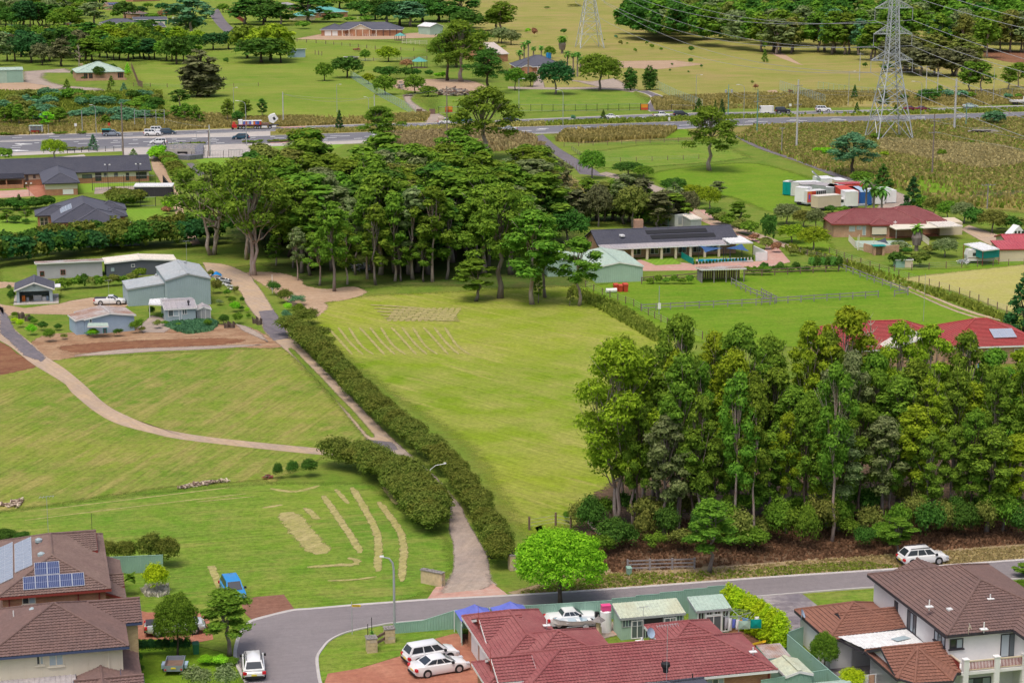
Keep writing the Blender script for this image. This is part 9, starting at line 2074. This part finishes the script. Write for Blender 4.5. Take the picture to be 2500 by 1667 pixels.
tree(3,425,842,530,290,'broadM','deep','very dark spreading tree on the lawn above the highway',v=1);tree(3,815,808,465,340,'broadM','olive','wide olive brown tree on the lawn above the highway',v=0);row([(3,1090,808,595,130,'colM','dark'),(3,1265,803,580,135,'colM','dark')],'twin dense columnar trees at the curved driveway','twin columnar trees at the driveway','tree')
for x,yb,yt,wp,lb in ((780,820,350,220,'tall'),(860,1000,330,130,'thin trunked'),(700,860,500,200,'low spreading'),(960,600,425,140,'left back'),(1110,620,415,140,'right back'),(1610,860,510,230,'broad'),(1720,960,560,150,'clustered'),(1800,1000,540,170,'lone right'),(1860,860,620,150,'rightmost dark')):
 palmlike(43,x,yb,yt,wp,'%s palm beside the blue-grey roofed house'%lb,trunk=.28,nf=16,leafw=.5)
palmlike(43,1510,560,215,260,'thick fan palm standing alone below the distant tower','green',.5,26,.5,.7,skirt=True)
row([(4,825,882,757,60,'coneM','dark'),(4,845,1003,912,52,'coneM','dark'),(4,1090,925,800,100,'coneM','dark'),(4,1265,905,835,70,'shrubF','dark'),(4,1190,1005,930,50,'coneM','dark'),(4,1480,915,785,150,'broadF','dark'),(4,1580,872,765,80,'gumF','green'),(4,1660,882,795,95,'shrubF','blue'),(4,1790,882,800,110,'shrubF','blue'),(4,1860,882,820,90,'shrubF','green'),(4,1840,830,560,170,'gumF','green'),(4,1950,830,560,170,'gumF','green'),(4,2200,800,600,150,'gumF','olive'),(4,2280,780,560,140,'gumF','green'),(4,2190,890,830,70,'shrubF','blue'),(4,2280,880,835,60,'shrubF','green'),(4,2065,1120,980,160,'broadF','blue'),(4,1120,640,570,110,'shrubF','dark'),(4,915,605,555,40,'shrubF','dark'),(4,25,556,440,60,'coneM','green')],'scattered near highway at right','scattered trees near the highway','tree')
row([(4,1020,1260,1180,120,'shrubM','green'),(4,490,1370,1310,80,'shrubM','bright'),(4,570,1390,1310,100,'shrubM','bright'),(4,630,1390,1320,90,'shrubM','green'),(4,1090,1410,1345,80,'shrubM','yellow'),(4,1600,1410,1330,90,'shrubM','green'),(4,1470,1315,1280,55,'shrubM','bright'),(4,1860,1295,1250,70,'shrubM','green'),(8,1778,285,240,60,'shrubM','green'),(4,1160,1285,1240,110,'shrubM','dark'),(4,1340,1280,1240,100,'shrubM','dark'),(4,2150,1150,1110,60,'shrubM','dark')],'right hand rough grass','low bushes in the rough grass','bush')
g=[(3,x,yb,yb-w_*1.2,w_,'shrubF',c) for x,yb,w_,c in ((1625,570,45,'dark'),(1460,588,22,'dark'),(1442,640,22,'dark'),(1605,652,18,'dark'),(1722,605,26,'dark'),(2175,752,30,'scrub'),(2210,800,45,'autumn'),(1130,470,32,'green'),(960,350,30,'blue'),(1000,405,35,'scrub'),(1240,400,28,'green'),(1280,440,40,'green'),(1365,458,30,'green'),(1630,470,50,'dark'),(2280,440,50,'green'),(1062,400,20,'green'),(860,365,14,'dark'))]+[(9,1335,22,16,14,'shrubF','dark'),(9,1400,16,11,30,'shrubF','scrub')]
row(g,'dotted over the dry pasture','small bushes on the dry pasture','bush')
g=[]
def fedge(x):return 104+(x-1600)*.10 if x<1900 else 134 if x<2090 else 134+(x-2090)*.35 if x<2240 else 188 if x<2370 else 150 if x<2420 else 130
for i in range(420):
 x=U_(1530,2560);e=fedge(x);f=(i%6)/6;back=46 if x<1700 else 20;y=e-f*(e-back)-U_(0,8)
 if x<1620:y=max(84,y) if x<1580 else max(70,y)
 s=S(y);hh=U_(15,20);br=2150<x<2400 and y>135
 g.append((9,x,y,y-(hh if not br else U_(9,13))*s*.965,U_(42,66)*s/5.4,'colF' if br and i%2 else 'gumF',('brown','scrub','brown')[i%3] if br else ('olive','green','olive','dark','green','scrub','blue','grey')[rt_.randrange(8)] if x>1600 else ('blue','dark','green')[i%3],dict(bark='bark_pale' if i%4==0 else 'bark_grey')))
g=sorted(g,key=lambda q:-q[2]);n=len(g);nf=70
row(g[:nf],'front edge of distant forest','trees along the front edge of the distant forest','tree')
LV={};
for q in g[nf:]:
 k,x,yb,yt,wp,kind,lc=q[:7];px,py=Q(k,x,yb);p=G(px,py);s_=S(py);hh=(yb-yt)/s_/.965;wd=wp/s_*1.45;me=TP['gumF'][rt_.randrange(4)][0]
 if 'nV' not in LV:LV['nV']={}
 if me.name not in LV['nV']:
  a_=np.empty(len(me.vertices)*3,np.float32);me.vertices.foreach_get('co',a_);tt=np.empty(len(me.vertices),np.float32);me.attributes['tip'].data.foreach_get('value',tt);LV['nV'][me.name]=(a_.reshape(-1,3),tt)
 V,tt=LV['nV'][me.name];r_=rt_.random()*6.28;c_,n_=math.cos(r_),math.sin(r_);nq=(len(V)//4)*4;W=V[:nq]*np.array([wd/9,wd/9,hh/17],np.float32);W=np.stack([W[:,0]*c_-W[:,1]*n_+p.x,W[:,0]*n_+W[:,1]*c_+p.y,W[:,2]],1)
 lc='dark' if lc=='blue' else lc;LV.setdefault(lc,[]).append((W,tt[:nq]))
del LV['nV']
V=np.concatenate([w[0] for l in LV.values() for w in l]);T=np.concatenate([w[1] for l in LV.values() for w in l]);me=npmesh('distant_forest',V,np.arange(len(V)).reshape(-1,4),None);a_=me.attributes.new('tip','FLOAT','POINT');a_.data.foreach_set('value',T)
mi=[];
for i_,(lc,l) in enumerate(LV.items()):me.materials.append(LF[lc]);mi+=[i_]*(sum(len(w[0]) for w in l)//4)
me.polygons.foreach_set('material_index',np.array(mi,np.int32));lab(link('distant_forest',me),'dense distant eucalypt forest filling the top right behind its front trees','forest',None,'stuff')
def belt(n,x0,x1,y0,y1,h0,h1,wd,cols,where,kinds=('broadF','gumF')):
 g=[]
 for i in range(n):
  x=x0+(x1-x0)*(i+.5)/n+U_(-.5,.5)*(x1-x0)/n;y=U_(y0,y1);s=S(y);g.append((9,x,y,y-U_(h0,h1)*s*.965,U_(.8,1.25)*wd*s,kinds[rt_.randrange(len(kinds))],cols[rt_.randrange(len(cols))],dict(bark='bark_dark')))
 row(g,where,where,'tree')
belt(18,-10,172,60,70,9,15,9,('dark','dark','green','deep'),'tree line above the far left lawn');belt(14,-10,205,38,48,9,14,10,('grey','dark','olive'),'second tree line above the far left lawn');belt(12,-10,250,14,26,9,13,10,('dark','grey','green'),'topmost tree line at the far left')
belt(17,-10,205,128,164,9,14,8.5,('brown','dark','green','grey','deep'),'dark belt above the green farm shed');belt(14,0,215,104,124,7,11,9,('green','dark','blue','olive'),'upper belt above the green farm shed');belt(16,205,455,140,152,8,12,8,('dark','deep','green','olive'),'dark belt behind the green roofed bungalow');belt(15,215,470,112,128,7,12,8,('green','dark','olive','yellow'),'upper belt behind the green roofed bungalow')
belt(9,225,380,90,106,6,10,7,('green','dark','yellow','olive'),'garden trees below the distant two storey house')
row([(41,1640,440,50,430,'gumF','grey'),(41,1290,320,180,180,'broadF','dark'),(41,1340,470,310,200,'broadF','yellow'),(41,2250,700,370,420,'broadF','olive'),(41,1880,650,540,230,'broadF','dark'),(41,2180,340,20,330,'broadF','dark'),(41,2000,330,190,180,'shrubF','green'),(42,290,150,50,150,'broadF','green'),(42,540,200,50,190,'broadF','deep'),(42,700,200,120,180,'broadF','dark'),(42,620,330,160,220,'broadF','autumn'),(42,380,330,230,280,'shrubF','green'),(42,1050,690,-60,620,'gumF','blue'),(42,940,660,180,420,'gumF','grey'),(42,1150,770,520,290,'broadF','yellow'),(42,1430,870,560,340,'broadF','deep'),(42,1700,860,530,330,'broadF','deep'),(42,790,1120,620,420,'broadF','dark'),(42,1170,900,800,160,'shrubF','bright'),(42,1060,880,790,170,'shrubF','deep'),(42,1600,220,60,170,'broadF','green'),(42,1650,1110,1010,85,'shrubF','dark'),(42,2000,430,0,560,'gumF','dark'),(42,2300,440,60,460,'broadF','dark'),(42,1960,640,570,120,'shrubF','autumn'),(42,140,250,110,240,'broadF','deep'),(41,1370,250,60,130,'gumF','green'),(42,1310,330,100,250,'gumF','blue')],'distant houses at top left','trees round the distant houses','tree')
row([(2,90,200,0,300,'gumF','dark'),(2,240,230,40,200,'gumF','dark'),(2,490,200,-30,310,'gumF','dark'),(2,300,190,130,150,'shrubF','dark'),(2,440,260,190,130,'shrubF','green'),(2,720,200,120,180,'shrubF','dark'),(2,760,80,-60,230,'broadF','green'),(2,960,140,0,220,'broadF','dark'),(2,1080,180,30,220,'broadF','dark'),(2,1190,210,-40,250,'gumF','dark'),(2,1300,230,0,300,'broadF','deep'),(2,1400,240,20,280,'gumF','blue'),(2,1500,200,-20,300,'broadF','dark'),(2,1640,190,-40,280,'gumF','dark'),(2,1740,200,40,260,'broadF','dark'),(2,1850,180,-30,250,'gumF','dark'),(2,1900,280,100,220,'broadF','dark'),(2,1960,410,250,230,'broadF','dark'),(2,2200,280,20,230,'gumF','olive'),(2,2180,380,240,130,'broadF','grey'),(2,850,200,150,100,'shrubF','green'),(2,1000,190,140,120,'shrubF','green')],'belt behind the homestead','dark tree belt behind the homestead','tree')
hedge([(196,86),(222,87),(248,84)],12,4.6,3.4,'clipped bright hedge block below the distant carport','clipped hedge below the distant carport',kind='shrubF',leafs=('green',),jit=.2)
row([(41,1720,1395,1145,210,'broadM','dark'),(41,1930,1345,1100,210,'broadM','dark'),(41,1165,1545,1370,130,'coneM','green'),(41,1940,1500,1320,130,'coneM','green'),(41,2220,1285,1095,110,'coneM','lime'),(41,2235,1325,1270,60,'shrubM','yellow'),(41,1450,1400,1310,170,'shrubM','dark'),(41,1280,1340,1215,90,'shrubM','dark'),(41,2155,1600,1440,130,'coneM','blue'),(41,1900,1600,1440,90,'coneM','scrub'),(41,1520,1150,1065,140,'shrubM','hedge')],'round the green roofed bungalow','plants round the bungalow','shrub')
def dead(k,x,yb,yt,label,seed):
 px,py=Q(k,x,yb);p=G(px,py);s=S(py);hh=(yb-yt)/C[k][2]/s;rr=random.Random(seed);t=empty('dead_tree',p,0,label,'tree');mb=MB();mb.tube([(0,0,0),(.1*hh*.3,0,hh*.5),(0,.02*hh,hh)],[hh*.025,hh*.018,hh*.004],6)
 for i in range(16):
  z=hh*rr.uniform(.25,.9);a=rr.random()*6.28;L=hh*.3*(1.1-z/hh);mb.tube([(0,0,z),(math.cos(a)*L*.6,math.sin(a)*L*.6,z+L*.5),(math.cos(a)*L,math.sin(a)*L,z+L*1.1)],[hh*.01,hh*.007,hh*.003],4)
 mb.build('branches',M['bark_pale'],t)
dead(41,1375,1160,760,'bare white dead tree before the dark belt at top left',1);dead(14,800,560,95,'bare white forked branches in front of the red roof',2);dead(4,2200,1060,960,'bare grey bush near the pale culvert',3)
TG=dict(kind='stuff')
scatter('grass_tufts',[(-20,284),(380,274),(560,284),(560,312),(380,318),(0,332)],9000,.5,LF['tuft_gold'],'tall golden grass on the verge behind the bus shelter','grass',h=.9,seed=1)
scatter('grass_tufts',[(-20,225),(395,225),(400,300),(0,320)],7000,.5,LF['tuft_green'],'long green grass among the scrub behind the bus shelter','grass',h=.9,seed=2)
scatter('grass_tufts',[(1380,322),(1560,316),(1650,318),(1620,338),(1420,350),(1360,345)],7000,.5,LF['tuft_gold'],'tall golden grass bank beside the sunken road','grass',h=1.2,seed=3)
scatter('grass_tufts',[(1840,310),(2150,302),(2520,290),(2560,520),(2340,500),(2060,430),(1960,398),(1800,335)],26000,.55,LF['tuft_gold'],'tall golden rough grass round the large tower','grass',h=.9,seed=4)
scatter('grass_tufts',[(1840,310),(2150,302),(2520,290),(2560,520),(2340,500),(2060,430),(1960,398),(1800,335)],16000,.55,LF['tuft_green'],'green rough grass round the large tower','grass',h=.8,seed=5)
scatter('grass_tufts',[(2150,345),(2460,365),(2540,400),(2400,420),(2150,372)],9000,.55,LF['tuft_straw'],'straw brown reeds in the rough grass at right','grass',h=1.1,seed=6)
scatter('grass_tufts',[(670,321),(1100,308),(1330,299.5),(1330,308),(1100,315),(690,329)],5000,.45,LF['tuft_gold'],'dry grass on the highway median','grass',h=.7,seed=7)
scatter('grass_tufts',[(1330,299.5),(1650,287.5),(2500,265.5),(2500,273.5),(1860,288.5),(1650,297),(1330,308)],7000,.45,LF['tuft_green'],'green grass on the highway median','grass',h=.7,seed=8)
scatter('grass_tufts',[(560,290),(900,284),(1050,278),(1040,296),(850,304),(640,312),(560,312)],7000,.5,LF['tuft_gold'],'long dry grass along the left paddock by the highway','grass',h=.8,seed=9)
scatter('grass_tufts',[(1590,240),(1990,225),(2520,225),(2520,255),(1990,264),(1600,270)],12000,.6,LF['tuft_gold'],'dry grass above the highway at right','grass',h=.8,seed=10)
scatter('grass_tufts',[(1240,330),(1330,400),(1440,470),(1400,480),(1280,410),(1200,340)],4000,.45,LF['tuft_straw'],'dry grass along the sunken road','grass',h=.8,seed=11)
scatter('grass_tufts',[(1395,700),(1500,740),(1580,790),(1640,830),(1600,835),(1480,765),(1390,715)],3000,.3,LF['tuft_green'],'long grass under the leaning wire fence','grass',h=.6,seed=12)
scatter('grass_tufts',[(1910,610),(2060,655),(2330,740),(2460,790),(2455,775),(2330,722),(2120,655),(1930,600)],4500,.35,LF['tuft_green'],'long grass along the hay paddock fence','grass',h=.6,seed=13)
scatter('leaf_litter',[(1400,1330),(1500,1280),(2500,1230),(2520,1325),(2100,1360),(1800,1378),(1500,1400)],9000,.25,LF['tuft_brown'],'brown leaf litter and twigs under the gum grove','leaf litter',h=.25,seed=14)
scatter('grass_tufts',[(1262,1450),(1465,1436),(1880,1406),(2326,1376),(2500,1363),(2500,1335),(2100,1360),(1700,1392),(1480,1400),(1420,1400)],5500,.22,LF['tuft_straw'],'dry straw grass on the road verge','grass',h=.16,seed=15)
scatter('grass_tufts',[(1262,1450),(1465,1436),(1880,1406),(2200,1385),(2100,1372),(1700,1398),(1480,1405)],3500,.22,LF['tuft_green'],'green grass on the road verge','grass',h=.18,seed=16)
scatter('brown_weeds',[(940,330),(1180,320),(1300,335),(1330,360),(1200,372),(960,368)],7000,.5,LF['tuft_straw'],'brown weeds between highway and wood','grass',h=1.2,seed=17)
for i,(k_,a,b) in enumerate(((31,(1050,380),(1300,372)),(31,(1520,375),(1620,370)),(31,(10,400),(260,400)),(32,(920,690),(1570,655)),(33,(280,790),(640,775)),(33,(740,775),(1200,755)),(33,(1370,745),(1670,730)),(31,(1265,690),(1470,680)),(31,(1530,680),(1700,670)))):
 hedge([a,b],max(4,int((b[0]-a[0])/55)),1.7,.9,'low grassy clump in the planted strip beside the highway','planted clumps beside the highway',k=k_,kind='shrubM',leafs=('olive','scrub'),jit=.2)
